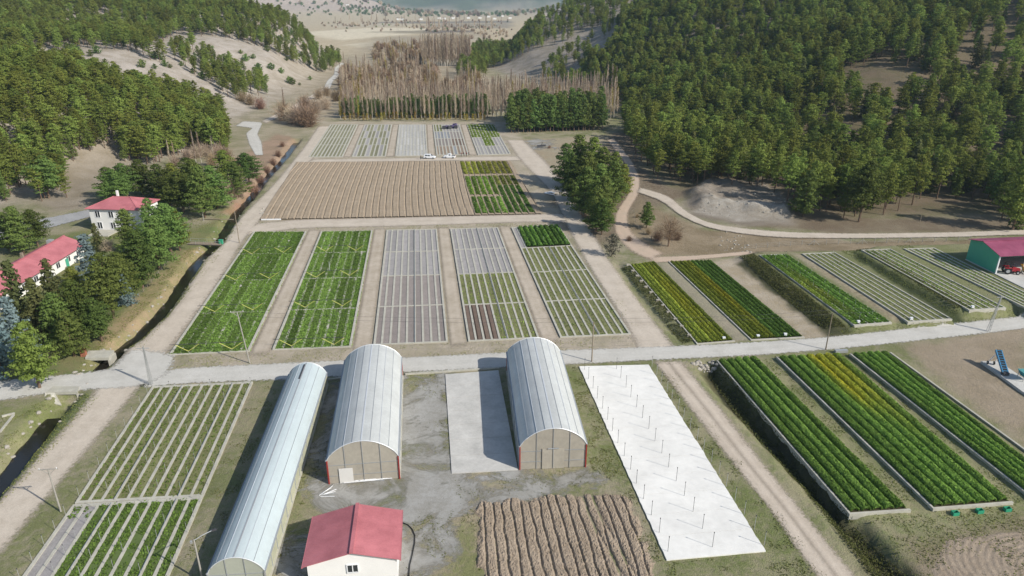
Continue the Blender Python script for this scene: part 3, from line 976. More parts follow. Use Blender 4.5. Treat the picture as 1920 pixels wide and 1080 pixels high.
# alleys between the beds
for a, b, lab in (('M1', 'M2', 'first'), ('M2', 'M3', ''), ('M3', 'M4', ''), ('M4', 'M5', '')):
    A_, B_ = BEDW[a], BEDW[b]
    l0, l1, r0, r1 = A_[1], A_[2], B_[0], B_[3]
    d = (l0 - l1) / np.linalg.norm(l0 - l1) * 3
    ribbon('dirt_path', [l0 + d + (0.3, 0), l1 - d + (0.3, 0)], [r0 + d - (0.3, 0), r1 - d - (0.3, 0)], M['path_dirt'], 0.03,
           'trodden soil path between two central beds', world=True)
for a, b in (('F1', 'F2'), ('F2', 'F3'), ('F3', 'F4'), ('F4', 'F5')):
    A_, B_ = BEDW[a], BEDW[b]
    ribbon('dirt_path', [A_[1] + (.3, -2), A_[2] + (.3, 2)], [B_[0] + (-.3, -2), B_[3] + (-.3, 2)], M['path_dirt'], 0.03, 'trodden soil path between two far beds', world=True)

# water of the stream
wm, wt = newmat('stream_water')
wn = noise(wt, 2.5, 3, 0.6, coords(wt))
wb = finish(wt, (0.016, 0.014, 0.010), 0.06, 0.5, wn, 0.03)
L_, R_ = [], []
for i in range(len(STREAM)):
    d = STREAM[min(i + 1, len(STREAM) - 1)] - STREAM[max(i - 1, 0)]
    d = d / np.linalg.norm(d)
    nrm = np.array([-d[1], d[0]])
    L_.append(STREAM[i] + nrm * 2.0); R_.append(STREAM[i] - nrm * 2.0)
wmb = MB()
for i in range(len(STREAM) - 1):
    if 15 <= i <= 15: continue
    wmb.add([(*L_[i], -1.4), (*L_[i + 1], -1.4), (*R_[i + 1], -1.4), (*R_[i], -1.4)], [(0, 1, 2, 3)])
tag(wmb.build('stream_water', wm), 'dark narrow stream in its channel', kind='structure')
# ------------------------------------------------------------------ seedling beds
def obj_colour_mat(name, var=0.3, scale=3.0, fine=14.0, rows=0.0):
    """soil whose natural colour is the object's own colour"""
    m, t = newmat(name)
    oi = t.nodes.new('ShaderNodeObjectInfo')
    pos = coords(t)
    n1 = noise(t, 0.5, 5, 0.7, pos)
    n2 = noise(t, scale, 5, 0.7, pos)
    n3 = noise(t, fine, 2, 0.6, pos)
    v = math_(t, 'ADD', math_(t, 'ADD', math_(t, 'MULTIPLY', n1, 0.35), math_(t, 'MULTIPLY', n2, 0.4)), math_(t, 'MULTIPLY', n3, 0.25))
    f = mrange(t, v, 0.33, 0.67, 1 - var, 1 + var)
    f = math_(t, 'MULTIPLY', f, mrange(t, oi.outputs['Random'], 0, 1, 0.93, 1.07))
    s = t.nodes.new('ShaderNodeVectorMath'); s.operation = 'SCALE'
    t.links.new(oi.outputs['Color'], s.inputs[0])
    t.links.new(f, s.inputs['Scale'])
    finish(t, s.outputs[0], 0.95, 0.1, n2, 0.05)
    return m


M['soil'] = obj_colour_mat('bed_soil')
SOIL = dict(greybrown=(0.245, 0.215, 0.20), grey=(0.29, 0.275, 0.27), olive=(0.16, 0.165, 0.075), brown=(0.17, 0.125, 0.10), pale=(0.42, 0.41, 0.39),
            green=(0.10, 0.14, 0.045), paleolive=(0.205, 0.20, 0.125), dark=(0.10, 0.085, 0.065), warm=(0.26, 0.20, 0.15), bluegrey=(0.23, 0.24, 0.26))


def bil(W, u, v):
    """W = BL, BR, TR, TL ; u across, v away from the camera"""
    u, v = np.asarray(u)[..., None], np.asarray(v)[..., None]
    return (W[0] * (1 - u) + W[1] * u) * (1 - v) + (W[3] * (1 - u) + W[2] * u) * v


def v_of(W, py, z):
    """how far down the bed a photograph row lies"""
    lo, hi = 0.0, 1.0
    for _ in range(40):
        m = (lo + hi) / 2
        p = bil(W, 0.5, m)
        if project(p[0], p[1], z)[1] > py: lo = m
        else: hi = m
    return lo


def strip(W, z, u0, u1, v0, v1, h0, h1, name, mat, parent, du=0.0):
    """a raised strip following the bed, from (u0,v0) to (u1,v1), with heights h0..h1 above z"""
    mb = MB()
    q = [bil(W, u0, v0), bil(W, u1, v0), bil(W, u1, v1), bil(W, u0, v1)]
    mb.prism([(p[0], p[1]) for p in q], z + h0, z + h1)
    return mb.build(name, mat, parent)


CROPQ = {}


def leaf_quads(C, size, up=0.6, rng=RNG, asp=0.75, out=None):
    """one tilted quad per centre; out leans the leaves towards the outside of their plant"""
    n = len(C)
    nrm = rng.normal(size=(n, 3))
    nrm /= np.linalg.norm(nrm, axis=1)[:, None]
    if out is None:
        nrm[:, 2] = np.abs(nrm[:, 2]) + up
    else:
        nrm = nrm * 0.6 + out
        nrm[:, 2] += up
    nrm /= np.linalg.norm(nrm, axis=1)[:, None]
    r = rng.normal(size=(n, 3))
    a = np.cross(nrm, r)
    a /= np.linalg.norm(a, axis=1)[:, None] + 1e-9
    b = np.cross(nrm, a)
    s = (size * (0.6 + 0.8 * rng.random(n)))[:, None] * 0.5
    return np.stack([C - a * s - b * s * asp, C + a * s - b * s * asp, C + a * s + b * s * asp, C - a * s + b * s * asp], 1).reshape(-1, 3)


def crop_row(W, z, uc, uw, v0, v1, h, dens, size, tint, parent, name='crop_row', label=None):
    """one thick row of young plants: a bumpy mound of leaves over a dark core.
    tint(u, v) -> rgb factor for the natural leaf colour"""
    L = np.linalg.norm(bil(W, uc, v1) - bil(W, uc, v0))
    width = np.linalg.norm(bil(W, uc + uw / 2, 0.5) - bil(W, uc - uw / 2, 0.5))
    n = int(L * dens)
    s = RNG.random(n)
    a = RNG.random(n) * math.pi
    rr = 0.75 + 0.3 * RNG.random(n)
    bump = 1 + 0.09 * np.sin(s * L * 2 * math.pi / 0.55 + 3 * uc) * (RNG.random(n) * 0.8 + 0.2)
    cu = np.cos(a) * rr * 0.5
    u = uc + uw * cu
    v = v0 + (v1 - v0) * s
    xy = bil(W, u, v)
    hz = 0.10 + h * (np.sin(a) ** 0.6) * rr * bump * (0.93 + 0.14 * vnoise(s * L * 0.7, np.full(n, uc * 31), 5))
    C = np.c_[xy, z + hz]
    ac = (W[1] - W[0]) / np.linalg.norm(W[1] - W[0])
    side = np.cos(a)[:, None] * ac[None]
    q = leaf_quads(C, size, 0.2, out=np.c_[side * 1.0, np.sin(a) * 0.9])
    tc = tint(u, v) * (0.8 + 0.4 * RNG.random(n))[:, None]
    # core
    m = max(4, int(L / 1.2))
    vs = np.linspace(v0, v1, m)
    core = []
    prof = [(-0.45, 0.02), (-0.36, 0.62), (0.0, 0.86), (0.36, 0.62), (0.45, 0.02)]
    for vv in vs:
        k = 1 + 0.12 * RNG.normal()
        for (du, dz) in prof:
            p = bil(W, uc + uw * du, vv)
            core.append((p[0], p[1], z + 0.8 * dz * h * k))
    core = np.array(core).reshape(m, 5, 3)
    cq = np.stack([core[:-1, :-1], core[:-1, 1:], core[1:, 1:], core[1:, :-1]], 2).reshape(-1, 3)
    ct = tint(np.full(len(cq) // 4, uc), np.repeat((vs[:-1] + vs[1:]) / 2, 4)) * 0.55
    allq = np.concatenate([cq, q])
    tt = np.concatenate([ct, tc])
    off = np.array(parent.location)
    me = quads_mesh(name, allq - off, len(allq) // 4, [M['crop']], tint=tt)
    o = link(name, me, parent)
    if label: o['label'] = label
    return o


def seedlings(W, z, cells, n_per_m2, size, hgt, tint, parent, name='seedlings', mat='crop', gap=None):
    """low seedlings scattered over the open soil of a bed: beyond counting"""
    out, tt = [], []
    area = abs(np.cross(W[1] - W[0], W[3] - W[0]))
    for (u0, u1, v0, v1) in cells:
        n = int(area * (u1 - u0) * (v1 - v0) * n_per_m2)
        u = u0 + (u1 - u0) * RNG.random(n)
        v = v0 + (v1 - v0) * RNG.random(n)
        xy = bil(W, u, v)
        if gap is not None:
            k = vnoise(xy[:, 0] * 0.45, xy[:, 1] * 0.45, 91) + 0.6 * vnoise(xy[:, 0] * 1.6, xy[:, 1] * 1.6, 92) > gap
            xy, u, v = xy[k], u[k], v[k]
        C = np.c_[xy, z + 0.05 + hgt * RNG.random(len(u))]
        out.append(leaf_quads(C, size, 0.35))
        tt.append(np.asarray(tint)[None] * (0.7 + 0.6 * RNG.random(len(u)))[:, None])
    q = np.concatenate(out)
    me = quads_mesh(name, q - np.array(parent.location), len(q) // 4, [M[mat]], tint=np.concatenate(tt))
    o = link(name, me, parent)
    o['kind'] = 'stuff'
    return o


def bed(key, label, ncol, kerb_w, cross, soil_of, kerb_h=0.14, mat='concrete', side_h=0.2, cross_w=0.35, skip=None, group=None, gap=0.0, depth=None, end=True):
    """a walled seedling bed: rim and dividing kerbs, and one strip of soil per cell"""
    W, z = BEDW[key], BEDS[key][1]
    root = thing('seedling_bed', label, 'seedling bed', (*W[0], z), group=group)
    wid = np.linalg.norm(W[1] - W[0])
    ln = np.linalg.norm(W[3] - W[0])
    du = kerb_w / wid
    dv = cross_w / ln
    vs = sorted([0.0] + [v_of(W, c, z) if c > 1.001 else c for c in cross] + [1.0])
    for i in range(ncol + 1):
        u = i / ncol
        a, b = (u, u + du) if i == 0 else ((u - du, u) if i == ncol else (u - du / 2, u + du / 2))
        hh = side_h if i in (0, ncol) else kerb_h
        for j in range(len(vs) - 1):
            if skip and skip(i, j): continue
            v0, v1 = vs[j] + dv / 2 + 1e-4, vs[j + 1] - dv / 2 - 1e-4
            strip(W, z, a, b, v0, v1, -0.15 if depth is None or i not in (0, ncol) else -depth, hh, 'kerb', M[mat], root)
    for j, v in enumerate(vs):
        if j in (0, len(vs) - 1) and not end: continue
        strip(W, z, 0, 1, v - dv / 2, v + dv / 2, -0.15 if depth is None else -depth, kerb_h + 0.02, 'kerb', M[mat], root)
    for i in range(ncol):
        for j in range(len(vs) - 1):
            s = soil_of(i, j)
            if s is None: continue
            o = strip(W, z, i / ncol + du / 2 + 0.0005, (i + 1) / ncol - du / 2 - 0.0005, vs[j] + dv / 2, vs[j + 1] - dv / 2, -0.10, 0.03 + 0.04 * RNG.random(), 'soil_strip', M['soil'], root)
            c = np.array(SOIL[s] if isinstance(s, str) else s) * (0.9 + 0.2 * RNG.random())
            o.color = (*c, 1)
    return root, W, z, vs


one = lambda c: (lambda u, v: np.tile(np.array(c, float), (len(np.atleast_1d(u)), 1)))
G_IN = 'seedling beds of the central row'

# M1, M2: beds full of bright green seedlings, the kerbs showing only in places
for key, label, gaps in (('M1', 'lush green seedling bed beside the long dirt road, leftmost of the central row', 0.05),
                         ('M2', 'lush green seedling bed with white kerb lines showing, second of the central row', 0.12)):
    r, W, z, vs = bed(key, label, 8, 0.42, [0.25, 0.5, 0.75], lambda i, j: 'green', kerb_h=0.12 if key == 'M2' else 0.08, side_h=0.28, group=G_IN)
    for i in range(8):
        for j in range(4):
            seedlings(W, z, [(i / 8 - 0.004, (i + 1) / 8 + 0.004, j / 4, j / 4 + 0.25)], 50, 0.2, 0.12, (0.88, 0.98, 0.74), r, gap=-1.05 if (i * 7 + j * 3) % 5 or key == 'M1' else -0.6)

# M3: bare greyish bed
r, W, z, vs = bed('M3', 'bare grey brown seedling bed with a full grid of pale kerbs', 9, 0.40, [472, 517, 574], lambda i, j: 'grey' if j >= 2 else 'greybrown', group=G_IN)
pb = MB()
for k in range(24):
    v0, v1 = k / 24, (k + 1) / 24
    pb.bar((*bil(W, 0.557, v0), z + 0.24), (*bil(W, 0.557, v1), z + 0.24), 0.09, n=6)
pb.build('water_pipe', M['metal'], r)


# M4: grey at the far end, olive in the middle, brown furrows near left
def m4(i, j):
    if j >= 2: return 'grey'
    if j == 1: return 'olive'
    return 'brown' if i < 4 else 'olive'


r, W, z, vs = bed('M4', 'mixed seedling bed, grey beyond and brown furrowed in its near left corner', 9, 0.40, [467, 513, 570], m4, group=G_IN)
seedlings(W, z, [(i / 9 + .012, (i + 1) / 9 - .012, vs[1], vs[2]) for i in range(9)] + [(i / 9 + .012, (i + 1) / 9 - .012, 0, vs[1]) for i in range(4, 9)], 5, 0.2, 0.12, (0.95, 0.9, 0.7), r)
for i in range(4):      # raised near-black strip beside each kerb, a furrow's darkness put into its colour
    fm_ = strip(W, z, i / 9 + 0.02, i / 9 + 0.036, 0.01, vs[1] - 0.005, -0.1, 0.10, 'dark_furrow_strip', M['soil'], r)
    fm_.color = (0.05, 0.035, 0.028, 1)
pb = MB()
pb.bar((*bil(W, 0.557, 0), z + 0.24), (*bil(W, 0.557, 1), z + 0.24), 0.09, n=6)
pb.build('water_pipe', M['metal'], r)

# M5: olive seedlings, a dense green section at the far end
r, W, z, vs = bed('M5', 'olive seedling bed with white kerbs and a dark green far end', 9, 0.40, [463.5, 508.5, 563], lambda i, j: None if (j == 3 and i > 0) else ('grey' if j == 3 else 'olive'),
                  group=G_IN, skip=lambda i, j: j == 3 and 1 < i < 9)
seedlings(W, z, [(i / 9 + .012, (i + 1) / 9 - .012, vs[j], vs[j + 1]) for i in range(9) for j in range(3)], 5, 0.2, 0.12, (1.1, 1.0, 0.95), r)
fb = strip(W, z, 1 / 9 + .01, 0.99, vs[3] + .005, 0.995, -0.1, 0.04, 'soil_strip', M['soil'], r)
fb.color = (0.06, 0.055, 0.03, 1)
for k in range(8):
    crop_row(W, z, 0.18 + 0.108 * k, 0.088, vs[3] + 0.01, 0.995, 0.55, 34, 0.36, one((0.8, 1.0, 0.75)), r)
pb = MB()
pb.bar((*bil(W, 0.557, 0), z + 0.24), (*bil(W, 0.557, vs[3]), z + 0.24), 0.09, n=6)
pb.build('water_pipe', M['metal'], r)

# F row
G_F = 'seedling beds of the far row'
r, W, z, vs = bed('F1', 'pale olive seedling bed at the far left with white kerbs', 9, 0.55, [272, 259, 246], lambda i, j: 'paleolive', group=G_F, cross_w=0.5)
r, W, z, vs = bed('F2', 'pale seedling bed with straw tint, second from the far left', 8, 0.55, [272, 259, 246], lambda i, j: 'paleolive' if (i + j) % 3 else 'grey', group=G_F, cross_w=0.5)
r, W, z, vs = bed('F3', 'whitish grey bare seedling bed behind the white pickup', 9, 0.55, [282, 272, 259, 246], lambda i, j: 'pale', group=G_F, cross_w=0.3)


def f4(i, j):
    if j >= 3: return 'olive' if i < 3 else 'grey'
    if j == 2: return 'bluegrey' if i < 5 else 'greybrown'
    return ('warm' if i < 4 else 'bluegrey' if i == 5 else 'warm') if j == 0 else ('greybrown' if i < 5 else 'brown')


r, W, z, vs = bed('F4', 'patchy far bed with brown, grey and bluish cells and dark crates', 9, 0.55, [274, 260, 247], f4, group=G_F, cross_w=0.5)
r, W, z, vs = bed('F5', 'far seedling bed half green and half bare grey, nearest the pine stand', 9, 0.55, [274, 258, 246],
                  lambda i, j: 'green' if (j >= 2 or (j == 1 and 3 <= i <= 5)) else 'grey', group=G_F, cross_w=0.5)
cl = [(i / 9 + .01, (i + 1) / 9 - .01, vs[j], vs[j + 1]) for i in range(9) for j in range(4) if (j >= 2 or (j == 1 and 3 <= i <= 5))]
seedlings(W, z, cl, 5, 0.45, 0.3, (1.35, 1.25, 0.9), r)

# R row: R1 and R2 dense rows turning yellow
YEL = np.array((2.1, 1.4, 0.5))
LIM = np.array((1.55, 1.25, 0.75))
GRN = np.array((0.85, 1.0, 0.8))
G_R = 'seedling beds on the right terraces'


def mixt(f, a=GRN, b=YEL):
    f = np.clip(np.atleast_1d(f), 0, 1)[:, None]
    return a * (1 - f) + b * f


def dense_bed(key, label, nrow, h, dens, size, tints, group, kerb_side='left', base=(0.055, 0.05, 0.028), depth=0.6, fill=0.86, rowlab=None):
    W, z = BEDW[key], BEDS[key][1]
    root = thing('crop_bed', label, 'crop bed', (*W[0], z), group=group)
    wid = np.linalg.norm(W[1] - W[0]); ln = np.linalg.norm(W[3] - W[0])
    strip(W, z, -0.26 / wid, 0, 0, 1, -depth, 0.2, 'kerb', M['concrete'], root)
    strip(W, z, -0.26 / wid, 1 + 0.2 / wid, -0.3 / ln, 0, -depth, 0.18, 'kerb', M['concrete'], root)
    s = strip(W, z, 0.001, 0.999, 0.001, 0.999, -0.2, 0.05, 'soil_strip', M['soil'], root)
    s.color = (*base, 1)
    for k in range(nrow):
        o = crop_row(W, z, (k + 0.5) / nrow, fill / nrow, 0.006, 0.994, h, dens, size, tints(k), root)
    return root, W, z


def t_r1(k):
    return lambda u, v: mixt(np.exp(-((u - 0.62) / 0.22) ** 2) * np.exp(-((v - 0.5) / 0.42) ** 2) * 0.95 + 0.0 * v, np.array((1.4, 1.2, 0.7)), YEL * (0.9, 0.95, 1.0))


def t_r2(k):
    def f(u, v):
        y = mixt(np.exp(-((u - 0.42) / 0.17) ** 2) * np.exp(-((v - 0.55) / 0.42) ** 2), np.array((1.4, 1.2, 0.7)), YEL * 0.95)
        g = sstep(0.44, 0.52, u + 0.02 * vnoise(v * 20, u * 3, 3))[:, None]
        return y * (1 - g) + np.array((0.85, 1.0, 0.75)) * g
    return f


dense_bed('R1', 'yellowing crop bed at the corner of the gravel road, nearest the central beds', 7, 0.36, 66, 0.21, t_r1, G_R, depth=0.3)
dense_bed('R2', 'crop bed half lime yellow and half deep green', 10, 0.38, 66, 0.21, t_r2, G_R, depth=0.4)


def thin_bed(key, label, ncol, soil, green=None):
    r, W, z, vs = bed(key, label, ncol, 0.30, [], lambda i, j: soil, kerb_h=0.16, side_h=0.22, cross_w=0.4, group=G_R, depth=1.0)
    return r, W, z


r, W, z = thin_bed('R3', 'green raised bed with white kerb lines above the dark bank', 5, 'green')
for k in range(5):
    tt = (lambda u, v: mixt(np.exp(-((v - 0.45) / 0.3) ** 2) * (u < 0.45) * 0.75, np.array((0.95, 1.15, 0.8)), LIM * 1.2))
    for q in range(2):
        crop_row(W, z, (k + 0.28 + 0.44 * q) / 5, 0.42 / 5, 0.01, 0.99, 0.26, 26, 0.3, tt, r)
r, W, z = thin_bed('R4', 'sparse olive raised bed with white kerb lines beside the green one', 6, 'olive')
seedlings(W, z, [(i / 6 + .02, (i + 1) / 6 - .02, 0, 1) for i in range(6)], 7, 0.2, 0.14, (1.1, 1.0, 0.9), r)
r, W, z = thin_bed('R5', 'dark olive raised bed on the grassy terrace, second from the shed', 5, 'olive')
seedlings(W, z, [(i / 5 + .02, (i + 1) / 5 - .02, 0, 1) for i in range(5)], 8, 0.22, 0.16, (0.95, 0.95, 0.8), r)
r, W, z = thin_bed('R6', 'olive raised bed partly in the shadow of the green shed', 5, 'olive')
seedlings(W, z, [(i / 5 + .02, (i + 1) / 5 - .02, 0, 1) for i in range(5)], 7, 0.22, 0.14, (1.0, 1.0, 0.9), r)

# L row: thick hedge-like rows
G_L = 'thick green crop beds at lower right'
DG = np.array((1.02, 1.16, 0.85))


def t_l2(k):
    def f(u, v):
        y = np.exp(-((u - 0.55) / 0.13) ** 2) * sstep(0.42, 0.72, v) + np.exp(-((u - 0.78) / 0.12) ** 2) * sstep(0.25, 0.85, v) * 0.75
        return mixt(y, DG, YEL * 1.05)
    return f


dense_bed('L1', 'dark green crop bed of five thick rows beside the ditch', 5, 0.58, 190, 0.19, lambda k: one(DG), G_L, depth=0.7, fill=0.80)
dense_bed('L2', 'wide green crop bed with a yellow patch at its far end', 7, 0.58, 190, 0.19, t_l2, G_L, depth=0.6, fill=0.80)
dense_bed('L3', 'green crop bed running out of the frame beside the bare soil', 5, 0.58, 175, 0.19, lambda k: one(DG * 1.05), G_L, depth=0.6, fill=0.80)
k_ = MB()
a_, b_ = P(1669, 662, 0.1), P(1930, 851, 0.1)
k_.bar((*a_[:2], 0.12), (*b_[:2], 0.12), 0.3, 0.35)
tag(k_.build('kerb_wall', M['concrete']), 'low concrete kerb wall between the last crop bed and bare soil', 'kerb wall')

# B beds at lower left
G_B = 'seedling beds at lower left'
r, W, z, vs = bed('B1', 'olive seedling bed with ten white kerbed strips beside the long greenhouse', 10, 0.36, [], lambda i, j: 'olive', group=G_B, cross_w=0.45)
seedlings(W, z, [(i / 10 + .018, (i + 1) / 10 - .018, 0, 1) for i in range(10)], 11, 0.2, 0.12, (0.8, 0.82, 0.6), r)
pb = MB()
for uu in (0.3, 0.8):
    for k in range(10):
        pb.bar((*bil(W, uu, k / 10), z + 0.26), (*bil(W, uu, (k + 1) / 10), z + 0.26), 0.11, n=6)
pb.build('water_pipe', M['metal'], r)
r, W, z, vs = bed('B2', 'bright green kerbed bed in the near left corner with two bare strips', 10, 0.38, [], lambda i, j: 'grey' if i < 2 else 'green', group=G_B, cross_w=0.45)
seedlings(W, z, [(i / 10 + .018, (i + 1) / 10 - .018, 0, 1) for i in range(2, 10)] + [(i / 10 + .018, (i + 1) / 10 - .018, 0.82, 1) for i in range(2)], 34, 0.2, 0.15, (0.85, 0.9, 0.7), r, gap=-0.8)
pb = MB()
for uu in (0.3, 0.8):
    pb.bar((*bil(W, uu, 0), z + 0.26), (*bil(W, uu, 1), z + 0.26), 0.11, n=6)
pb.build('water_pipe', M['metal'], r)


# ------------------------------------------------------------------ ploughed fields (real furrows)
def field(name, corners, label, nu, nv, height, mat, wob=None, samples=8, clod=0.0):
    W = PP(corners)
    us = np.linspace(0, 1, nu * samples + 1)
    vs = np.linspace(0, 1, nv)
    U, V = np.meshgrid(us, vs)
    if wob is not None:
        dU = wob(U, V)
    else:
        dU = 0 * U
    xy = bil(W, U, V)
    hh = height(U + dU, V, xy)
    zz = T(xy[..., 0], xy[..., 1], False) + hh + clod * RNG.normal(size=hh.shape)
    me = bpy.data.meshes.new(name)
    n, m = U.shape
    idx = np.arange(n * m).reshape(n, m)
    q = np.stack([idx[:-1, :-1], idx[:-1, 1:], idx[1:, 1:], idx[1:, :-1]], -1).reshape(-1, 4)
    me.from_pydata(np.c_[xy.reshape(-1, 2), zz.ravel()].tolist(), [], q.tolist())
    me.materials.append(mat)
    me.update()
    return tag(link(name, me), label, kind='structure'), W


def soil_mat(name, a, b, sc=2.0):
    m, t = newmat(name)
    pos = coords(t)
    n1 = noise(t, sc * 0.15, 5, 0.65, pos)
    n2 = noise(t, sc, 6, 0.72, pos)
    n3 = noise(t, sc * 5, 3, 0.7, pos)
    f = mrange(t, math_(t, 'ADD', math_(t, 'MULTIPLY', n1, 0.5), math_(t, 'MULTIPLY', n2, 0.5)), 0.4, 0.6)
    c = mixc(t, f, a, b)
    s = t.nodes.new('ShaderNodeVectorMath'); s.operation = 'SCALE'
    t.links.new(c, s.inputs[0])
    t.links.new(mrange(t, n3, 0.25, 0.75, 0.75, 1.25), s.inputs['Scale'])
    finish(t, s.outputs[0], 0.95, 0.1, math_(t, 'ADD', n2, n3), 0.12)
    return m


M['field_soil'] = soil_mat('furrowed_soil', (0.355, 0.285, 0.21), (0.29, 0.23, 0.165))
M['plough_soil'] = soil_mat('ploughed_soil', (0.325, 0.265, 0.205), (0.25, 0.20, 0.15))


def h_far(u, v, xy):
    k = u * 41
    d = np.abs(k - np.round(k))            # 0 in the furrow
    return 0.10 + 0.24 * sstep(0.02, 0.15, d) - 0.03 * sstep(0.15, 0.5, d) + 0.05 * fbm(xy[..., 0], xy[..., 1], 3, 2)


far_field, WF = field('furrowed_field', [(486, 413), (1016, 402), (957, 302.5), (556, 305)], 'brown furrowed field below the far beds', 41, 44, h_far, M['field_soil'],
                      lambda u, v: 0.004 * np.sin(v * 5) - 0.012 * sstep(0.75, 1.0, v) * (1 - u), samples=7)
# a strip of field is planted: real crop rows stand in it
cr = thing('crop_rows', 'patches of yellow green young crop on the right of the furrowed field', 'crop rows', (*WF[1], 0))
for k in range(9):
    u = 0.76 + k * 0.0244 + 0.012
    segs = [(0.02, 0.27, (0.85, 1.0, 0.7)), (0.31, 0.65, (1.0, 1.1, 0.7)), (0.70, 0.98, (1.5, 1.15, 0.65))]
    if k > 4: segs = [(0.02, 0.47, (0.7, 0.88, 0.65)), (0.48, 0.66, (1.0, 0.8, 0.65)), (0.70, 0.98, (1.5, 1.05, 0.75))]
    for (a0, a1, c) in segs:
        crop_row(WF, 0.15, u, 0.019, a0, a1, 0.32, 26, 0.36, one(np.array(c)), cr)


def h_near(u, v, xy):
    k = u * 17 + 0.12 * vnoise(v * 9, u * 17, 17)
    d = np.abs(k - np.round(k)) * 2
    base = 0.0 + 0.27 * sstep(0.0, 0.42, d) + 0.05 * fbm(xy[..., 0] * 3.5, xy[..., 1] * 3.5, 11, 3) + 0.05 * vnoise(xy[..., 0] * 6, xy[..., 1] * 6, 13)
    # wheel tracks that curve away on the right
    t1 = np.exp(-((u - 0.70 - 0.16 * (1 - v) ** 2.2) / 0.012) ** 2) + np.exp(-((u - 0.77 - 0.17 * (1 - v) ** 2.2) / 0.012) ** 2)
    rim = sstep(0.0, 0.05, np.minimum(np.minimum(u, 1 - u), np.minimum(v, 1 - v)) + 0.07 * fbm(xy[..., 0] / 1.7, xy[..., 1] / 1.7, 15, 3))
    return (base - 0.22 * np.clip(t1, 0, 1)) * rim - 0.03 * (1 - rim)


near_field, WN = field('ploughed_field', [(893, 1140), (1290, 1140), (1172, 918), (888, 940)], 'freshly ploughed brown plot beside the white pad', 17, 170, h_near, M['plough_soil'],
                       lambda u, v: 0.10 * sstep(0.45, 1, u) * (1 - v) ** 2, samples=12, clod=0.035)


def h_disc(u, v, xy):
    c = P(1990, 1080)
    rr = np.hypot(xy[..., 0] - c[0], (xy[..., 1] - c[1]) * 1.2)
    rim = sstep(0.0, 0.12, np.minimum(np.minimum(u, 1 - u), np.minimum(v, 1 - v)) + 0.05 * fbm(xy[..., 0] / 2, xy[..., 1] / 2, 25, 2))
    return (0.03 + 0.035 * (0.5 + 0.5 * np.sin(rr * 2 * math.pi / 0.8 + 1.2 * fbm(xy[..., 0] / 3, xy[..., 1] / 3, 26, 2))) + 0.05 * fbm(xy[..., 0] * 2, xy[..., 1] * 2, 19, 2)) * rim - 0.03 * (1 - rim)


field('disced_field', [(1735, 1100), (1990, 1090), (1960, 985), (1755, 1010)], 'patch of soil with curved disc marks in the near right corner', 10, 110, h_disc, M['plough_soil'], samples=11)
# ------------------------------------------------------------------ greenhouses
def poly_mat(name, col, rough=0.32, trans=0.35, var=0.06, dirt=0.12):
    """twin-wall polycarbonate or film: pale, a little shiny, lets some light through"""
    m, t = newmat(name)
    pos = coords(t)
    oi = t.nodes.new('ShaderNodeObjectInfo')
    n1 = noise(t, 0.35, 5, 0.6, pos)
    n2 = noise(t, 2.4, 4, 0.65, pos)
    f = math_(t, 'ADD', math_(t, 'MULTIPLY', n1, 0.6), math_(t, 'MULTIPLY', n2, 0.4))
    k = math_(t, 'MULTIPLY', mrange(t, f, 0.3, 0.7, 1 - dirt, 1 + dirt * 0.6), mrange(t, oi.outputs['Random'], 0, 1, 1 - var, 1 + var))
    s = t.nodes.new('ShaderNodeVectorMath'); s.operation = 'SCALE'
    s.inputs[0].default_value = col
    t.links.new(k, s.inputs['Scale'])
    b = t.nodes.new('ShaderNodeBsdfPrincipled')
    t.links.new(s.outputs[0], b.inputs['Base Color'])
    t.links.new(mrange(t, n2, 0.3, 0.7, rough * 0.8, rough * 1.3), b.inputs['Roughness'])
    b.inputs['Specular IOR Level'].default_value = 0.35
    tr = t.nodes.new('ShaderNodeBsdfTranslucent')
    t.links.new(s.outputs[0], tr.inputs[0])
    mx = t.nodes.new('ShaderNodeMixShader')
    mx.inputs[0].default_value = trans
    t.links.new(b.outputs[0], mx.inputs[1]); t.links.new(tr.outputs[0], mx.inputs[2])
    o = t.nodes.new('ShaderNodeOutputMaterial')
    t.links.new(mx.outputs[0], o.inputs['Surface'])
    return m


M['poly'] = poly_mat('polycarbonate_roof', (0.64, 0.66, 0.65), 0.42, 0.25, 0.10, 0.16)
M['film'] = poly_mat('greenhouse_film', (0.62, 0.70, 0.72), 0.42, 0.3, 0.01, 0.08)
M['endwall'] = poly_mat('dusty_end_sheet', (0.50, 0.46, 0.39), 0.5, 0.3, 0.06, 0.2)
M['film_end'] = poly_mat('film_end_wall', (0.50, 0.52, 0.44), 0.5, 0.3, 0.03, 0.12)
M['side_film'] = poly_mat('cream_side_film', (0.62, 0.62, 0.47), 0.5, 0.3, 0.03, 0.12)
M['door_white'] = poly_mat('white_door_sheet', (0.66, 0.645, 0.62), 0.5, 0.1, 0.0, 0.06)
M['seam'] = simple('aluminium_seam', (0.66, 0.68, 0.70), 0.4, 0.5, 0.05, 2.0, 0.3)
M['seam_dark'] = simple('grey_gasket', (0.30, 0.32, 0.34), 0.6, 0.3, 0.1, 2.0)


def arch(width, eave, ridge, n, pointed=0.0):
    """profile of the vault from left eave to right eave"""
    out = []
    for i in range(n + 1):
        s = -1 + 2 * i / n
        y = (1 - abs(s) ** 2.0) ** (0.78 if not pointed else 0.9)
        y = y * (1 - pointed) + (1 - abs(s)) * pointed
        out.append((width / 2 * s, eave + (ridge - eave) * y))
    return out


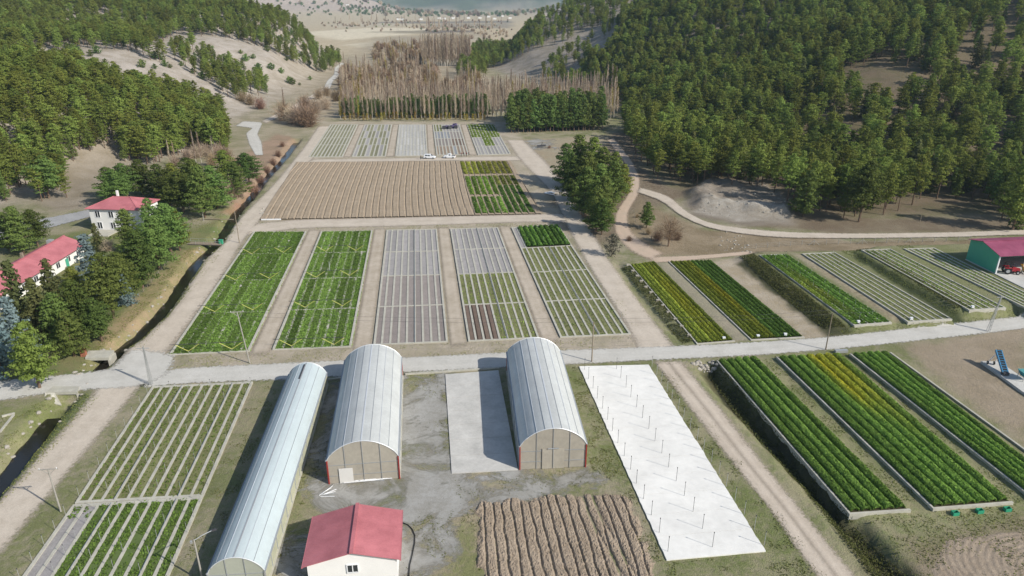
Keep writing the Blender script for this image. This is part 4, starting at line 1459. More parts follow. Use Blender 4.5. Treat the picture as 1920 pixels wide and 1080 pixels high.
def greenhouse(name, label, fl, fr, length, eave, ridge, npan, mats, sides, posts, arcs, endw, pointed=0.0, sub=3, over=0.0):
    fl, fr = np.array(fl), np.array(fr)
    ew = (fr - fl); wd = np.linalg.norm(ew); ew = ew / wd
    el = np.array([-ew[1], ew[0]])
    mid = (fl + fr) / 2
    root = thing(name, label, 'greenhouse', (*mid, 0))

    def at(u, l, z):
        p = mid + ew * u + el * l
        return (p[0], p[1], z)
    prof = arch(wd, eave, ridge, npan * sub, pointed)
    for k in range(npan):
        mb = MB()
        seg = prof[k * sub:(k + 1) * sub + 1]
        nl = 10
        vs, fs = [], []
        for i in range(nl + 1):
            for (u, z) in seg:
                vs.append(at(u, -over + (length + 2 * over) * i / nl, z))
        m = len(seg)
        for i in range(nl):
            for j in range(m - 1):
                fs.append((i * m + j, i * m + j + 1, (i + 1) * m + j + 1, (i + 1) * m + j))
        mb.add(vs, fs)
        # underside
        mb.add([(v[0], v[1], v[2] - 0.03) for v in vs], [f[::-1] for f in fs])
        mb.build('roof_panel', M[mats[0]], root, smooth=True)
    for k in range(npan + 1):
        u, z = prof[k * sub]
        mb = MB().bar(at(u, -over - 0.05, z + 0.025), at(u, length + over + 0.05, z + 0.025), 0.055 if k not in (npan // 2,) else 0.16, 0.04)
        mb.build('roof_seam', M['seam'] if k % 2 == 0 else M['seam_dark'], root)
    for q in range(arcs + 1):
        l = length * q / arcs
        if q == 0: l -= over + 0.03
        if q == arcs: l += over + 0.03
        mb = MB()
        pts = [at(u, l, z + (0.035 if q in (0, arcs) else -0.075)) for (u, z) in prof]
        mb.tube(pts, 0.06 if q in (0, arcs) else 0.045, 5)
        mb.build('roof_hoop', M['seam'] if q in (0, arcs) else M['metal'], root)
    # end walls from upright sheets
    for l, sgn in ((0.0, 1), (length, -1)):
        us = np.linspace(-wd / 2, wd / 2, endw + 1)
        pu = np.array([p[0] for p in prof]); pz = np.array([p[1] for p in prof])
        for a, b in zip(us[:-1], us[1:]):
            uu = np.linspace(a + 0.02, b - 0.02, 5)
            top = np.interp(uu, pu, pz) - 0.04
            quad = [at(a + 0.02, l, 0.05), at(b - 0.02, l, 0.05)] + [at(u, l, z) for u, z in zip(uu[::-1], top[::-1])]
            MB().slab(quad, 0.04 * sgn).build('end_panel', M[mats[1]], root)
        for zz_ in (1.25, eave * 0.62 + 0.6):
            MB().bar(at(-wd / 2 + 0.1, l - 0.05 * sgn, zz_), at(wd / 2 - 0.1, l - 0.05 * sgn, zz_), 0.045).build('end_rail', M['seam_dark'], root)
        for u in us:
            z = np.interp(u, pu, pz) - 0.05
            edge = u in (us[0], us[-1])
            MB().bar(at(u, l - 0.06 * sgn, 0), at(u, l - 0.06 * sgn, z), 0.16 if edge else 0.05).build('post' if edge else 'end_rib', M[posts if edge else 'seam_dark'], root)
    for sgn in (-1, 1):
        u = sgn * wd / 2
        ns = sides
        for i in range(ns):
            l0, l1 = length * i / ns + 0.03, length * (i + 1) / ns - 0.03
            q = [at(u, l0, 0.25), at(u, l1, 0.25), at(u, l1, eave - 0.03), at(u, l0, eave - 0.03)]
            MB().slab(q if sgn > 0 else q[::-1], 0.04).build('side_panel', M[mats[2]], root)
        MB().bar(at(u, 0, 0.1), at(u, length, 0.1), 0.3, 0.3).build('plinth', M['concrete'], root)
        MB().bar(at(u + sgn * 0.08, -0.1, eave), at(u + sgn * 0.08, length + 0.1, eave), 0.16, 0.12).build('gutter', M['seam_dark'], root)
        for i in range(1, ns):
            l0 = length * i / ns
            MB().bar(at(u + sgn * 0.04, l0, 0), at(u + sgn * 0.04, l0, eave), 0.07).build('side_post', M['seam_dark'], root)
    return root, at, wd


g, at, wd = greenhouse('greenhouse', 'arched polycarbonate greenhouse with the white door and pipes at its foot', P(617.7, 907.5)[:2], P(749.7, 897)[:2], 27.4, 3.7, 6.35, 8,
                       ('poly', 'endwall', 'poly'), 9, 'red_post', 9, 4)
d_ = MB().slab([at(-wd / 2 + 1.4, -0.14, 0.05), at(-wd / 2 + 3.2, -0.14, 0.05), at(-wd / 2 + 3.2, -0.14, 2.35), at(-wd / 2 + 1.4, -0.14, 2.35)], 0.06)
dr = d_.build('door', M['door_white'], g)
MB().bar(at(-wd / 2 + 1.35, -0.17, 0), at(-wd / 2 + 1.35, -0.17, 2.4), 0.07).build('door_frame', M['seam'], dr)
dr.location = (0, 0, 0)
g, at, wd = greenhouse('greenhouse', 'arched polycarbonate greenhouse standing on the pale concrete slab', P(974.7, 880.5)[:2], P(1097.7, 875)[:2], 26.9, 3.75, 6.4, 8,
                       ('poly', 'endwall', 'poly'), 9, 'red_post', 9, 4)
dd = MB().slab([at(-1.5, -0.12, 0.05), at(1.5, -0.12, 0.05), at(1.5, -0.12, 3.3), at(-1.5, -0.12, 3.3)], 0.05).build('sliding_door', M['endwall'], g)
MB().bar(at(-0.75, -0.2, 3.35), at(0.75, -0.2, 3.35), 0.1).build('door_rail', M['seam_dark'], g)
MB().bar(at(0, -0.18, 0.1), at(0, -0.18, 3.3), 0.05).build('door_rib', M['seam_dark'], g)
# long film tunnel
pl, pr = G(389.4, 1075.7, 58.6), G(496, 1069, 59.1)
pl, pr = P(389.4, 1075.7, 2.3)[:2], P(496, 1069, 2.3)[:2]
g, at, wd = greenhouse('greenhouse', 'long narrow film covered tunnel greenhouse beside the kerbed olive bed', pl, pr, 43.2, 2.3, 4.3, 6, ('film', 'film_end', 'side_film'), 16, 'metal', 18, 3, sub=4)
vn = MB().bar(at(-0.2, 38.0, 4.33), at(-0.2, 42.6, 4.33), 0.18, 0.1).build('roof_vent', M['dark_metal'], g)


# ------------------------------------------------------------------ concrete slabs
def slab_thing(name, label, cat, pts, h, mat, joints=None):
    W = PP(pts)
    root = thing(name, label, cat, (*W[0], 0))
    return root, W


r_, W_ = slab_thing('concrete_slab', 'pale concrete slab half shaded by the greenhouse beside it', 'concrete slab', [(847, 889), (1095, 874), (1025, 690), (835, 703)], 0.12, 'slab')
Wc = PP([(847, 889), (973, 882), (936, 695), (835, 703)])
for j in range(7):
    v0, v1 = j / 7, (j + 1) / 7
    q = [bil(Wc, 0.0, v0 + .001), bil(Wc, 0.985, v0 + .001), bil(Wc, 0.985, v1 - .001), bil(Wc, 0.0, v1 - .001)]
    MB().prism([tuple(p) for p in q], -0.1, 0.14 + 0.004 * (j % 2)).build('slab_bay', M['slab'], r_)
r_, W_ = slab_thing('planting_pad', 'long bright white planting pad set with rows of thin posts', 'planting pad', [(1250, 1052), (1435, 1035), (1216, 685), (1086, 688)], 0.1, 'white_pad')
for j in range(12):
    v0, v1 = j / 12, (j + 1) / 12
    vv = np.linspace(v0 + .0004, v1 - .0004, 7)
    jl = 0.010 * fbm(vv * 90, vv * 0 + 3, 81, 2) * (vv > 0.02); jr = 0.010 * fbm(vv * 90, vv * 0 + 9, 82, 2)
    q = [bil(W_, x, y) for x, y in zip(jl, vv)] + [bil(W_, 1 + x, y) for x, y in zip(jr[::-1], vv[::-1])]
    MB().prism([tuple(p) for p in q][::-1], -0.1, 0.16 + 0.003 * (j % 2)).build('pad_sheet', M['white_pad'], r_)
WPAD = W_
# kerb along the road in front of the slab
kr = MB(); a_, b_ = P(760, 703), P(936, 691)
kr.bar((*a_[:2], 0.12), (*b_[:2], 0.12), 0.3, 0.3)
tag(kr.build('kerb_line', M['concrete']), 'thin white kerb along the gravel road between the two arched greenhouses', 'kerb')
kr = MB(); a_, b_ = P(602, 715), P(650, 708)
kr.bar((*a_[:2], 0.12), (*b_[:2], 0.12), 0.25, 0.25)
tag(kr.build('kerb_line', M['concrete']), 'short white kerb between the tunnel and the first arched greenhouse', 'kerb')


# ------------------------------------------------------------------ houses
def window(parent, at, u, z, w, h, out, two=True):
    """at(u, out, z): window in the wall plane; frame proud, glass set in"""
    fr = MB()
    for (du, dz, sw, sh) in ((0, h / 2 + 0.04, w + 0.16, 0.1), (0, -h / 2 - 0.04, w + 0.16, 0.1), (-w / 2 - 0.04, 0, 0.1, h), (w / 2 + 0.04, 0, 0.1, h)) + (((0, 0, 0.09, h),) if two else ()):
        c0 = at(u + du - sw / 2, out, z + dz); c1 = at(u + du + sw / 2, out, z + dz)
        fr.bar(c0, c1, 0.09, sh)
    f = fr.build('window', M['white_plastic'], parent)
    p = [at(u - w / 2, out - 0.02, z - h / 2), at(u + w / 2, out - 0.02, z - h / 2), at(u + w / 2, out - 0.02, z + h / 2), at(u - w / 2, out - 0.02, z + h / 2)]
    f['_o'] = list(parent.location)
    MB().slab(p, 0.03).build('pane', M['glass'], f)
    return f


# gable house in the foreground
z_e, z_r = 3.2, 4.6
lb, lf = P(586.7, 970, z_e)[:2], P(566.7, 1064, z_e)[:2]
rb, rf = P(754.4, 955.6, z_e)[:2], P(750, 1049, z_e)[:2]
ew = (rf - lf); wd = np.linalg.norm(ew); ew /= wd
el = np.array([-ew[1], ew[0]])
ln = 8.0
mid = lf + ew * wd / 2
house = thing('house', 'small white house with a pink red gable roof at the lower edge', 'house', (*mid, 0))


def hat(u, l, z):
    p = mid + ew * u + el * l
    return np.array((p[0], p[1], z))


ru = -0.03
pr = P(657.8, 1041, z_r)[:2]
ru = float((pr - mid) @ ew)
hw = wd / 2
body = MB()
for l in (0.35, ln - 0.35):
    q = [hat(-hw + .4, l, 0), hat(hw - .4, l, 0), hat(hw - .4, l, z_e - 0.0), hat(ru, l, z_r - 0.12), hat(-hw + .4, l, z_e - 0.0)]
    body.slab(q if l < 1 else q[::-1], 0.25)
body.slab([hat(-hw + .4, ln - .6, 0), hat(-hw + .4, .6, 0), hat(-hw + .4, .6, z_e), hat(-hw + .4, ln - .6, z_e)], 0.25)
body.slab([hat(hw - .4, .6, 0), hat(hw - .4, ln - .6, 0), hat(hw - .4, ln - .6, z_e), hat(hw - .4, .6, z_e)], 0.25)
body.build('wall', M['white_wall'], house)
for s in (-1, 1):
    npn = 8
    for k in range(npn):
        l0, l1 = ln * k / npn + 0.006, ln * (k + 1) / npn - 0.006
        q = [hat(s * hw, l0, z_e), hat(s * hw, l1, z_e), hat(ru, l1, z_r), hat(ru, l0, z_r)]
        MB().slab(q if s > 0 else q[::-1], 0.07).build('roof_sheet', M['red_roof'], house)
MB().bar(hat(ru, -0.05, z_r + 0.05), hat(ru, ln + 0.05, z_r + 0.05), 0.42, 0.14).build('ridge_cap', M['red_roof'], house)
for s in (-1, 1):
    MB().bar(hat(s * (hw + 0.05), -0.05, z_e - 0.07), hat(s * (hw + 0.05), ln + 0.05, z_e - 0.07), 0.12).build('gutter', M['red_roof'], house)
wu = float((P(661, 1068, 2.2)[:2] - mid) @ ew)
window(house, lambda u, o, z: tuple(hat(u, 0.35 - o, z)), wu, 2.2, 1.1, 1.0, 0.06)

# two storey house behind the garden trees
A = np.array((-114.0, 184.6)); Bx = np.array((-99.4, 183.2)); e1 = (Bx - A) / np.linalg.norm(Bx - A); w1 = 13.9; e2 = np.array([-e1[1], e1[0]]); d1 = 9.5
h2 = thing('house', 'two storey white house with a hipped red roof behind the garden trees', 'house', (*A, 0))


def h2a(u, l, z):
    p = A + e1 * u + e2 * l
    return np.array((p[0], p[1], z))


ze, zr = 6.2, 8.3
b = MB()
c4 = [h2a(0, 0, 0), h2a(w1, 0, 0), h2a(w1, d1, 0), h2a(0, d1, 0)]
b.prism([tuple(p[:2]) for p in c4], -0.3, ze)
b.build('wall', M['white_wall'], h2)
ov = 0.6
E0, E1, E2, E3 = h2a(-ov, -ov, ze), h2a(w1 + ov, -ov, ze), h2a(w1 + ov, d1 + ov, ze), h2a(-ov, d1 + ov, ze)
R0, R1 = h2a(4.6, d1 / 2, zr), h2a(w1 - 4.6, d1 / 2, zr)
for q in ([E0, E1, R1, R0], [E2, E3, R0, R1], [E1, E2, R1], [E3, E0, R0]):
    MB().slab(q, 0.12).build('roof_plane', M['red_roof'], h2)
mbr = MB(); mbr.bar(R0, R1, 0.25, 0.15); mbr.build('ridge_cap', M['red_roof'], h2)
for (p, q) in ((E0, R0), (E1, R1), (E2, R1), (E3, R0)):
    MB().bar(p + (0, 0, .05), q + (0, 0, .05), 0.2, 0.12).build('hip_cap', M['red_roof'], h2)
MB().box(h2a(4.0, 7.5, 8.3), (0.5, 0.5, 1.8)).build('chimney', M['white_wall'], h2)
for u in (2.3, 6.1, 10.0):
    for z in (1.5, 4.6):
        window(h2, lambda uu, o, zz: tuple(h2a(uu, -o, zz)), u, z, 1.3, 1.7, 0.05)
for l in (2.2, 6.4):
    for z in (1.5, 4.6):
        window(h2, lambda uu, o, zz: tuple(h2a(w1 + o, uu, zz)), l, z, 1.2, 1.6, 0.05)
MB().bar(h2a(9.0, -0.1, 0), h2a(9.0, -0.1, ze), 0.12, n=6).build('downpipe', M['metal'], h2)
MB().prism([tuple(h2a(1.8, -5, 0)[:2]), tuple(h2a(7.5, -5, 0)[:2]), tuple(h2a(7.5, -0.02, 0)[:2]), tuple(h2a(1.8, -0.02, 0)[:2])], -0.2, 0.25).build('porch_slab', M['concrete'], h2)

# long single storey building at the left edge
za, zb = 3.2, 5.2
e0 = P(160, 456, za)[:2]; e9 = P(0, 553, za)[:2]
ed = (e9 - e0) / np.linalg.norm(e9 - e0)         # runs towards the camera
en = np.array([ed[1], -ed[0]])
if en @ (np.array([-140, 150]) - e0) < 0: en = -en   # away from the camera side
Lb = 52.0; Wb = 9.4
lbd = thing('long_building', 'long white single storey building with a red gable roof at the left edge', 'building', (*e0, 0))


def la(l, w_, z):
    p = e0 + ed * l + en * w_
    return np.array((p[0], p[1], z))


b = MB()
b.prism([tuple(la(0.5, 0.5, 0)[:2]), tuple(la(Lb, 0.5, 0)[:2]), tuple(la(Lb, Wb - 0.5, 0)[:2]), tuple(la(0.5, Wb - 0.5, 0)[:2])], -0.3, za)
for l in (0.5, Lb - 0.3):
    b.slab([la(l, 0.5, za), la(l, Wb - .5, za), la(l, Wb / 2, zb - .15)], 0.25)
b.build('wall', M['white_wall'], lbd)
nb = 13
for k in range(nb):
    l0, l1 = Lb * k / nb + 0.01, Lb * (k + 1) / nb - 0.01
    q = [la(l0, -0.3, za - 0.1), la(l0, Wb / 2, zb), la(l1, Wb / 2, zb), la(l1, -0.3, za - 0.1)]
    n_ = np.cross(q[1] - q[0], q[2] - q[0])
    MB().slab(q if n_[2] > 0 else q[::-1], 0.08).build('roof_sheet', M['red_roof'], lbd)
    q = [la(l0, Wb + 0.3, za - 0.1), la(l0, Wb / 2, zb), la(l1, Wb / 2, zb), la(l1, Wb + 0.3, za - 0.1)]
    n_ = np.cross(q[1] - q[0], q[2] - q[0])
    MB().slab(q if n_[2] > 0 else q[::-1], 0.08).build('roof_sheet', M['red_roof'], lbd)
MB().bar(la(-0.05, Wb / 2, zb + 0.04), la(Lb, Wb / 2, zb + 0.04), 0.35, 0.12).build('ridge_cap', M['red_roof'], lbd)
for l in np.arange(3.0, Lb - 2, 4.2):
    window(lbd, lambda uu, o, zz: tuple(la(uu, 0.5 - o, zz)), l, 1.75, 1.4, 1.3, 0.05)
MB().slab([la(7.4, 0.44, 0), la(8.5, 0.44, 0), la(8.5, 0.44, 2.1), la(7.4, 0.44, 2.1)], 0.06).build('door', M['green_sheet'], lbd)
ch = MB().box(la(15, Wb / 2 + 0.8, 5.5), (0.5, 0.5, 1.3)).build('chimney', M['wood'], lbd)
MB().box(la(4.0, Wb / 2 + 1.0, 5.0), (1.2, 1.2, 0.9)).build('roof_hatch', M['metal'], lbd)

# green shed with the crimson roof
sz = 1.6
sb, sf = P(1811, 486, sz)[:2], P(1866, 513, sz)[:2]
sd = (sb - sf) / np.linalg.norm(sb - sf); sn = np.array([sd[1], -sd[0]]); sw = np.linalg.norm(sb - sf)
shed = thing('shed', 'open fronted green metal shed with a crimson roof at the right edge', 'shed', (*sf, sz))


def sa(l, u, z):
    p = sf + sd * l + sn * u
    return np.array((p[0], p[1], sz + z))


hf, hr, hb = 4.5, 5.8, 4.9
lr = sw * 0.56
SL = 26.0
for u in (0.0, SL):
    npn = 6
    ls = np.linspace(0, sw, npn + 1)
    for a, b_ in zip(ls[:-1], ls[1:]):
        f_ = lambda l: np.interp(l, [0, lr, sw], [hf, hr, hb])
        mids = [lr] if a < lr < b_ else []
        q = [sa(a + 0.008, u, -0.3), sa(b_ - 0.008, u, -0.3), sa(b_ - 0.008, u, f_(b_))] + [sa(m_, u, f_(m_)) for m_ in mids] + [sa(a + 0.008, u, f_(a))]
        MB().slab(q[::-1], 0.08).build('wall_sheet', M['green_sheet'], shed)
MB().slab([sa(sw, 0.05, -.3), sa(sw, SL, -.3), sa(sw, SL, hb), sa(sw, 0.05, hb)], 0.08).build('back_wall', M['green_sheet'], shed)
npn = 13
for k in range(npn):
    u0, u1 = -0.5 + (SL + 1) * k / npn + 0.008, -0.5 + (SL + 1) * (k + 1) / npn - 0.008
    MB().slab([sa(-0.7, u0, hf - 0.15), sa(-0.7, u1, hf - 0.15), sa(lr, u1, hr + 0.1), sa(lr, u0, hr + 0.1)], 0.08).build('roof_sheet', M['purple_roof'], shed)
    MB().slab([sa(lr, u0, hr + 0.1), sa(lr, u1, hr + 0.1), sa(sw + 0.5, u1, hb), sa(sw + 0.5, u0, hb)], 0.08).build('roof_sheet', M['purple_roof'], shed)
MB().bar(sa(lr, -0.5, hr + 0.14), sa(lr, SL + 0.5, hr + 0.14), 0.4, 0.1).build('ridge_cap', M['purple_roof'], shed)
for u in (0.05, 6.5, 13, 19.5, 26):
    MB().bar(sa(-0.02, u, -0.2), sa(-0.02, u, hf - 0.1), 0.25).build('post', M['white_plastic'], shed)
fl_ = [sa(-9, -0.2, 0), sa(-9, SL, 0), sa(sw, SL, 0), sa(sw, -0.2, 0)]
MB().prism([tuple(p[:2]) for p in fl_], sz - 1.0, sz + 0.06).build('floor_slab', M['slab'], shed)


# tractor and trailer in the shed
def wheel(parent, c, r, w_, ax, name='wheel'):
    a = np.array((*ax, 0.0))
    t = MB().bar(np.array(c) - a * w_ / 2, np.array(c) + a * w_ / 2, 2 * r, n=14).build(name, M['black'], parent)
    t['_o'] = list(parent.location)
    MB().bar(np.array(c) - a * (w_ / 2 + 0.02), np.array(c) + a * (w_ / 2 + 0.02), r * 1.05, n=10).build('rim', M['metal'], t)
    return t


c0 = sa(-0.4, 3.3, 0.06)
tr = thing('tractor', 'red tractor parked in the mouth of the green shed', 'tractor', c0)
fx = np.array((*(-sd * 0.35 + sn * 0.94), 0)); fx /= np.linalg.norm(fx); fy = np.array((-fx[1], fx[0], 0))


def ta_(x, y, z):
    return c0 + fx * x + fy * y + np.array((0, 0, z))


ax2 = fy[:2]
for s in (-1, 1):
    wheel(tr, ta_(-0.9, s * 0.75, 0.75), 0.75, 0.4, ax2, 'rear_wheel')
    wheel(tr, ta_(1.2, s * 0.65, 0.45), 0.45, 0.28, ax2, 'front_wheel')
    MB().slab([ta_(-1.6, s * 0.75 - .25, 1.5), ta_(-1.6, s * 0.75 + .25, 1.5), ta_(-0.2, s * 0.75 + .25, 1.5), ta_(-0.2, s * .75 - .25, 1.5)][::-1], 0.08).build('mudguard', M['red_paint'], tr)
MB().slab([ta_(0.1, -.38, 1.5), ta_(1.7, -.33, 1.3), ta_(1.7, .33, 1.3), ta_(.1, .38, 1.5)], 0.8).build('bonnet', M['red_paint'], tr)
cb = MB()
for (x, y) in ((-1.3, -.55), (-1.3, .55), (-.05, -.55), (-.05, .55)):
    cb.bar(ta_(x, y, 1.0), ta_(x, y, 2.45), 0.09)
cb.build('cab_frame', M['black'], tr)
MB().slab([ta_(-1.45, -.65, 2.55), ta_(.1, -.65, 2.55), ta_(.1, .65, 2.55), ta_(-1.45, .65, 2.55)], 0.1).build('cab_roof', M['black'], tr)
MB().slab([ta_(-.9, -.25, 1.35), ta_(-.45, -.25, 1.35), ta_(-.45, .25, 1.35), ta_(-.9, .25, 1.35)], 0.25).build('seat', M['black'], tr)
MB().bar(ta_(1.0, .3, 1.4), ta_(1.0, .3, 2.2), 0.08, n=6).build('exhaust', M['dark_metal'], tr)
c0 = sa(-0.9, 6.6, 0.06)
ym = thing('trailer', 'yellow hopper trailer beside the red tractor in the shed', 'trailer', c0)
hp = MB()
lo = [ta_(x, y, 0.7) for x, y in ((-.6, -.4), (.6, -.4), (.6, .4), (-.6, .4))]
hi = [ta_(x, y, 1.9) for x, y in ((-1.1, -.9), (1.1, -.9), (1.1, .9), (-1.1, .9))]
hp.add(lo + hi, [(3, 2, 1, 0), (0, 1, 5, 4), (1, 2, 6, 5), (2, 3, 7, 6), (3, 0, 4, 7)])
hp.build('hopper', M['yellow_paint'], ym)
for s in (-1, 1):
    wheel(ym, ta_(0, s * 0.8, 0.4), 0.4, 0.22, ax2)
MB().bar(ta_(0, -.8, .45), ta_(0, .8, .45), 0.12).build('axle', M['dark_metal'], ym)
MB().bar(ta_(-.6, 0, .6), ta_(-2.0, 0, .5), 0.12).build('drawbar', M['yellow_paint'], ym)

# ------------------------------------------------------------------ conveyor on its pad
pp = PP([(1838, 681), (1872, 682), (1990, 762), (1990, 785), (1915, 738)], 0.0)
pad = MB(); pad.prism([tuple(p) for p in pp][::-1], -0.3, 0.45)
tag(pad.build('loading_pad', M['slab']), 'small pointed concrete pad carrying the blue conveyor', 'concrete pad')
c0 = P(1884, 703, 0.45)
cv = thing('belt_conveyor', 'tall blue inclined belt conveyor standing on the small concrete pad', 'conveyor', c0)
top_ = None
lo_ = np.array(c0) + (0, 0, 0.35)
tp = G(1872, 657, c0[1] + 4.2)
dv_ = tp - lo_; side = np.cross(dv_, (0, 0, 1.0)); side /= np.linalg.norm(side)
for s in (-1, 1):
    rail = MB().bar(lo_ + side * s * 0.42, tp + side * s * 0.42, 0.14, 0.4)
    rail.build('side_rail', M['blue_paint'], cv)
bl = MB().slab([lo_ + side * .36 + (0, 0, .1), lo_ - side * .36 + (0, 0, .1), tp - side * .36 + (0, 0, .1), tp + side * .36 + (0, 0, .1)], 0.06)
bl.build('belt', M['black'], cv)
for k in range(9):
    q = lo_ + dv_ * (k + .5) / 9
    MB().bar(q + side * .45 + (0, 0, .18), q - side * .45 + (0, 0, .18), 0.1, 0.1).build('cleat', M['blue_paint'], cv)
md = lo_ + dv_ * 0.86
for s in (-1, 1):
    ft = np.array((md[0] - 0.9, md[1] + 0.1, 0.75)) + side * s * 0.5
    MB().bar(md + side * s * 0.4, ft, 0.09).build('leg', M['white_plastic'], cv)
    wheel(cv, ft, 0.3, 0.16, side[:2] / np.linalg.norm(side[:2]))
MB().box(lo_ + (0, 0, -0.05), (1.0, 0.7, 0.45)).build('foot_box', M['dark_metal'], cv)
c0 = P(1912, 712, 0.45)
hpn = thing('feed_hopper', 'teal feed hopper on thin legs at the right edge of the pad', 'hopper', c0)
hb_ = MB()
lo = [np.array(c0) + p for p in ((.2, -.5, .7), (1.6, -.5, .7), (1.6, .5, .7), (.2, .5, .7))]
hi = [np.array(c0) + p for p in ((-.2, -.9, 1.6), (2.1, -.9, 1.6), (2.1, .9, 1.6), (-.2, .9, 1.6))]
hb_.add(lo + hi, [(3, 2, 1, 0), (0, 1, 5, 4), (1, 2, 6, 5), (2, 3, 7, 6), (3, 0, 4, 7)])
hb_.build('hopper_bin', M['teal_paint'], hpn)
for (x, y) in ((0, -.7), (1.9, -.7), (1.9, .7), (0, .7)):
    MB().bar(np.array(c0) + (x, y, 0), np.array(c0) + (x, y, 1.3), 0.08).build('leg', M['metal'], hpn)
pad2 = None


# ------------------------------------------------------------------ bridges and banks
def culvert(label, far_l, far_r, near_r, near_l, back=False):
    W = PP([far_l, far_r, near_r, near_l])
    c = W.mean(0)
    r = thing('culvert_bridge', label, 'bridge', (*c, 0))
    MB().prism([tuple(p) for p in W][::-1], -0.25, 0.28).build('deck', M['concrete'], r)
    for (a, b) in ((W[3], W[0]), (W[2], W[1])):
        MB().bar((*a, -1.0), (*b, -1.0), 0.4, 1.5).build('abutment', M['concrete'], r)
    return r, W


culvert('upper concrete culvert bridge where the stream passes under the junction', (166, 660), (214, 659), (204, 673), (160, 674))
r, W = culvert('lower concrete culvert bridge with a sloping white wing wall', (100, 727), (150, 727), (145, 737), (88, 738))
q = PP([(85, 738), (103, 738), (112, 746), (82, 750)])
MB().slab([(*q[0], .2), (*q[3], -0.2), (*q[2], -1.3), (*q[1], .2)], 0.2).build('wing_wall', M['concrete'], r)
a_, b_ = P(355, 457), P(417, 459)
fb = thing('foot_bridge', 'narrow plank footbridge with a thin railing over the stream', 'footbridge', (*((a_ + b_) / 2)[:2], 0))
dv_ = (b_ - a_); L_b = np.linalg.norm(dv_); dv_ /= L_b; nv = np.array((-dv_[1], dv_[0], 0))
for k in range(12):
    p = a_ + dv_ * (k + 0.5) * L_b / 12
    MB().bar(p - nv * 0.9 + (0, 0, .22), p + nv * 0.9 + (0, 0, .22), L_b / 12 * 0.9, 0.07).build('plank', M['wood'], fb)
for s in (-1, 1):
    MB().bar(a_ + nv * s * .8 + (0, 0, .08), b_ + nv * s * .8 + (0, 0, .08), 0.16, 0.2).build('beam', M['dark_metal'], fb)
    MB().bar(a_ + nv * s * .85 + (0, 0, 1.15), b_ + nv * s * .85 + (0, 0, 1.15), 0.05).build('handrail', M['metal'], fb)
    for k in range(5):
        p = a_ + dv_ * L_b * k / 4 + nv * s * .85
        MB().bar(p + (0, 0, .2), p + (0, 0, 1.15), 0.05).build('rail_post', M['metal'], fb)
gb = P(415, 458)
bx = thing('valve_cabinet', 'small green cabinet at the road end of the footbridge', 'cabinet', gb)
MB().box(gb + (0, 0, .6), (0.9, 0.7, 1.1)).build('cabinet_body', M['green_plastic'], bx)
MB().box(gb + (0, 0, 1.19), (1.0, 0.8, 0.08)).build('lid', M['green_plastic'], bx)
# planks across the stream farther up
a_, b_ = P(380, 412), P(438, 413)
pk = MB().bar((*a_[:2], .25), (*b_[:2], .25), 0.35, 0.12)
tag(pk.build('plank_bridge', M['wood']), 'single pale plank laid across the upper stream', 'plank')
# ------------------------------------------------------------------ trees
def tufts_to_quads(C, R, per, flat, size, rng, up=0.5):
    """leaf quads spread through flattened tufts. C (n,3) centres, R (n,) radii"""
    n = len(C)
    d = rng.normal(size=(n, per, 3))
    d /= np.linalg.norm(d, axis=2)[..., None]
    d *= (rng.random((n, per, 1)) ** 0.45)
    d[..., 2] *= flat
    X = (C[:, None] + d * R[:, None, None]).reshape(-1, 3)
    rad = np.c_[C[:, :2], np.zeros(n)]
    rad /= np.linalg.norm(rad, axis=1)[:, None] + 1.0
    out = (d / (np.linalg.norm(d, axis=2)[..., None] + 1e-6) * np.array((1, 1, 1.2)) * 0.9 + rad[:, None] * 0.45).reshape(-1, 3)
    return leaf_quads(X, size, 0.3, rng, 0.55, out)


def conifer_crown(seed, h, r, base, prof, nbr, per, flat, droop, tr, leaf, gapq=0.25):
    rng = np.random.default_rng(seed)
    C, R = [], []
    lean = rng.normal(size=2) * 0.025 * h
    for i in range(nbr):
        t = (i + rng.random()) / nbr
        t = t ** 0.85
        z = h * (base + (1 - base) * t)
        a = i * 2.39996 + rng.normal() * 0.5
        L = r * prof(t) * (0.62 + 0.55 * rng.random())
        if rng.random() < gapq * 0.4: L *= 0.55
        m = max(1, int(round(L / (tr * 1.05))))
        for k in range(m):
            q = (k + 0.75) / m
            x = math.cos(a) * L * q + lean[0] * t
            y = math.sin(a) * L * q + lean[1] * t
            zz = z + droop * L * q * q + rng.normal() * 0.08 * tr
            C.append((x + rng.normal() * .18 * tr, y + rng.normal() * .18 * tr, zz))
            R.append(tr * (0.75 + 0.5 * rng.random()) * (0.65 + 0.35 * min(1, prof(t) + .2)))
    C.append((lean[0], lean[1], h * 0.985)); R.append(tr * 0.5)
    return tufts_to_quads(np.array(C), np.array(R), per, flat, leaf, rng), lean


def trunk_mesh(h, r0, seed, limbs=0, top=0.9, base=0.3, lr=2.0):
    rng = np.random.default_rng(seed + 99)
    mb = MB()
    lean = rng.normal(size=2) * 0.02 * h
    pts = [np.array((lean[0] * t, lean[1] * t, h * top * t - 0.5 * (t == 0))) for t in np.linspace(0, 1, 6)]
    mb.tube(pts, [r0 * (1 - 0.85 * t) for t in np.linspace(0, 1, 6)], 6)
    for i in range(limbs):
        t = base + (top - base) * (i + rng.random()) / limbs
        a = i * 2.4
        p = np.array((lean[0] * t, lean[1] * t, h * t))
        L = lr * (1.1 - t) * 1.2
        mb.tube([p, p + np.array((math.cos(a) * L * .6, math.sin(a) * L * .6, L * .12)), p + np.array((math.cos(a) * L, math.sin(a) * L, L * .3))], [r0 * .28, r0 * .18, r0 * .06], 4, cap=False)
    return mb


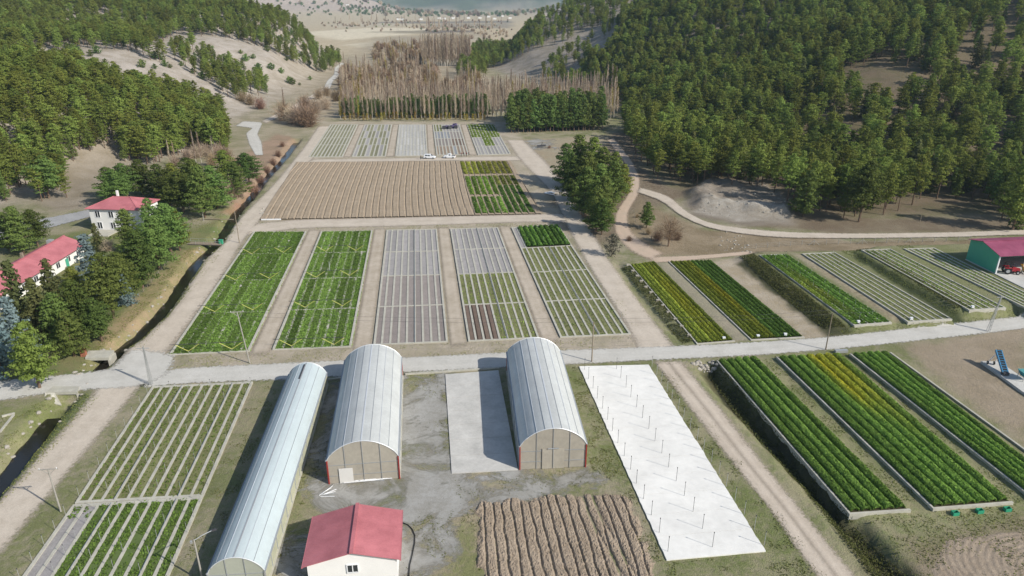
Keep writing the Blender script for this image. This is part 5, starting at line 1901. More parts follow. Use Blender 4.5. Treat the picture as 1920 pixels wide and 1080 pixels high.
def as_proto(kind, crownq, trunk, leaf, bark):
    """(crown mesh, trunk mesh, joined mesh for woods beyond counting)"""
    n = len(crownq) // 4
    cm = quads_mesh(kind + '_crown', crownq, n, [M[leaf]])
    tm = trunk.mesh(kind + '_trunk'); tm.materials.append(M[bark])
    # joined
    v = np.concatenate([crownq] + trunk.v)
    f = [tuple(range(4 * i, 4 * i + 4)) for i in range(n)] + [tuple(k + 4 * n for k in ff) for ff in trunk.f]
    jm = bpy.data.meshes.new(kind + '_whole')
    jm.from_pydata(v.tolist(), [], f)
    jm.materials.append(M[leaf]); jm.materials.append(M[bark])
    mi = np.zeros(len(f), np.int32); mi[n:] = 1
    jm.polygons.foreach_set('material_index', mi)
    jm.update()
    return cm, tm, jm


pine_prof = lambda t: (0.50 + 0.5 * math.sin(min(1, t / 0.32) * math.pi / 2)) * (1 - max(0, (t - 0.28) / 0.72) ** 1.7) ** 0.75 + 0.04
flat_prof = lambda t: (0.35 + 0.65 * t ** 0.8) * (1 - max(0, (t - 0.62) / 0.38) ** 2.2) ** 0.6 + 0.05
gard_prof = lambda t: (1 - t) ** 0.62 * (0.7 + 0.3 * min(1, t / 0.15)) + 0.03
cone_prof = lambda t: (1 - t) ** 0.85 * (0.75 + 0.25 * min(1, t / 0.12)) + 0.03
round_prof = lambda t: math.sin(math.pi * (0.12 + 0.86 * t)) ** 0.8 + 0.05
col_prof = lambda t: (0.75 + 0.25 * min(1, t / .2)) * (1 - t ** 3) + 0.05

PROTO = {}
for i in range(6):      # unit: metres at scale 1
    h = 13.5
    hb = (0.26, 0.34, 0.20, 0.40, 0.30, 0.24)[i]
    pf = pine_prof if i % 2 == 0 else flat_prof
    q, _ = conifer_crown(10 + i, h, (3.1, 3.3, 2.8, 3.4, 3.0, 3.2)[i], hb, pf, 46, 26, 0.32, 0.08, 1.0, 0.33)
    PROTO['pine', i] = as_proto('pine', q, trunk_mesh(h, 0.22, i, 5, 0.92, hb * 0.7, 2.4), 'pine_leaf', 'bark')
for i in range(3):      # young dense dark pines, foliage almost to the ground
    q, _ = conifer_crown(30 + i, 9.0, 2.0, 0.16, cone_prof if i else pine_prof, 46, 18, 0.42, 0.12, 0.72, 0.3)
    PROTO['young', i] = as_proto('young_pine', q, trunk_mesh(9.0, 0.14, i, 0), 'dark_pine_leaf', 'bark')
for i in range(4):      # full garden pines, finer leaves as they stand close
    q, _ = conifer_crown(40 + i, 12.0, (4.0, 3.7, 4.2, 3.6)[i], (0.10, 0.2, 0.14, 0.18)[i], gard_prof if i != 1 else pine_prof, 90, 30, 0.36, 0.12, 0.95, 0.29)
    PROTO['garden', i] = as_proto('garden_pine', q, trunk_mesh(12.0, 0.24, i, 6, 0.92, .15, 3), 'dark_pine_leaf' if i < 3 else 'pine_leaf', 'bark')
for i in range(2):
    q, _ = conifer_crown(50 + i, 12.5, 3.0, 0.06, cone_prof, 95, 11, 0.35, -0.22, 0.8, 0.42)
    PROTO['spruce', i] = as_proto('spruce', q, trunk_mesh(12.5, 0.2, i, 0), 'spruce_leaf', 'bark')
for i in range(2):
    q, _ = conifer_crown(60 + i, 13.0, 3.2, 0.04, cone_prof, 105, 11, 0.32, -0.14, 0.85, 0.42)
    PROTO['blue', i] = as_proto('blue_spruce', q, trunk_mesh(13.0, 0.2, i, 0), 'blue_leaf', 'bark')
for i in range(2):
    q, _ = conifer_crown(70 + i, 2.4, 1.5, 0.05, round_prof, 22, 8, 0.7, 0.1, 0.5, 0.3)
    PROTO['juniper', i] = as_proto('juniper', q, trunk_mesh(2.0, 0.1, i, 0), 'dark_pine_leaf', 'bark')
for i in range(2):
    q, _ = conifer_crown(80 + i, 4.5, 1.0, 0.05, col_prof, 24, 8, 0.9, 0.3, 0.5, 0.32)
    PROTO['sapling', i] = as_proto('sapling', q, trunk_mesh(4.0, 0.07, i, 0), 'yellow_leaf', 'pale_bark')
q, _ = conifer_crown(90, 7.0, 2.6, 0.1, round_prof, 40, 9, 0.7, 0.2, 0.9, 0.42)
PROTO['willow', 0] = as_proto('willow', q, trunk_mesh(6, 0.15, 1, 4), 'willow_leaf', 'bark')


def twig_quads(seed, n, h, spread, kind, wid=0.035):
    """slender twigs as narrow upright blades"""
    rng = np.random.default_rng(seed)
    out = []
    for i in range(n):
        if kind == 'poplar':
            t = rng.random() ** 0.8
            z0 = h * (0.08 + 0.85 * t)
            L = h * 0.19 * (1.15 - t) * (0.7 + 0.6 * rng.random())
            tilt = 0.24 + 0.18 * rng.random()
            a = rng.random() * 2 * math.pi
            p = np.array((0, 0, z0)) + np.array((math.cos(a), math.sin(a), 0)) * spread * .12 * rng.random()
            d = np.array((math.cos(a) * math.sin(tilt), math.sin(a) * math.sin(tilt), math.cos(tilt)))
            w_ = 0.105
        else:
            a = rng.random() * 2 * math.pi
            el = 0.35 + 1.1 * rng.random()
            d = np.array((math.cos(a) * math.cos(el), math.sin(a) * math.cos(el), math.sin(el)))
            s0 = rng.random() * 0.65
            p = d * np.array((spread, spread, h)) * s0 + rng.normal(size=3) * .12 * spread
            p[2] = abs(p[2])
            L = 0.3 * h * (0.5 + 0.7 * rng.random())
            d = d + rng.normal(size=3) * 0.55
            d /= np.linalg.norm(d)
            w_ = wid
        sd = np.cross(d, rng.normal(size=3)); sd /= np.linalg.norm(sd)
        e = p + d * L
        out += [p - sd * w_ / 2, p + sd * w_ / 2, e + sd * w_ * .2, e - sd * w_ * .2]
    return np.array(out)


for i in range(4):
    hh = 15.0
    q = twig_quads(100 + i, 230, hh, 1.0, 'poplar')
    PROTO['poplar', i] = as_proto('poplar', q, trunk_mesh(hh, 0.14, i, 0, 0.98), 'twig', 'pale_bark')
for i in range(2):
    q = np.concatenate([twig_quads(110 + i, 120, 13.0, 1.0, 'poplar'), conifer_crown(112 + i, 13.0, 1.1, 0.15, col_prof, 46, 4, 0.8, 0.5, 0.6, 0.26)[0]])
    PROTO['ypoplar', i] = as_proto('golden_poplar', q, trunk_mesh(13.0, 0.13, i, 0, 0.98), 'yellow_leaf', 'pale_bark')
for i in range(3):
    q = twig_quads(120 + i, 900, 4.2, 2.4, 'bush', 0.05)
    PROTO['bush', i] = as_proto('bare_bush', q, trunk_mesh(1.5, 0.1, i, 4, 0.9, 0.3, 1.5), ('twig', 'brown_twig', 'red_twig')[i], 'bark')
for i in range(2):
    q = twig_quads(126 + i, 420, 4.2, 2.4, 'bush', 0.13)
    PROTO['thicket', i] = as_proto('thicket', q, trunk_mesh(1.5, 0.1, i, 4, 0.9, 0.3, 1.5), ('twig', 'brown_twig')[i], 'bark')
q = twig_quads(130, 900, 7.5, 4.0, 'bush') + np.array((0, 0, 1.4))
PROTO['baretree', 0] = as_proto('bare_tree', q, trunk_mesh(6.5, 0.2, 4, 9, 0.9, 0.3, 4.5), 'brown_twig', 'bark')

NAMES = dict(pine=('pine_tree', 'pine tree'), young=('young_pine', 'young pine'), garden=('pine_tree', 'pine tree'), spruce=('spruce_tree', 'spruce tree'),
             blue=('blue_spruce', 'spruce tree'), juniper=('juniper_bush', 'bush'), sapling=('golden_sapling', 'sapling'), willow=('willow_bush', 'willow'),
             poplar=('poplar_tree', 'poplar'), ypoplar=('golden_poplar', 'poplar'), bush=('bare_bush', 'bush'), baretree=('bare_tree', 'tree'))
FIRST = {}


def plant(kind, i, x, y, z, s, rz, label, group=None, sz=None):
    """a tree: an Empty that parents its crown and its trunk; copies share the mesh data"""
    key = (kind, i)
    cm, tm, jm = PROTO[key]
    nm, cat = NAMES[kind]
    if key not in FIRST:
        r = thing(nm, label, cat, (x, y, z), rz, group)
        link('crown', cm, r)
        link('trunk', tm, r)
        FIRST[key] = r
    else:
        r = copy_tree(FIRST[key], (x, y, z), rz)
        r['label'] = label
        if group: r['group'] = group
        elif 'group' in r: del r['group']
    r.scale = (s, s, s * (sz or 1.0))
    return r


def wood(name, label, pts):
    """a wood that reads as one mass: one object whose points carry trees. pts: (kind,i,x,y,z,s,rz)"""
    if not pts: return None
    keys = sorted(set((p[0], p[1]) for p in pts))
    vid = {k: n for n, k in enumerate(keys)}
    me = bpy.data.meshes.new(name)
    me.vertices.add(len(pts))
    me.vertices.foreach_set('co', np.array([p[2:5] for p in pts], np.float32).ravel())
    a = me.attributes.new('variant', 'INT', 'POINT'); a.data.foreach_set('value', np.array([vid[p[0], p[1]] for p in pts], np.int32))
    a = me.attributes.new('size', 'FLOAT', 'POINT'); a.data.foreach_set('value', np.array([p[5] for p in pts], np.float32))
    a = me.attributes.new('turn', 'FLOAT', 'POINT'); a.data.foreach_set('value', np.array([p[6] for p in pts], np.float32))
    me.update()
    o = link(name, me)
    ng = bpy.data.node_groups.new(name + '_nodes', 'GeometryNodeTree')
    ng.interface.new_socket('Geometry', in_out='INPUT', socket_type='NodeSocketGeometry')
    ng.interface.new_socket('Geometry', in_out='OUTPUT', socket_type='NodeSocketGeometry')
    gi = ng.nodes.new('NodeGroupInput'); go = ng.nodes.new('NodeGroupOutput')
    jn = ng.nodes.new('GeometryNodeJoinGeometry')
    na = ng.nodes.new('GeometryNodeInputNamedAttribute'); na.data_type = 'INT'; na.inputs[0].default_value = 'variant'
    ns = ng.nodes.new('GeometryNodeInputNamedAttribute'); ns.data_type = 'FLOAT'; ns.inputs[0].default_value = 'size'
    nr = ng.nodes.new('GeometryNodeInputNamedAttribute'); nr.data_type = 'FLOAT'; nr.inputs[0].default_value = 'turn'
    cx = ng.nodes.new('ShaderNodeCombineXYZ')
    ng.links.new(nr.outputs[0], cx.inputs[2])
    for k in keys:
        src = SRC.get(k)
        if src is None:
            src = bpy.data.objects.new('_'.join((k[0], 'source')), PROTO[k][2])   # never linked to the scene: only a mesh for the points
            SRC[k] = src
        oi = ng.nodes.new('GeometryNodeObjectInfo')
        oi.inputs['Object'].default_value = src
        oi.inputs['As Instance'].default_value = True
        cmp_ = ng.nodes.new('FunctionNodeCompare'); cmp_.data_type = 'INT'; cmp_.operation = 'EQUAL'
        ng.links.new(na.outputs[0], cmp_.inputs[2]); cmp_.inputs[3].default_value = vid[k]
        ip = ng.nodes.new('GeometryNodeInstanceOnPoints')
        ng.links.new(gi.outputs[0], ip.inputs['Points'])
        ng.links.new(cmp_.outputs[0], ip.inputs['Selection'])
        ng.links.new(oi.outputs['Geometry'], ip.inputs['Instance'])
        ng.links.new(cx.outputs[0], ip.inputs['Rotation'])
        ng.links.new(ns.outputs[0], ip.inputs['Scale'])
        ng.links.new(ip.outputs[0], jn.inputs[0])
    ng.links.new(jn.outputs[0], go.inputs[0])
    m = o.modifiers.new('trees', 'NODES'); m.node_group = ng
    return tag(o, label, kind='stuff')


SRC = {}


# ---- where the pines of the hills stand: patches of ground, read from the photograph
def in_any(polys, px, py):
    r = np.zeros(px.shape)
    for poly, dens in polys:
        r = np.maximum(r, inside(poly, px, py) * dens)
    return r


LUMP = [([(-700, 130), (0, 128), (130, 145), (250, 178), (340, 190), (415, 222), (434, 262), (425, 285), (395, 292), (350, 286), (290, 312), (230, 306), (195, 280), (160, 285), (140, 310),
          (130, 345), (60, 352), (20, 372), (0, 388), (-700, 520)], 1.0),
        ([(60, 345), (125, 338), (130, 375), (60, 385)], 0.5)]
RIDGE = [([(-700, -260), (100, -200), (440, -14), (520, 12), (600, 45), (645, 82), (640, 128), (605, 138), (560, 122), (500, 95), (425, 72), (345, 66), (300, 80), (270, 100),
           (180, 92), (90, 96), (0, 106), (-700, 106)], 1.0),
         ([(330, 100), (360, 88), (430, 128), (500, 160), (512, 180), (440, 190), (410, 172), (380, 150), (345, 130)], 0.75),
         ([(255, 100), (330, 92), (345, 112), (285, 122)], 0.3)]
RIGHT = [([(1170, 250), (1165, 190), (1100, 165), (1092, 135), (1120, 100), (1160, 75), (1165, 40), (1200, 0), (1300, -200), (2600, -500), (2900, 300), (2400, 420), (1930, 440), (1880, 420),
           (1862, 380), (1760, 372), (1690, 400), (1600, 410), (1560, 408), (1520, 402), (1460, 385), (1400, 350), (1340, 345), (1285, 350), (1230, 335), (1195, 300)], 1.0)]
RIDGE_GAPS = [([(520, 60), (600, 92), (648, 100), (640, 135), (560, 118), (500, 85)], 0.6)]
RIGHT_GAPS = [([(1555, 150), (1640, 112), (1745, 142), (1735, 205), (1620, 208)], 1), ([(1790, 50), (1960, 40), (1960, 150), (1800, 165)], 0.7), ([(1880, -10), (1930, -10), (1930, 40), (1880, 40)], 1),
              ([(1330, 345), (1470, 352), (1480, 400), (1300, 400)], 0.9), ([(1820, 240), (1900, 232), (1900, 330), (1820, 340)], 0.6), ([(1500, 95), (1560, 90), (1570, 130), (1510, 130)], 0.35)]
SPUR = [([(880, 150), (850, 140), (860, 118), (890, 95), (925, 75), (960, 48), (1010, 22), (1060, -10), (1120, -40), (1170, -40), (1180, 40), (1120, 82), (1060, 85), (990, 108), (950, 122), (905, 135)], 0.8),
        ([(1060, 100), (1100, 95), (1130, 150), (1090, 170), (1040, 160), (1010, 140), (1030, 118)], 0.55), ([(850, 135), (905, 128), (915, 146), (858, 150)], 0.9)]
SPUR_GAPS = [([(1000, 95), (1060, 62), (1140, 50), (1150, 70), (1085, 96), (1010, 112)], 0.85), ([(985, 40), (1050, 10), (1070, 20), (1000, 52)], 0.7), ([(930, 135), (985, 105), (1010, 112), (950, 140)], 0.9)]

cands = []


def scatter(polys, gaps, x0, x1, y0, y1, step, smin, smax, where, kinds):
    xs, ys = np.arange(x0, x1, step), np.arange(y0, y1, step)
    x, y = np.meshgrid(xs, ys)
    x = (x + (RNG.random(x.shape) - .5) * step * 0.95).ravel()
    y = (y + (RNG.random(y.shape) - .5) * step * 0.95).ravel()
    z = T(x, y)
    px, py, d = project(x, y, z)
    f = in_any(polys, px, py)
    g = in_any(gaps, px, py) if gaps else 0 * f
    clear = 0.5 + 0.5 * vnoise(x / 22, y / 22, 77)
    keep = (RNG.random(x.shape) < f) & (RNG.random(x.shape) >= g) & (d > 60) & (clear > 0.12)
    off = (px < -620) | (px > 2500) | (py < -420)
    keep &= ~off
    for a, b, c in zip(x[keep], y[keep], z[keep]):
        s = smin + (smax - smin) * RNG.random()
        k = kinds[int(RNG.random() * len(kinds))]
        cands.append((k[0], k[1], a, b, c, s, RNG.random() * 6.28, where))


PK = [('pine', i) for i in range(6)]
scatter(LUMP, [], -400, -110, 190, 380, 4.05, 0.70, 1.1, 'lump', PK + PK + PK + [('garden', 3), ('young', 1)])
scatter(RIDGE, RIDGE_GAPS, -560, -120, 385, 720, 5.4, 0.62, 1.0, 'ridge', PK + PK + [('young', 0), ('garden', 3)])
scatter(RIGHT, RIGHT_GAPS, 40, 520, 190, 640, 5.1, 0.74, 1.15, 'right', PK + PK + [('young', 0), ('young', 1), ('garden', 3), ('spruce', 0)])
scatter(SPUR, SPUR_GAPS, -40, 330, 450, 860, 5.4, 0.55, 0.9, 'spur', PK)


# the 300 pines that show largest stand alone; the rest are the wood
def shown(c):
    px, py, d = project(c[2], c[3], c[4])
    return 0 < px < 1920 and -30 < py < 1080


LABEL = dict(lump=('green pine in the wood on the near left hillside', 'pines on the near left hillside'),
             right=('green pine in the wood on the near right hillside', 'pines on the near right hillside'),
             ridge=('green pine on the far left ridge', 'pines on the far left ridge'), spur=('green pine on the far right spur', 'pines on the far right spur'))
vis = [c for c in cands if shown(c)]
vis.sort(key=lambda c: math.hypot(c[2], c[3]) / c[5])
NSOLO = 232
solo = set(id(c) for c in vis[:NSOLO])
vp = [project(c[2], c[3], c[4]) for c in vis[:NSOLO]]
for n_, c in enumerate(vis[:NSOLO]):
    lb, gr = LABEL[c[7]]
    qx, qy = float(vp[n_][0]), float(vp[n_][1])
    front = not any(abs(float(o[0]) - qx) < 26 and float(o[1]) > qy + 4 for o in vp)
    if c[7] == 'right':
        where = ('beside the shaded dirt yard' if qx < 1285 else 'above the pale cut bank' if qx < 1480 else 'over the right hand track' if qx < 1740 else 'behind the green shed')
        rank = sum(1 for o in vp if abs(float(o[0]) - qx) < 45 and float(o[1]) > qy + 3)
        row = 'front edge' if front else 'second line' if rank <= 3 else 'third line' if rank <= 6 else 'depth'
        look = 'tall' if c[5] > 1.12 else 'smaller' if c[5] < 0.97 else 'middling'
        kind_ = 'dark young pine' if c[0] == 'young' else 'brownish spruce' if c[0] == 'spruce' else 'pine'
        lb = '%s %s in the %s of the forest %s' % (look, kind_, row, where)
        gr = lb[:1].upper() + lb[1:] + ' group'
        gr = 'forest trees: ' + lb
    elif c[7] == 'lump':
        where = 'at the left picture edge' if qx < 90 else 'above the bare clearing' if qx < 280 else 'over the bare poplars'
        look = 'tall' if c[5] > 1.05 else 'smaller'
        lb = '%s pine %s of the near left wood %s' % (look, 'in the front edge' if front else 'in the inner rows', where)
        gr = 'forest trees: ' + lb
    plant(c[0], c[1], c[2], c[3], c[4] - 0.2, c[5], c[6], lb, gr)
rest = dict(lump=[], right=[], ridge=[], spur=[])
for c in cands:
    if id(c) not in solo: rest[c[7]].append((c[0], c[1], c[2], c[3], c[4] - 0.2, c[5], c[6]))
wood('pine_wood', 'mass of pines covering the left and right hillsides', rest['lump'] + rest['right'] + rest['ridge'] + rest['spur'])

# ---- garden trees on the left bank: kind, base, top, look
GARDEN = [
    ('garden', 3, 75, 728, 605, 'broad olive green pine at the corner of the junction'),
    ('blue', 0, 6, 705, 572, 'tall blue spruce at the left edge of the picture'),
    ('blue', 1, 44, 668, 555, 'blue spruce between the red roofed building and the corner pine'),
    ('garden', 2, 118, 652, 552, 'rounded bluish green pine behind the corner pine'),
    ('spruce', 0, 52, 632, 490, 'brownish spruce in front of the long red roof'),
    ('spruce', 1, 112, 606, 486, 'brownish spruce in front of the long building, nearer its middle'),
    ('garden', 0, 160, 634, 522, 'dark pine leaning over the lawn above the culvert'),
    ('garden', 1, 214, 596, 476, 'dark pine with a bare lower trunk beside the stream'),
    ('blue', 1, 182, 548, 438, 'pale blue spruce at the end of the long building'),
    ('blue', 0, 241, 572, 512, 'small blue spruce low beside the stream'),
    ('garden', 1, 192, 640, 560, 'small dark pine close to the stream above the culvert'),
    ('garden', 0, 268, 540, 430, 'dark green pine halfway along the stream row'),
    ('garden', 2, 300, 505, 405, 'broad dark green pine in front of the white house'),
    ('garden', 1, 322, 478, 380, 'bushy green pine beside the footbridge'),
    ('garden', 3, 338, 470, 392, 'lighter green pine nearest the footbridge'),
    ('garden', 2, 250, 475, 392, 'dark pine hiding the right corner of the white house'),
    ('garden', 0, 285, 440, 372, 'dark pine behind the footbridge pines'),
    ('spruce', 1, 186, 470, 418, 'slim spruce in front of the white house'),
    ('garden', 0, 212, 372, 312, 'dark pine behind the white house, at its left corner'),
    ('garden', 1, 240, 372, 305, 'dark pine behind the white house roof'),
    ('garden', 2, 268, 366, 300, 'broad pine behind the white house ridge'),
    ('garden', 0, 300, 372, 308, 'dark pine behind the right end of the white house'),
    ('garden', 3, 330, 365, 306, 'green pine in the row behind the white house'),
    ('garden', 1, 356, 352, 296, 'pine in the dark row behind the white house'),
    ('garden', 2, 385, 408, 312, 'tall dark pine standing at the stream bend'),
    ('garden', 0, 408, 390, 310, 'dark pine to the right of the stream bend pine'),
    ('garden', 3, 428, 352, 282, 'bright green pine in the upper stream row'),
    ('garden', 1, 468, 345, 286, 'green pine at the upper end of the stream row'),
    ('garden', 2, 448, 370, 304, 'dark pine in the upper stream row'),
    ('garden', 0, 18, 470, 398, 'dark pine above the long red roof, at the left edge'),
    ('garden', 2, 45, 478, 388, 'broad green pine above the long red roof'),
    ('garden', 1, 232, 566, 474, 'dark pine filling the gap above the small blue spruce'),
    ('spruce', 0, 84, 640, 522, 'brownish spruce between the blue spruces and the rounded pine'),
    ('garden', 0, 140, 668, 584, 'low dark pine on the lawn beside the broken brick pillar'),
    ('garden', 3, 150, 575, 500, 'olive pine before the middle of the long building'),
    ('garden', 1, 345, 398, 322, 'dark pine in the front row behind the white house'),
    ('garden', 0, 318, 385, 318, 'pine close behind the right eave of the white house'),
    ('garden', 2, 372, 372, 300, 'broad dark pine between the house row and the stream bend'),
    ('garden', 1, 226, 388, 318, 'dark pine just behind the red roof of the white house'),
    ('garden', 1, 72, 462, 392, 'green pine beside the grey road above the long red roof'),
    ('garden', 1, 92, 372, 292, 'pine standing alone at the foot of the left hillside'),
]


def by_px(kind, i, bx, by, ty, label, group=None, wide=1.0):
    b = P(bx, by)
    b[2] = T(b[0], b[1])
    lo, hi = 0.5, 40
    for _ in range(40):
        m = (lo + hi) / 2
        if project(b[0], b[1], b[2] + m)[1] > ty: lo = m
        else: hi = m
    hh = dict(garden=12.0, blue=13.0, spruce=12.5, pine=13.5, young=9.0, willow=7.0, baretree=8.5, poplar=15.0, bush=4.2, ypoplar=13.0, juniper=2.4, sapling=4.5)[kind]
    s = lo / hh
    r = plant(kind, i, b[0], b[1], b[2] - 0.1, s * wide, random.random() * 6.28, label, group, 1 / wide)
    return r


for k, i, bx, by, ty, lab in GARDEN:
    by_px(k, i, bx, by, ty, lab, None, (1.25 if k == 'blue' else random.uniform(1.05, 1.22)) if by > 400 else random.uniform(1.3, 1.55))

# ---- the clump of big pines right of the furrowed field
CLUMP = [(1062, 352, 268), (1085, 345, 254), (1112, 352, 258), (1075, 378, 290), (1100, 380, 282), (1130, 366, 276), (1152, 360, 285), (1120, 398, 305), (1095, 405, 312), (1150, 385, 302),
         (1168, 372, 308), (1128, 415, 330), (1118, 432, 352), (1128, 440, 372)]
CLW = ('leftmost upper pine of the clump, by the dirt road', 'highest pine at the back of the clump', 'broad pine at the back right of the clump top', 'pine in the middle of the clump left side', 'pine in the very middle of the clump',
       'pine right of the clump middle', 'pine on the upper right edge of the clump', 'pine in the lower middle of the clump', 'pine on the lower left edge of the clump', 'pine on the right side of the clump',
       'rightmost pine of the clump, by the reddish track', 'pine near the lower end of the clump', 'second lowest pine of the clump', 'small pine at the lowest tip of the clump')
for n, (bx, by, ty) in enumerate(CLUMP):
    by_px('garden', (0, 2, 3, 0)[n % 4], bx, by, ty, CLW[n], 'pines of the clump beside the central beds', 1.12)
by_px('willow', 0, 1147, 480, 438, 'grey green willow bush at the lower end of the pine clump')
by_px('garden', 2, 1212, 428, 378, 'small bright green pine inside the loop of the reddish track')
by_px('baretree', 0, 1253, 462, 392, 'bare brown tree standing beside the reddish track loop')
by_px('garden', 1, 1610, 416, 300, 'pine with a leaning bare trunk at the edge of the right forest')
by_px('garden', 0, 1505, 406, 318, 'pine at the forest edge above the pale cut bank')
by_px('garden', 3, 1898, 432, 300, 'dark pine standing behind the green shed')
by_px('juniper', 0, 1905, 430, 405, 'low round shrub beside the track behind the shed')

# ---- poplar plantation beyond the far beds
pop = []
for row in range(7):
    y0 = P(780, 222 - row * 6.2)[1]
    for c in range(34):
        px = 640 + c * 8.3 + (row % 2) * 4 + random.uniform(-1.5, 1.5)
        if px > 918: continue
        x = (px - 780) / 8.3 * (2.0 + 0) * 1.0
        p = P(px, 222 - row * 6.2)
        pop.append((p[0], p[1] + random.uniform(-.6, .6), row))
for row in range(8):
    for c in range(30):
        px = 922 + c * 8.2 + (row % 2) * 4 + random.uniform(-1.5, 1.5)
        if px > 1158: continue
        p = P(px, 222 - row * 6.4)
        if px > 950 and row < 2 and px < 1120: continue
        pop.append((p[0], p[1] + random.uniform(-.6, .6), row))
pop.sort(key=lambda q: q[1])
# keep the plantation near its real spacing
popw = []
for n, (x, y, row) in enumerate(pop):
    z = float(T(x, y))
    px, _, _ = project(x, y, z)
    kind = 'poplar'
    i = n % 4
    if 0.10 > random.random() and px > 960: kind, i = 'ypoplar', n % 2
    if px < 690 and random.random() < 0.3: kind, i = 'ypoplar', n % 2
    s = random.uniform(0.72, 1.05) * (1.0 if px < 930 else 1.08)
    if n < 280:
        blk = 'left' if px < 919 else 'right'
        rw = ('first', 'second', 'third', 'fourth', 'fifth', 'sixth', 'seventh', 'eighth')[row]
        bed_ = 'first' if px < 690 else 'second' if px < 745 else 'third' if px < 805 else 'fourth' if px < 868 else 'last' if px < 930 else ''
        side = ('behind the %s far bed' % bed_) if bed_ else ('behind the dense conifer stand' if px < 1120 else 'at the right end of the plantation')
        lb = ('bare pale poplar in the %s row %s' if kind == 'poplar' else 'golden leaved poplar in the %s row %s') % (rw, side)
        plant(kind, i, x, y, z, s, random.random() * 6.28, lb, 'plantation: ' + lb)
    else:
        popw.append((kind, i, x, y, z, s, random.random() * 6.28))

# far poplar blocks, bare woodland of the valley bottom and single far trees
for row in range(5):
    for c in range(28):
        p = P(795 + c * 3.2 + random.uniform(-1, 1), 124 - row * 3.0)
        popw.append(('poplar', (c + row) % 4, p[0], p[1], 0.0, random.uniform(1.5, 1.85), random.random() * 6))
for k in range(900):
    px, py = random.uniform(640, 900), random.uniform(84, 178)
    if inside(np.array([(795, 90), (885, 90), (885, 128), (795, 128)]), np.array([px]), np.array([py]))[0]: continue
    if inside(np.array([(820, 130), (860, 126), (858, 160), (815, 165)]), np.array([px]), np.array([py]))[0]: continue
    if px < 700 and py < 130: continue
    if px > 860 and py < 150: continue
    p = P(px, py)
    t = random.random()
    if t < 0.55: popw.append(('thicket', 0 if t < 0.12 else 1, p[0], p[1], 0.0, random.uniform(1.2, 2.3), random.random() * 6))
    elif t < 0.9: popw.append(('poplar', int(t * 97) % 4, p[0], p[1], 0.0, random.uniform(0.6, 1.1), random.random() * 6))
    else: popw.append(('ypoplar', int(t * 97) % 2, p[0], p[1], 0.0, random.uniform(0.6, 1.0), random.random() * 6))
for k in range(330):      # hazy far tree lines on the plain
    px, py = random.choice([(random.uniform(720, 960), random.uniform(30, 36)), (random.uniform(740, 940), random.uniform(42, 52)), (random.uniform(860, 950), random.uniform(50, 74)),
                            (random.uniform(620, 960), random.uniform(26, 60)), (random.uniform(800, 870), random.uniform(52, 60)), (random.uniform(600, 740), random.uniform(36, 46))])
    p = P(px, py)
    if p[1] > 4000: continue
    z = float(T(p[0], p[1]))
    popw.append((random.choice(['thicket', 'thicket', 'thicket', 'thicket', 'poplar', 'juniper']), 0, p[0], p[1], z, random.uniform(0.8, 1.7), random.random() * 6))
for k in range(560):      # scrub dotted over the far left hill
    x, y = random.uniform(-1600, -300), random.uniform(2000, 3500)
    z = float(T(x, y))
    if z < 6 - 0.015 * (y - 1200): continue
    popw.append(('juniper', k % 2, x, y, z, random.uniform(1.6, 3.4), random.random() * 6))
for k in range(420):      # scrub and bare trees along the foot of the far mountain
    x, y = random.uniform(-800, 320), random.uniform(2500, 3450)
    popw.append((('thicket', 'juniper', 'juniper')[k % 3], k % 2, x, y, float(T(x, y)), random.uniform(2.0, 5.0) * (0.6 + y / 6000), random.random() * 6))
wood('bare_woodland', 'grey brown bare trees filling the valley beyond the plantation', popw)

# two dense belts of young conifers in front of the poplars
n = 0
for row in range(3):
    for c in range(46):
        px = 642 + c * 6.2 + random.uniform(-1.5, 1.5)
        if px > 916: continue
        if px < 700 and random.random() < 0.35: continue
        p = P(px, 221 - row * 4.0)
        plant('young', n % 3, p[0], p[1], float(T(p[0], p[1])) - 0.1, random.uniform(0.75, 1.25) * (0.85 if px < 760 else 1.0), random.random() * 6.28,
              'young conifer in the %s line of the belt behind the %s far bed' % (('front', 'middle', 'back')[row], 'first' if px < 690 else 'second' if px < 745 else 'third' if px < 805 else 'fourth' if px < 868 else 'last'), 'young conifers, %s line, behind bed %s' % (('front', 'middle', 'back')[row], 'first' if px < 690 else 'second' if px < 745 else 'third' if px < 805 else 'fourth' if px < 868 else 'last'))
        n += 1
for row in range(6):
    for c in range(24):
        px = 958 + c * 7.4 + random.uniform(-2, 2)
        if px > 1132: continue
        p = P(px, 249 - row * 4.6 - (px - 958) * 0.03)
        plant('young', n % 3, p[0], p[1], float(T(p[0], p[1])) - 0.1, random.uniform(1.05, 1.8), random.random() * 6.28,
              'dark conifer in the %s row of the dense stand, %s' % (('front', 'second', 'third', 'fourth', 'fifth', 'back')[row], 'at its left end' if px < 1000 else 'in its left half' if px < 1045 else 'in its right half' if px < 1092 else 'at its right end'), 'dense stand: row %d part %d' % (row, 0 if px < 1000 else 1 if px < 1045 else 2 if px < 1092 else 3))
        n += 1
for c in range(34):
    px = 648 + c * 8.2 + random.uniform(-2.5, 2.5)
    if px > 912: continue
    p = P(px, 226 + random.uniform(-1.5, 1))
    plant('sapling', c % 2, p[0], p[1], float(T(p[0], p[1])), random.uniform(0.55, 0.95), random.random() * 6.28, 'yellow green sapling at the foot of the conifer belt', 'saplings behind the far beds')

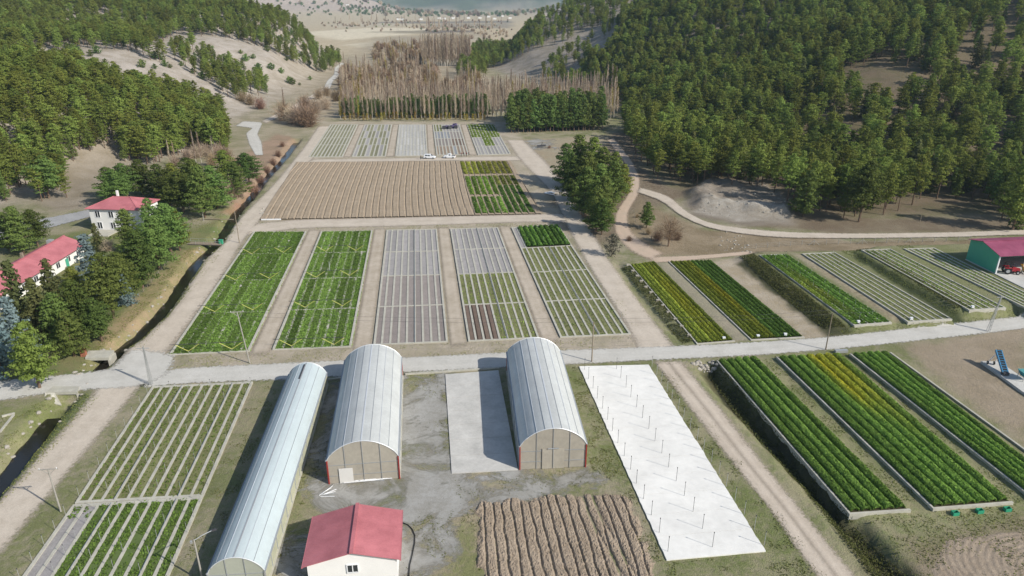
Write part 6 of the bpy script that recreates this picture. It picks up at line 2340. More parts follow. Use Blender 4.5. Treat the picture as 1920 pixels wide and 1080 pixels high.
# shrubs dotted over the bare slope
for k in range(70):
    if k < 46: px, py = random.uniform(90, 400), random.uniform(78, 150)
    else: px, py = random.uniform(400, 600), random.uniform(96, 160)
    # find the ground under the reading
    ys = np.linspace(300, 640, 400)
    g = np.array([G(px, py, yy) for yy in ys])
    hz = T(g[:, 0], g[:, 1])
    hit = np.where(g[:, 2] < hz)[0]
    if not len(hit) or hit[0] == 0: continue
    q = g[hit[0]]
    js = random.uniform(0.7, 1.9)
    lb = '%s juniper shrub on the %s' % ('large' if js > 1.5 else 'middle sized' if js > 1.05 else 'small', 'bare saddle behind the near left wood' if px < 250 else 'bare slope under the far ridge' if px < 400 else 'open pale slope above the winding road')
    plant('juniper', k % 2, q[0], q[1], hz[hit[0]] - 0.1, js, random.random() * 6.28, lb, 'slope shrubs: ' + lb)

# bare bushes along the stream and roads
BUSH = [(548, 232, 188, 0), (566, 235, 180, 0), (580, 238, 186, 1), (592, 212, 176, 0), (572, 205, 170, 1), (535, 226, 178, 1), (610, 205, 172, 0), (470, 200, 168, 1), (455, 198, 165, 1), (488, 205, 176, 2),
        (370, 296, 262, 0), (385, 292, 262, 0), (352, 300, 270, 0), (410, 296, 262, 0), (425, 300, 268, 1), (330, 312, 284, 0), (398, 310, 280, 1), (440, 318, 288, 1),
        (500, 318, 306, 2), (512, 305, 292, 2), (488, 335, 322, 2), (522, 292, 278, 2), (478, 352, 340, 2), (530, 275, 262, 2),
        (434, 372, 320, 0), (445, 362, 318, 0), (205, 470, 440, 0), (160, 545, 512, 0), (148, 538, 516, 0), (340, 362, 342, 2), (612, 180, 155, 1), (630, 190, 160, 1), (598, 186, 160, 1),
        (1232, 452, 425, 1), (1270, 450, 428, 1), (1215, 440, 424, 1), (1180, 452, 438, 1), (1195, 408, 398, 1), (1030, 278, 270, 2)]
for n_, (bx, by, ty, i) in enumerate(BUSH):
    lab = ('bare grey bush beside the stream or road', 'bare brown bush beside the stream or road', 'bare reddish bush on the stream bank')[i]
    wh = ('under the near left wood' if bx < 445 and 255 < by < 325 else 'behind the white house' if by > 355 and bx < 350 else 'at the long red roof' if by > 460 and bx < 300 else 'between the garden pines' if 355 < by < 380 and bx < 460
          else 'on the upper stream bank' if bx < 540 and by > 258 else 'in the thicket at the far end of the dirt road' if bx < 640 and by > 170 and bx > 525 else 'beside the far winding road' if bx < 640 else 'near the reddish track' if bx > 1150 else 'by the small gravel patch')
    lab = ('bare grey bush ', 'bare brown bush ', 'bare reddish bush ')[i] + wh
    by_px('bush', i, bx, by, ty, lab, 'bushes: ' + lab)
for n_, (bx, by, ty) in enumerate([(322, 318, 258), (368, 306, 240), (378, 305, 244), (401, 300, 252), (330, 310, 262), (536, 226, 160)]):
    by_px('poplar', n_ % 4, bx, by, ty, 'bare poplar at the foot of the left hillside', 'bare poplars under the left hillside', 0.8)
# ------------------------------------------------------------------ poles and posts
def gz(p, fine=True):
    return float(T(p[0], p[1]))


def height_to(base, ty):
    lo, hi = 0.1, 40
    for _ in range(40):
        m = (lo + hi) / 2
        if project(base[0], base[1], base[2] + m)[1] > ty: lo = m
        else: hi = m
    return lo


def upole(bx, by, ty, label, kind='arm', mat='pole_concrete', ang=0.1, lean=(0, 0)):
    b = P(bx, by); b[2] = gz(b)
    h = height_to(b, ty)
    r = thing('utility_pole' if kind != 'lamp' else 'street_lamp', label, 'pole' if kind != 'lamp' else 'street lamp', b)
    t = b + np.array((lean[0], lean[1], h))
    ca = np.array((math.cos(ang), math.sin(ang), 0))
    if kind == 'lattice':
        for (x, y) in ((-.22, -.22), (.22, -.22), (.22, .22), (-.22, .22)):
            MB().bar(b + (x, y, -.3), t + (x * .25, y * .25, 0), 0.07).build('leg', M[mat], r)
        for k in range(9):
            f0, f1 = k / 9, (k + 1) / 9
            for s in (-1, 1):
                p = b + (t - b) * f0 + np.array((-.22 * s * (1 - .75 * f0), -.22 * (1 - .75 * f0), 0))
                q = b + (t - b) * f1 + np.array((.22 * s * (1 - .75 * f1), -.22 * (1 - .75 * f1), 0))
                if s == 1: MB().bar(p, q, 0.045).build('brace', M[mat], r)
        MB().bar(t - ca * .9 - (0, 0, .3), t + ca * .9 - (0, 0, .3), 0.1).build('crossarm', M[mat], r)
    else:
        MB().tube([b - (0, 0, .3), t], [0.12, 0.08], 8).build('shaft', M[mat], r)
        if kind == 'arm':
            MB().bar(t - ca * 1.15, t + ca * 1.15, 0.1).build('crossarm', M[mat], r)
            for s in (-1, 1):
                MB().bar(t - (0, 0, .75), t + ca * s * .8, 0.06).build('brace', M[mat], r)
                MB().bar(t + ca * s * 1.0, t + ca * s * 1.0 + (0, 0, .22), 0.09, n=6).build('insulator', M['white_plastic'], r)
        if kind == 'lamp':
            MB().tube([t - (0, 0, .1), t + ca * .9 + (0, 0, .25), t + ca * 1.9 + (0, 0, .45)], 0.05, 6).build('lamp_arm', M['metal'], r)
            MB().box(t + ca * 2.1 + (0, 0, .45), (0.5, 0.22, 0.14), ang).build('lamp_head', M['dark_metal'], r)
            MB().box(t + ca * -.3 + (0, 0, -.2), (0.2, 0.2, 0.3)).build('junction_box', M['metal'], r)
    return r


upole(114, 959, 880, 'grey pole with a braced crossarm beside the lower dirt road')
upole(284, 722, 650, 'pale lattice pole at the road junction', 'lattice', 'metal')
upole(468.5, 681, 585, 'tall concrete pole with a crossarm at the foot of the first green bed', ang=0.15, lean=(-0.8, 0))
upole(381, 1092, 1012, 'street lamp pole beside the long film tunnel', 'lamp', ang=0.5)
upole(1109.5, 678.6, 603, 'wooden pole across the road from the white pad', 'plain', 'wood')
upole(1548, 656, 586, 'dark pole by the gravel road above the thick green beds', 'plain', 'wood')
upole(1852, 622, 556, 'leaning pale lattice pole by the road near the shed', 'lattice', 'metal', lean=(1.0, 0.4))
upole(449, 456, 396, 'dark wooden pole beside the dirt road at the top of the first green bed', 'plain', 'wood')
upole(505, 213, 180, 'distant pale pole beside the winding road', 'arm')
upole(382, 414, 394, 'short post near the plank over the upper stream', 'plain', 'pole_concrete')
upole(1725, 416, 404, 'short post at the edge of the right track', 'plain', 'wood')


def post_proto(name, label, cat, h, w_, mat, group, head=True):
    r = thing(name, label, cat, (0, 0, 0), 0, group)
    MB().bar((0, 0, -.2), (0, 0, h), w_, n=5).build('riser', M[mat], r)
    if head: MB().bar((0, 0, h - .02), (0, 0, h + .12), w_ * 2.0, n=5).build('sprinkler_head', M['dark_metal'], r)
    return r


def posts(pts, zs, *a, **k):
    pr = None
    for p, z in zip(pts, zs):
        if pr is None:
            pr = post_proto(*a, **k); pr.location = (float(p[0]), float(p[1]), float(z))
        else:
            copy_tree(pr, (p[0], p[1], z), random.random() * 6.28)


pts = [bil(WPAD, u, v) + RNG.normal(size=2) * 0.05 for u in (0.05,) for v in np.linspace(0.03, 0.97, 15)]
posts(pts, [0.15] * len(pts), 'sprinkler_post', 'thin dark post in the left row of the white pad', 'post', 2.1, 0.055, 'dark_metal', 'posts along the left side of the white pad')
pts = [bil(WPAD, 0.5, v) + RNG.normal(size=2) * 0.05 for v in np.linspace(0.03, 0.97, 15)]
posts(pts, [0.15] * len(pts), 'sprinkler_post', 'thin dark post in the middle row of the white pad', 'post', 2.1, 0.055, 'dark_metal', 'posts along the middle of the white pad')
pts = [bil(WPAD, 1.02, v) + RNG.normal(size=2) * 0.05 for v in np.linspace(0.02, 0.98, 17)]
posts(pts, [0.0] * len(pts), 'sprinkler_post', 'thin pale post along the right rim of the white pad', 'post', 2.1, 0.06, 'metal', 'posts along the right rim of the white pad')
for key, us, nv, lab, gr in (('B1', (0.0, 0.2, 0.4, 0.6, 0.8, 1.0), 9, 'thin pale sprinkler post on the olive kerbed bed', 'sprinkler posts on the olive kerbed bed'),
                             ('B2', (0.0, 0.2, 0.4, 0.6, 0.8, 1.0), 5, 'thin pale sprinkler post on the bright green corner bed', 'sprinkler posts on the corner bed'),
                             ('M5', (0.1, 0.5, 0.9, 1.0), 7, 'thin sprinkler post on the olive bed with the dark green end', 'sprinkler posts on the olive central bed'),
                             ('M4', (0.1, 0.7), 6, 'thin sprinkler post on the mixed central bed', 'sprinkler posts on the mixed central bed'),
                             ('R4', (0.3, 0.8), 7, 'thin sprinkler post on the sparse olive raised bed', 'sprinkler posts on the raised olive bed'),
                             ('R3', (0.3, 0.8), 7, 'thin sprinkler post on the green raised bed', 'sprinkler posts on the raised green bed'),
                             ('R5', (0.3, 0.8), 7, 'thin sprinkler post on the dark olive raised bed', 'sprinkler posts on the dark raised bed')):
    W, z = BEDW[key], BEDS[key][1]
    pts = [bil(W, u, (k + 0.35 + 0.3 * (n % 2)) / nv) for n, u in enumerate(us) for k in range(nv)]
    posts(pts, [z + 0.1] * len(pts), 'sprinkler_post', lab, 'post', 1.5, 0.05, 'metal', gr)

# overhead wires from pole to pole along the road
def wires(a, b, za, zb, label):
    A_, B_ = P(*a), P(*b)
    r = thing('overhead_wire', label, 'wire', (A_[0], A_[1], za))
    for s in (-0.8, 0.8):
        q = [A_ * (1, 1, 0) + (B_ - A_) * (1, 1, 0) * t + np.array((0, s, za + (zb - za) * t - 2.2 * t * (1 - t))) for t in np.linspace(0, 1, 9)]
        MB().tube(q, 0.018, 3).build('wire', M['dark_metal'], r)


wires((468.5, 681), (1109.5, 678.6), 9.5, 8.1, 'pair of thin wires crossing over the greenhouses along the road')
wires((1109.5, 678.6), (1548, 656), 8.1, 7.6, 'pair of thin wires along the road beside the yellowing beds')
wires((1548, 656), (1852, 622), 7.6, 7.5, 'pair of thin wires along the road toward the shed')

# ------------------------------------------------------------------ distant village
for k in range(22):
    px, py = random.choice([(random.uniform(735, 840), random.uniform(24, 31)), (random.uniform(840, 960), random.uniform(22, 29)), (random.uniform(610, 700), random.uniform(8, 18))])
    p = P(px, py); p[2] = gz(p)
    r = thing('village_house', 'tiny white house of the distant village', 'house', p, 0, 'houses of the distant village')
    MB().box(p + (0, 0, 3), (9, 6, 5)).build('wall', M['white_wall'], r)
    MB().add([p + q for q in ((-4.8, -3.4, 5.5), (4.8, -3.4, 5.5), (4.8, 3.4, 5.5), (-4.8, 3.4, 5.5), (-4.8, 0, 7.2), (4.8, 0, 7.2))], [(0, 1, 5, 4), (2, 3, 4, 5), (1, 2, 5), (3, 0, 4), (3, 2, 1, 0)]).build('roof', M['wood'], r)

# ------------------------------------------------------------------ yellow sprinkler frames over the two green beds
VROWS = dict(M1=[((205, 958), (520, 943)), ((395, 672), (672, 660)), ((543, 442), (793, 432)), ((665, 253), (893, 243))],
             M2=[((950, 920), (1257, 910)), ((1048, 640), (1320, 630)), ((1130, 423), (1372, 410)), ((1197, 235), (1417, 230))])
ORD = ('nearest', 'second nearest', 'third nearest', 'farthest')
for key, which in (('M1', 'left green bed'), ('M2', 'right green bed')):
    for n, (a, b) in enumerate(VROWS[key]):
        pa = P(300 + a[0] / 3.857, 410 + a[1] / 3.857, 0.35)
        pb_ = P(300 + b[0] / 3.857, 410 + b[1] / 3.857, 0.35)
        d = pb_ - pa; L = np.linalg.norm(d); d /= L
        r = thing('irrigation_boom', 'black boom with two yellow V pipes, %s on the %s' % (ORD[n], which), 'sprinkler', pa * (1, 1, 0))
        for c in (pa, pb_):
            MB().bar(c * (1, 1, 0), c, 0.08).build('stub', M['metal'], r)
            for s in (-1, 1):
                MB().bar(c, c + d * s * 2.05 + (0, 0, 1.35), 0.10, n=6).build('arm_pipe', M['yellow_pipe'], r)
        MB().bar(pa - d * 3.1 + (0, 0, 1.42), pb_ + d * 2.2 + (0, 0, 1.42), 0.07).build('boom', M['dark_metal'], r)

# ------------------------------------------------------------------ wire fences
def fence(label, pts, n, h=1.3, braces=(), mat='pole_concrete', z=None):
    A = np.array([P(*p) for p in pts])
    s = np.r_[0, np.cumsum(np.linalg.norm(np.diff(A, axis=0), axis=1))]
    q = np.linspace(0, s[-1], n)
    X = np.c_[np.interp(q, s, A[:, 0]), np.interp(q, s, A[:, 1])]
    Z = T(X[:, 0], X[:, 1])
    r = thing('wire_fence', label, 'fence', (X[0][0], X[0][1], Z[0]))
    for i in range(n):
        MB().bar((*X[i], Z[i] - .3), (*X[i], Z[i] + h), 0.11).build('post', M[mat], r)
        if i in braces:
            d = (X[min(i + 1, n - 1)] - X[max(i - 1, 0)]); d /= np.linalg.norm(d)
            for sg in (-1, 1):
                MB().bar((*(X[i] + d * sg * 1.5), Z[i] - .1), (*X[i], Z[i] + h * .85), 0.1).build('brace', M[mat], r)
    for k in (0.45, 0.85, 1.2):
        MB().tube([np.array((*X[i], Z[i] + k * h / 1.3)) for i in range(n)], 0.012, 3).build('wire', M['metal'], r)
    return r


fence('wire fence with braced concrete posts between the right track and raised beds', [(1395, 468), (1500, 460), (1700, 455), (1818, 452)], 20, 1.4, (6, 10, 14))
fence('low post fence along the garden edge above the stream', [(325, 478), (300, 512), (262, 556), (248, 575)], 13, 0.9, (), 'wood')
fence('post fence around the loop of the reddish track', [(1188, 400), (1192, 425), (1212, 445), (1240, 462)], 7, 1.1, (), 'wood')


# ------------------------------------------------------------------ vehicles
def car(label, c, ang, kind):
    fx = np.array((math.cos(ang), math.sin(ang), 0)); fy = np.array((-fx[1], fx[0], 0))
    r = thing('parked_car' if kind == 'suv' else 'pickup_truck', label, 'car' if kind == 'suv' else 'pickup', c)
    c = np.array(c, float)

    def at(x, y, z): return c + fx * x + fy * y + np.array((0, 0, z))
    L = 2.35

    def loft(sections, name, mat, par=r):
        """sections: (x, half width bottom, half width top, z0, z1)"""
        vs, fs = [], []
        for (x, w0, w1, z0, z1) in sections:
            vs += [at(x, -w0, z0), at(x, w0, z0), at(x, w1, z1), at(x, -w1, z1)]
        for i in range(len(sections) - 1):
            for k in range(4):
                fs.append((4 * i + k, 4 * i + (k + 1) % 4, 4 * i + 4 + (k + 1) % 4, 4 * i + 4 + k))
        fs += [(3, 2, 1, 0), tuple(4 * (len(sections) - 1) + k for k in range(4))]
        mb = MB().add(vs, fs)
        if par is not r: par['_o'] = list(r.location)
        return mb.build(name, M[mat], par)
    loft([(-L, .75, .72, .45, .85), (-L + .15, .86, .82, .35, 1.0), (0.9, .88, .84, .32, 1.02), (1.7, .86, .78, .34, .98), (L - .12, .8, .7, .38, .85), (L, .7, .62, .45, .7)], 'body', 'car_white')
    if kind == 'suv':
        loft([(-L + .2, .80, .68, 1.0, 1.55), (-1.6, .80, .66, 1.0, 1.70), (.35, .80, .66, 1.01, 1.70), (1.15, .80, .72, 1.01, 1.06)], 'cabin', 'car_white')
        wx = (-1.75, -0.7, 0.3)
    else:
        loft([(-.75, .80, .68, 1.0, 1.6), (-.5, .80, .66, 1.0, 1.68), (.45, .80, .66, 1.01, 1.68), (1.2, .80, .72, 1.01, 1.06)], 'cabin', 'car_white')
        MB().slab([at(-2.25, -.68, 1.03), at(-.8, -.68, 1.03), at(-.8, .68, 1.03), at(-2.25, .68, 1.03)], 0.04).build('cargo_bed', M['dark_metal'], r)
        wx = (-.55, 0.3)
    for s in (-1, 1):
        for a, b in zip(wx[:-1], wx[1:]):
            q = [at(a + .05, s * .79, 1.1), at(b - .05, s * .79, 1.1), at(b - .08, s * .70, 1.56), at(a + .1, s * .70, 1.56)]
            MB().slab(q if s < 0 else q[::-1], 0.03).build('side_window', M['glass'], r)
        for x in (-1.45, 1.45):
            wheel(r, at(x, s * .78, .34), .34, .22, fy[:2])
        MB().box(at(L - .08, s * .55, .72), (.12, .3, .16), ang).build('headlight', M['metal'], r)
        MB().box(at(-L + .02, s * .62, .85), (.1, .2, .22), ang).build('tail_light', M['red_paint'], r)
    MB().slab([at(.5, -.6, 1.66), at(1.13, -.68, 1.1), at(1.13, .68, 1.1), at(.5, .6, 1.66)], 0.03).build('windscreen', M['glass'], r)
    MB().box(at(L + .02, 0, .5), (.1, 1.3, .2), ang).build('bumper', M['dark_metal'], r)
    return r


p = P(806, 297.5); car('white car standing on the dirt lane below the whitish grey bed', (p[0], p[1], 0.05), math.radians(-8), 'suv')
p = P(843, 296.5); car('white pickup parked on the dirt lane right of the white car', (p[0], p[1], 0.05), math.radians(176), 'pickup')


# ------------------------------------------------------------------ people
def person(label, c, ang, top, legs, bend=0.0, group=None):
    J = dict(pel=(0, 0, .95), sp=(.02 + .12 * bend, 0, 1.2 - .03 * bend), ch=(.03 + .3 * bend, 0, 1.40 - .12 * bend), nk=(.05 + .4 * bend, 0, 1.52 - .17 * bend), hd=(.07 + .47 * bend, 0, 1.66 - .2 * bend), ht=(.06 + .5 * bend, 0, 1.76 - .22 * bend))
    for s, n in ((-1, 'r'), (1, 'l')):
        J['h' + n] = (0, s * .1, .92); J['k' + n] = (.03 + .04 * s, s * .11, .5); J['a' + n] = (-.02 + .05 * s, s * .12, .08); J['t' + n] = (.16 + .05 * s, s * .13, .04)
        J['s' + n] = (.03 + .3 * bend, s * .19, 1.43 - .13 * bend); J['e' + n] = (.05 + .38 * bend, s * .25, 1.15 - .2 * bend); J['w' + n] = (.18 + .5 * bend, s * .22, .93 - .25 * bend); J['f' + n] = (.22 + .52 * bend, s * .21, .85 - .25 * bend)
    R = dict(pel=.15, sp=.14, ch=.16, nk=.065, hd=.11, ht=.07)
    for n in 'rl':
        R.update({'h' + n: .1, 'k' + n: .065, 'a' + n: .05, 't' + n: .045, 's' + n: .075, 'e' + n: .05, 'w' + n: .038, 'f' + n: .04})
    names = list(J)
    E = [('pel', 'sp'), ('sp', 'ch'), ('ch', 'nk'), ('nk', 'hd'), ('hd', 'ht')]
    for n in 'rl':
        E += [('pel', 'h' + n), ('h' + n, 'k' + n), ('k' + n, 'a' + n), ('a' + n, 't' + n), ('ch', 's' + n), ('s' + n, 'e' + n), ('e' + n, 'w' + n), ('w' + n, 'f' + n)]
    me = bpy.data.meshes.new('person')
    me.from_pydata([J[k] for k in names], [(names.index(a), names.index(b)) for a, b in E], [])
    tmp = bpy.data.objects.new('person', me)
    COL.objects.link(tmp)
    tmp.modifiers.new('skin', 'SKIN')
    sk = me.skin_vertices[0].data if me.skin_vertices else None
    for i, k in enumerate(names):
        sk[i].radius = (R[k], R[k]); sk[i].use_root = (k == 'pel')
    sb = tmp.modifiers.new('sub', 'SUBSURF'); sb.levels = sb.render_levels = 1
    dg = bpy.context.evaluated_depsgraph_get()
    ev = bpy.data.meshes.new_from_object(tmp.evaluated_get(dg))
    bpy.data.objects.remove(tmp)
    for m in (legs, top, 'skin', 'black'): ev.materials.append(M[m])
    for f in ev.polygons:
        z = f.center.z
        f.material_index = 3 if z < .1 else 0 if z < .95 else 1 if z < 1.47 - .16 * bend else 2 if z < 1.70 - .21 * bend else 3
        f.use_smooth = True
    o = link('person', ev)
    o.location = tuple(float(v) for v in c); o.rotation_euler = (0, 0, ang)
    return tag(o, label, 'person', group)


for n, (px, py, t, l, b, a, lab) in enumerate([(865, 293.5, 'cloth_red', 'cloth_dark', 0.1, 0.5, 'person in a dark red top, leftmost of the four behind the pickup'),
                                              (870, 292.5, 'cloth_dark', 'cloth_dark', 0.6, 2.4, 'person in dark clothes bending over beside the pickup'),
                                              (874.5, 293.5, 'cloth_red', 'black', 0.0, 4.0, 'person in a reddish top standing between two others behind the pickup'),
                                              (879, 292, 'cloth_dark', 'black', 0.2, 3.0, 'person in dark clothes, rightmost of the four behind the pickup'),
                                              (789, 299, 'cloth_dark', 'cloth_dark', 0.0, 0.0, 'person in dark clothes standing alone left of the white car')]):
    p = P(px, py); person(lab, (p[0], p[1], gz(p) + .04), a, t, l, b)

# ------------------------------------------------------------------ loose things
def crate(name, label, cat, p, z, s, rz, mat, group=None):
    r = thing(name, label, cat, (p[0], p[1], z), rz, group)
    c = np.array((p[0], p[1], z))
    x, y, h = s
    MB().box(c + (0, 0, .04), (x, y, .08)).build('bottom', M[mat], r)
    for (dx, dy, sx, sy) in ((-x / 2 + .03, 0, .06, y - .14), (x / 2 - .03, 0, .06, y - .14), (0, -y / 2 + .03, x, .06), (0, y / 2 - .03, x, .06)):
        MB().box(c + (dx, dy, .08 + h / 2), (sx, sy, h)).build('side', M[mat], r)
    return r


for n, (px, py, lab) in enumerate([(1790, 965, 'leftmost of the green crates below the wide crop bed'), (1836, 961, 'middle of the green crates below the wide crop bed'), (1888, 957.5, 'rightmost of the green crates below the wide crop bed')]):
    p = P(px, py); crate('crate', 'small green plastic crate, ' + lab, 'crate', p, gz(p), (0.8, 0.55, 0.4), 0.1, 'green_plastic', 'green crates at the lower right')
for n, (px, py, m, lab) in enumerate([(833, 242, 'dark_metal', 'dark crate at the left end of the pile on the patchy far bed'), (838, 241, 'purple', 'purple crate second from the left on the patchy far bed'),
                                   (843, 242, 'dark_metal', 'dark crate in the middle of the pile on the patchy far bed'), (849, 240, 'purple', 'purple crate at the right of the pile on the patchy far bed'),
                                   (853, 237, 'purple', 'purple crate farthest right on the patchy far bed'), (855, 241, 'dark_metal', 'dark crate nearest the right rim of the patchy far bed')]):
    p = P(px, py); crate('crate', lab, 'crate', p, 0.25, (1.9, 1.5, 1.0), 0.3 * n, m, 'dark crates on the far bed')
for n, (zx, zy) in enumerate([(160, 312), (197, 358), (230, 395), (260, 435), (295, 478), (335, 520), (385, 578), (425, 617), (465, 667), (517, 718), (565, 773), (622, 840)]):
    p = P(1140 + zx / 4, 420 + zy / 4); z = gz(p)
    o = MB().box((p[0] - 0.35, p[1], z + .2), (0.75, 0.35, 0.5), 0.2).build('outlet_block', M['stone'])
    tag(o, 'small white outlet block in the row along the left kerb of the yellowing bed', 'block', 'outlet blocks beside the yellowing bed')
for (px, py, z, lab) in ((1357, 637, .1, 'the yellowing corner bed'), (1421, 633, .1, 'the left end of the half yellow bed'), (1472, 630, .1, 'the right end of the half yellow bed'), (1609, 606, .8, 'the green raised bed'), (1708, 600, .85, 'the sparse olive raised bed'), (1823, 578, 1.5, 'the dark olive raised bed')):
    p = P(px, py, z)
    r = thing('valve_box', 'white valve box at ' + lab, 'valve box', p)
    MB().box(p + (0, 0, .28), (.5, .4, .5)).build('box_body', M['white_plastic'], r)
    MB().box(p + (0, 0, .55), (.56, .46, .05)).build('lid', M['white_plastic'], r)

# pipes at the foot of the greenhouse
for n in range(9):
    a = P(640 + 5 * n, 906 - 0.3 * n + random.uniform(-1.5, 2)); b = P(700 + 4 * n + random.uniform(-6, 6), 900 + random.uniform(-3, 3))
    o = MB().bar((a[0], a[1], .12 + .05 * (n % 4)), (b[0], b[1], .14 + .05 * (n % 3)), 0.10, n=6).build('loose_pipe', M['white_plastic' if n % 3 else 'metal'])
    tag(o, 'pale pipe in the bundle lying along the greenhouse front', 'pipe', 'pipes along the greenhouse front')
for n in range(9):
    a = P(598 + random.uniform(0, 6), 930 + random.uniform(-2, 3)); an = -0.15 + n * 0.155
    b = a + np.array((math.cos(an), math.sin(an), 0)) * random.uniform(1.6, 2.6)
    o = MB().bar((a[0], a[1], .08 + .04 * (n % 3)), (b[0], b[1], .12 + .04 * (n % 4)), 0.08, n=6).build('loose_pipe', M['white_plastic' if n % 2 else 'metal'])
    tag(o, 'pale pipe in the fan shaped heap left of the greenhouse door', 'pipe', 'pipes in the fan shaped heap')
hs = [P(x, y, 0.1) for x, y in ((755, 980), (765, 984), (773, 992), (778, 1004), (777, 1020), (773, 1040), (768, 1060), (766, 1085))]
tag(MB().tube(hs, 0.06, 6).build('water_hose', M['black']), 'thick black hose curving beside the house with the pink red roof', 'hose')
# white sheets by the clump, harrow by the gravel patch
p = P(1031, 363)
r = thing('sheet_stack', 'small heap of white plastic sheets in the shade of the pine clump', 'sheets', (p[0], p[1], gz(p)))
for k in range(6):
    MB().box((p[0] + random.uniform(-1, 1), p[1] + random.uniform(-1.2, 1.2), gz(p) + .1 + .1 * k), (1.8, 1.1, .08), random.uniform(-1, 1)).build('sheet', M['white_plastic'], r)
p = P(1015, 277); z = gz(p)
r = thing('harrow', 'dark rusty harrow left beside the small gravel patch', 'harrow', (p[0], p[1], z))
c = np.array((p[0], p[1], z))
for k in range(4):
    MB().bar(c + (-1.8, -1 + .7 * k, .7), c + (1.8, -1 + .9 * k, .9), .16).build('beam', M['dark_metal'], r)
for k in range(8):
    MB().bar(c + (-1.6 + .45 * k, -.6 + .3 * (k % 3), .8), c + (-1.7 + .45 * k, -.7 + .3 * (k % 3), 0), .09).build('tine', M['dark_metal'], r)
MB().bar(c + (0, 1.2, .8), c + (.6, 3.0, 1.7), .18).build('drawbar', M['dark_metal'], r)
# brick pillar at the culvert
p = P(158, 668)
r = thing('brick_pillar', 'broken reddish brick pillar at the upper culvert', 'pillar', p)
for k in range(9):
    for q in range(2):
        MB().box(p + ((q - .5) * .5, .05 * ((k + q) % 2), .1 + .2 * k), (.46, .55, .17), .1 * (k % 3)).build('brick', M['brick'] if 'brick' in M else M['wood'], r)

# ------------------------------------------------------------------ stones
sp = []
for i in range(3):
    bm = MB()
    rng = np.random.default_rng(200 + i)
    ph = np.array([(math.cos(a) * math.cos(e), math.sin(a) * math.cos(e), math.sin(e)) for e in (-.5, .25, .9) for a in np.linspace(0, 2 * math.pi, 6, endpoint=False)] + [(0, 0, 1)])
    ph = ph * (0.8 + .4 * rng.random((len(ph), 1))) * np.array((1, .8, .6))
    fs = []
    for j in range(2):
        for k in range(6):
            fs.append((j * 6 + k, j * 6 + (k + 1) % 6, j * 6 + 6 + (k + 1) % 6, j * 6 + 6 + k))
    fs += [(12 + k, 12 + (k + 1) % 6, 18) for k in range(6)]
    bm.add(ph, fs)
    me_ = bm.mesh('stone'); me_.materials.append(M['stone']); sp.append(me_)


def stone(x, y, s, label, group, n):
    o = link('stone', sp[n % 3])
    o.location = (x, y, float(T(x, y)) + s * .15); o.scale = (s, s, s); o.rotation_euler = (0, 0, random.random() * 6)
    return tag(o, label, 'stone', group)


n = 0
for i in range(4, len(STREAM) - 3):
    for k in range(7):
        t = random.random()
        a = STREAM[i] * (1 - t) + STREAM[i + 1] * t
        d = STREAM[i + 1] - STREAM[i]; d /= np.linalg.norm(d)
        s_ = 1 if random.random() < 0.75 else -1
        off = random.uniform(1.3, 2.5) * s_
        p = a + np.array((d[1], -d[0])) * off
        stone(p[0], p[1], random.choice((.15, .2, .25, .3, .45)), 'pale stone lying along the edge of the stream', 'stones along the stream', n); n += 1
for k in range(40):
    p = P(random.uniform(1298, 1345), random.uniform(676, 688))
    stone(p[0], p[1], random.uniform(.2, .5), 'pale rubble stone at the road end of the drainage ditch', 'rubble at the ditch end', k)
for k in range(46):
    p = P(random.uniform(1355, 1405) + random.uniform(-8, 8), random.uniform(428, 476))
    stone(p[0], p[1], random.uniform(.12, .38), 'whitish stone in the rubble strip below the right track', 'rubble below the right track', k)
for k in range(60):
    px, py = random.uniform(1310, 1475), random.uniform(368, 405)
    p = P(px, py)
    stone(p[0], p[1], random.uniform(.12, .4), 'pale rock on the cut bank beside the right track', 'rocks on the pale cut bank', k)
for k in range(14):
    p = P(random.uniform(487, 505), random.uniform(392, 406))
    stone(p[0], p[1], random.uniform(.3, .6), 'white stone in the heap at the corner of the furrowed field', 'stones at the furrowed field corner', k)
tag(MB().bar((*P(490, 413)[:2], .2), (*P(527, 412.5)[:2], .2), .35, .3).build('concrete_beam', M['white_plastic']), 'white beam lying at the lower left corner of the furrowed field', 'beam')
for (a, b, lab) in (((4, 782), (28, 741 + 35), 'upper'), ((0, 812), (26, 779), 'lower')):
    tag(MB().bar((*P(*a)[:2], .12), (*P(*b)[:2], .12), .3, .25).build('kerb_line', M['concrete']), '%s pale kerb on the grass at the left edge below the road' % lab, 'kerb')
tag(MB().bar((*P(1565, 662)[:2], .35), (*P(1588, 661)[:2], .35), .6, .5).build('pipe_length', M['metal']), 'grey pipe lying at the road end of the wide crop bed', 'pipe')


# ------------------------------------------------------------------ weeds and grass that nobody could count
def weeds(name, label, polys, n_per, size, hgt, tints, seed, thr=-0.1, sc=3.0, mat='grass', zoff=0.0):
    rng = np.random.default_rng(seed)
    Q, TT = [], []
    for poly, dens in polys:
        W = PP(poly)
        x0, y0 = W.min(0); x1, y1 = W.max(0)
        n = int((x1 - x0) * (y1 - y0) * n_per * dens)
        x, y = x0 + (x1 - x0) * rng.random(n), y0 + (y1 - y0) * rng.random(n)
        k = inside(W, x, y) & (fbm(x / sc, y / sc, seed, 3) > thr)
        x, y = x[k], y[k]
        C = np.c_[x, y, T(x, y) + zoff + hgt * rng.random(len(x))]
        Q.append(leaf_quads(C, size, 0.15, rng))
        f = (0.5 + 0.5 * fbm(x / 6, y / 6, seed + 7, 2))[:, None]
        TT.append((np.array(tints[0]) * f + np.array(tints[1]) * (1 - f)) * (0.7 + 0.6 * rng.random(len(x)))[:, None])
    q = np.concatenate(Q)
    me = quads_mesh(name, q, len(q) // 4, [M[mat]], tint=np.concatenate(TT))
    return tag(link(name, me), label, kind='stuff')


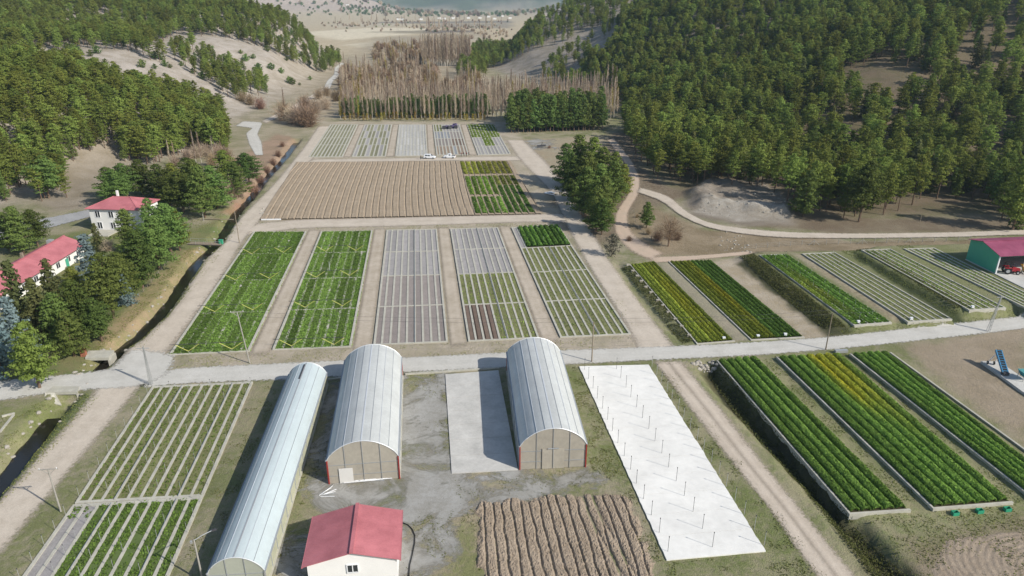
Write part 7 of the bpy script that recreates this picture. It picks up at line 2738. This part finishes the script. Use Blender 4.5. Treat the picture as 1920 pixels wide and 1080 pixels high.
weeds('yard_weeds', 'green and straw weeds on the verges around the greenhouses',
      [([(1040, 684), (1085, 690), (1245, 1052), (1200, 1060), (1160, 910), (1110, 880)], 1), ([(1220, 690), (1270, 700), (1560, 1090), (1250, 1090), (1250, 1056), (1438, 1036)], 1),
       ([(480, 715), (530, 712), (430, 960), (390, 1090), (330, 1090), (390, 935)], .8), ([(600, 715), (645, 712), (612, 850), (570, 960), (520, 1090), (505, 1090)], .8),
       ([(845, 945), (900, 950), (905, 1090), (820, 1090)], .8), ([(765, 705), (832, 702), (845, 890), (820, 890), (800, 760)], .35), ([(850, 892), (1100, 880), (1160, 915), (1000, 940), (860, 950)], .35),
       ([(760, 960), (830, 970), (840, 1090), (755, 1090)], .5), ([(500, 1000), (570, 930), (580, 960), (560, 1090), (490, 1090)], .5)],
      30, 0.12, 0.07, ((0.85, 1.0, 0.7), (1.35, 1.25, 1.0)), 301, 0.1, 2.2)
weeds('terrace_grass', 'rough grass between the raised beds and crop beds on the right',
      [([(1700, 955), (1750, 955), (1900, 945), (1965, 965), (1965, 1090), (1640, 1090), (1600, 968)], .8), ([(1420, 668), (1458, 668), (1750, 950), (1702, 955)], .9), ([(1576, 664), (1598, 662), (1965, 958), (1896, 942)], .9),
       ([(1570, 474), (1614, 470), (1815, 583), (1785, 600)], 1), ([(1672, 468), (1696, 467), (1930, 580), (1886, 580)], 1), ([(1400, 478), (1424, 479), (1600, 612), (1580, 632)], .8),
       ([(1500, 640), (1600, 616), (1790, 604), (1920, 582), (1920, 594), (1560, 632)], .7)], 24, 0.13, 0.08, ((0.85, 1.0, 0.7), (1.35, 1.25, 1.0)), 302, -0.15, 2.4)
weeds('bank_weeds', 'dark tangled weeds on the shaded banks and ditch on the right',
      [([(1322, 682), (1345, 678), (1592, 962), (1720, 1090), (1640, 1090), (1480, 880), (1400, 790)], 1), ([(1385, 485), (1412, 482), (1585, 618), (1545, 618), (1470, 560)], 1),
       ([(1603, 474), (1614, 471), (1815, 586), (1790, 590)], 1), ([(1165, 500), (1185, 500), (1300, 640), (1280, 645)], .8)], 60, 0.15, 0.32, ((0.55, 0.60, 0.5), (0.85, 0.78, 0.65)), 303, -0.5, 2.0)
weeds('stream_grass', 'grass and dry reeds along both banks of the stream',
      [([(150, 738), (190, 740), (60, 890), (0, 950), (-60, 960), (20, 860)], .9), ([(0, 775), (100, 750), (120, 752), (0, 885)], .8), ([(225, 652), (268, 652), (370, 535), (455, 420), (440, 410), (380, 480), (300, 590)], .8),
       ([(150, 700), (250, 600), (345, 510), (385, 470), (360, 460), (250, 570), (150, 680)], .8), ([(0, 690), (60, 690), (250, 580), (350, 440), (450, 400), (300, 400), (100, 560), (0, 600)], .25)],
      24, 0.13, 0.10, ((0.85, 1.0, 0.7), (1.4, 1.25, 1.0)), 304, -0.2, 2.4)
weeds('field_verge_grass', 'thin grass on the verges around the central beds',
      [([(320, 668), (470, 662), (700, 650), (1180, 630), (1200, 655), (700, 682), (300, 690)], .7), ([(470, 408), (600, 426), (1000, 418), (1050, 420), (960, 425), (600, 433), (476, 434)], .6),
       ([(1185, 626), (1150, 560), (1160, 550), (1215, 640)], .7)], 18, 0.12, 0.06, ((0.85, 1.0, 0.7), (1.35, 1.25, 1.0)), 305, 0.0, 2.4)

# ------------------------------------------------------------------ the air
hm = bpy.data.materials.new('haze'); hm.use_nodes = True
ht = hm.node_tree; ht.nodes.clear()
pv = ht.nodes.new('ShaderNodeVolumePrincipled')
pv.inputs['Color'].default_value = (0.55, 0.78, 1.0, 1)
pv.inputs['Density'].default_value = 0.000085
pv.inputs['Anisotropy'].default_value = 0.2
ho = ht.nodes.new('ShaderNodeOutputMaterial')
ht.links.new(pv.outputs[0], ho.inputs['Volume'])
x0, x1 = float(AX[0]) - 300, float(AX[-1]) + 300
y0, y1 = float(AY[0]) - 300, float(AY[-1]) + 300
zlo, zhi = float(ZZ.min()) - 2.5, float(ZZ.max()) + 40
hz = MB().box(((x0 + x1) / 2, (y0 + y1) / 2, (zlo + zhi) / 2), (x1 - x0, y1 - y0, zhi - zlo)).build('haze', hm)
tag(hz, 'thin pale haze over the valley', kind='stuff')
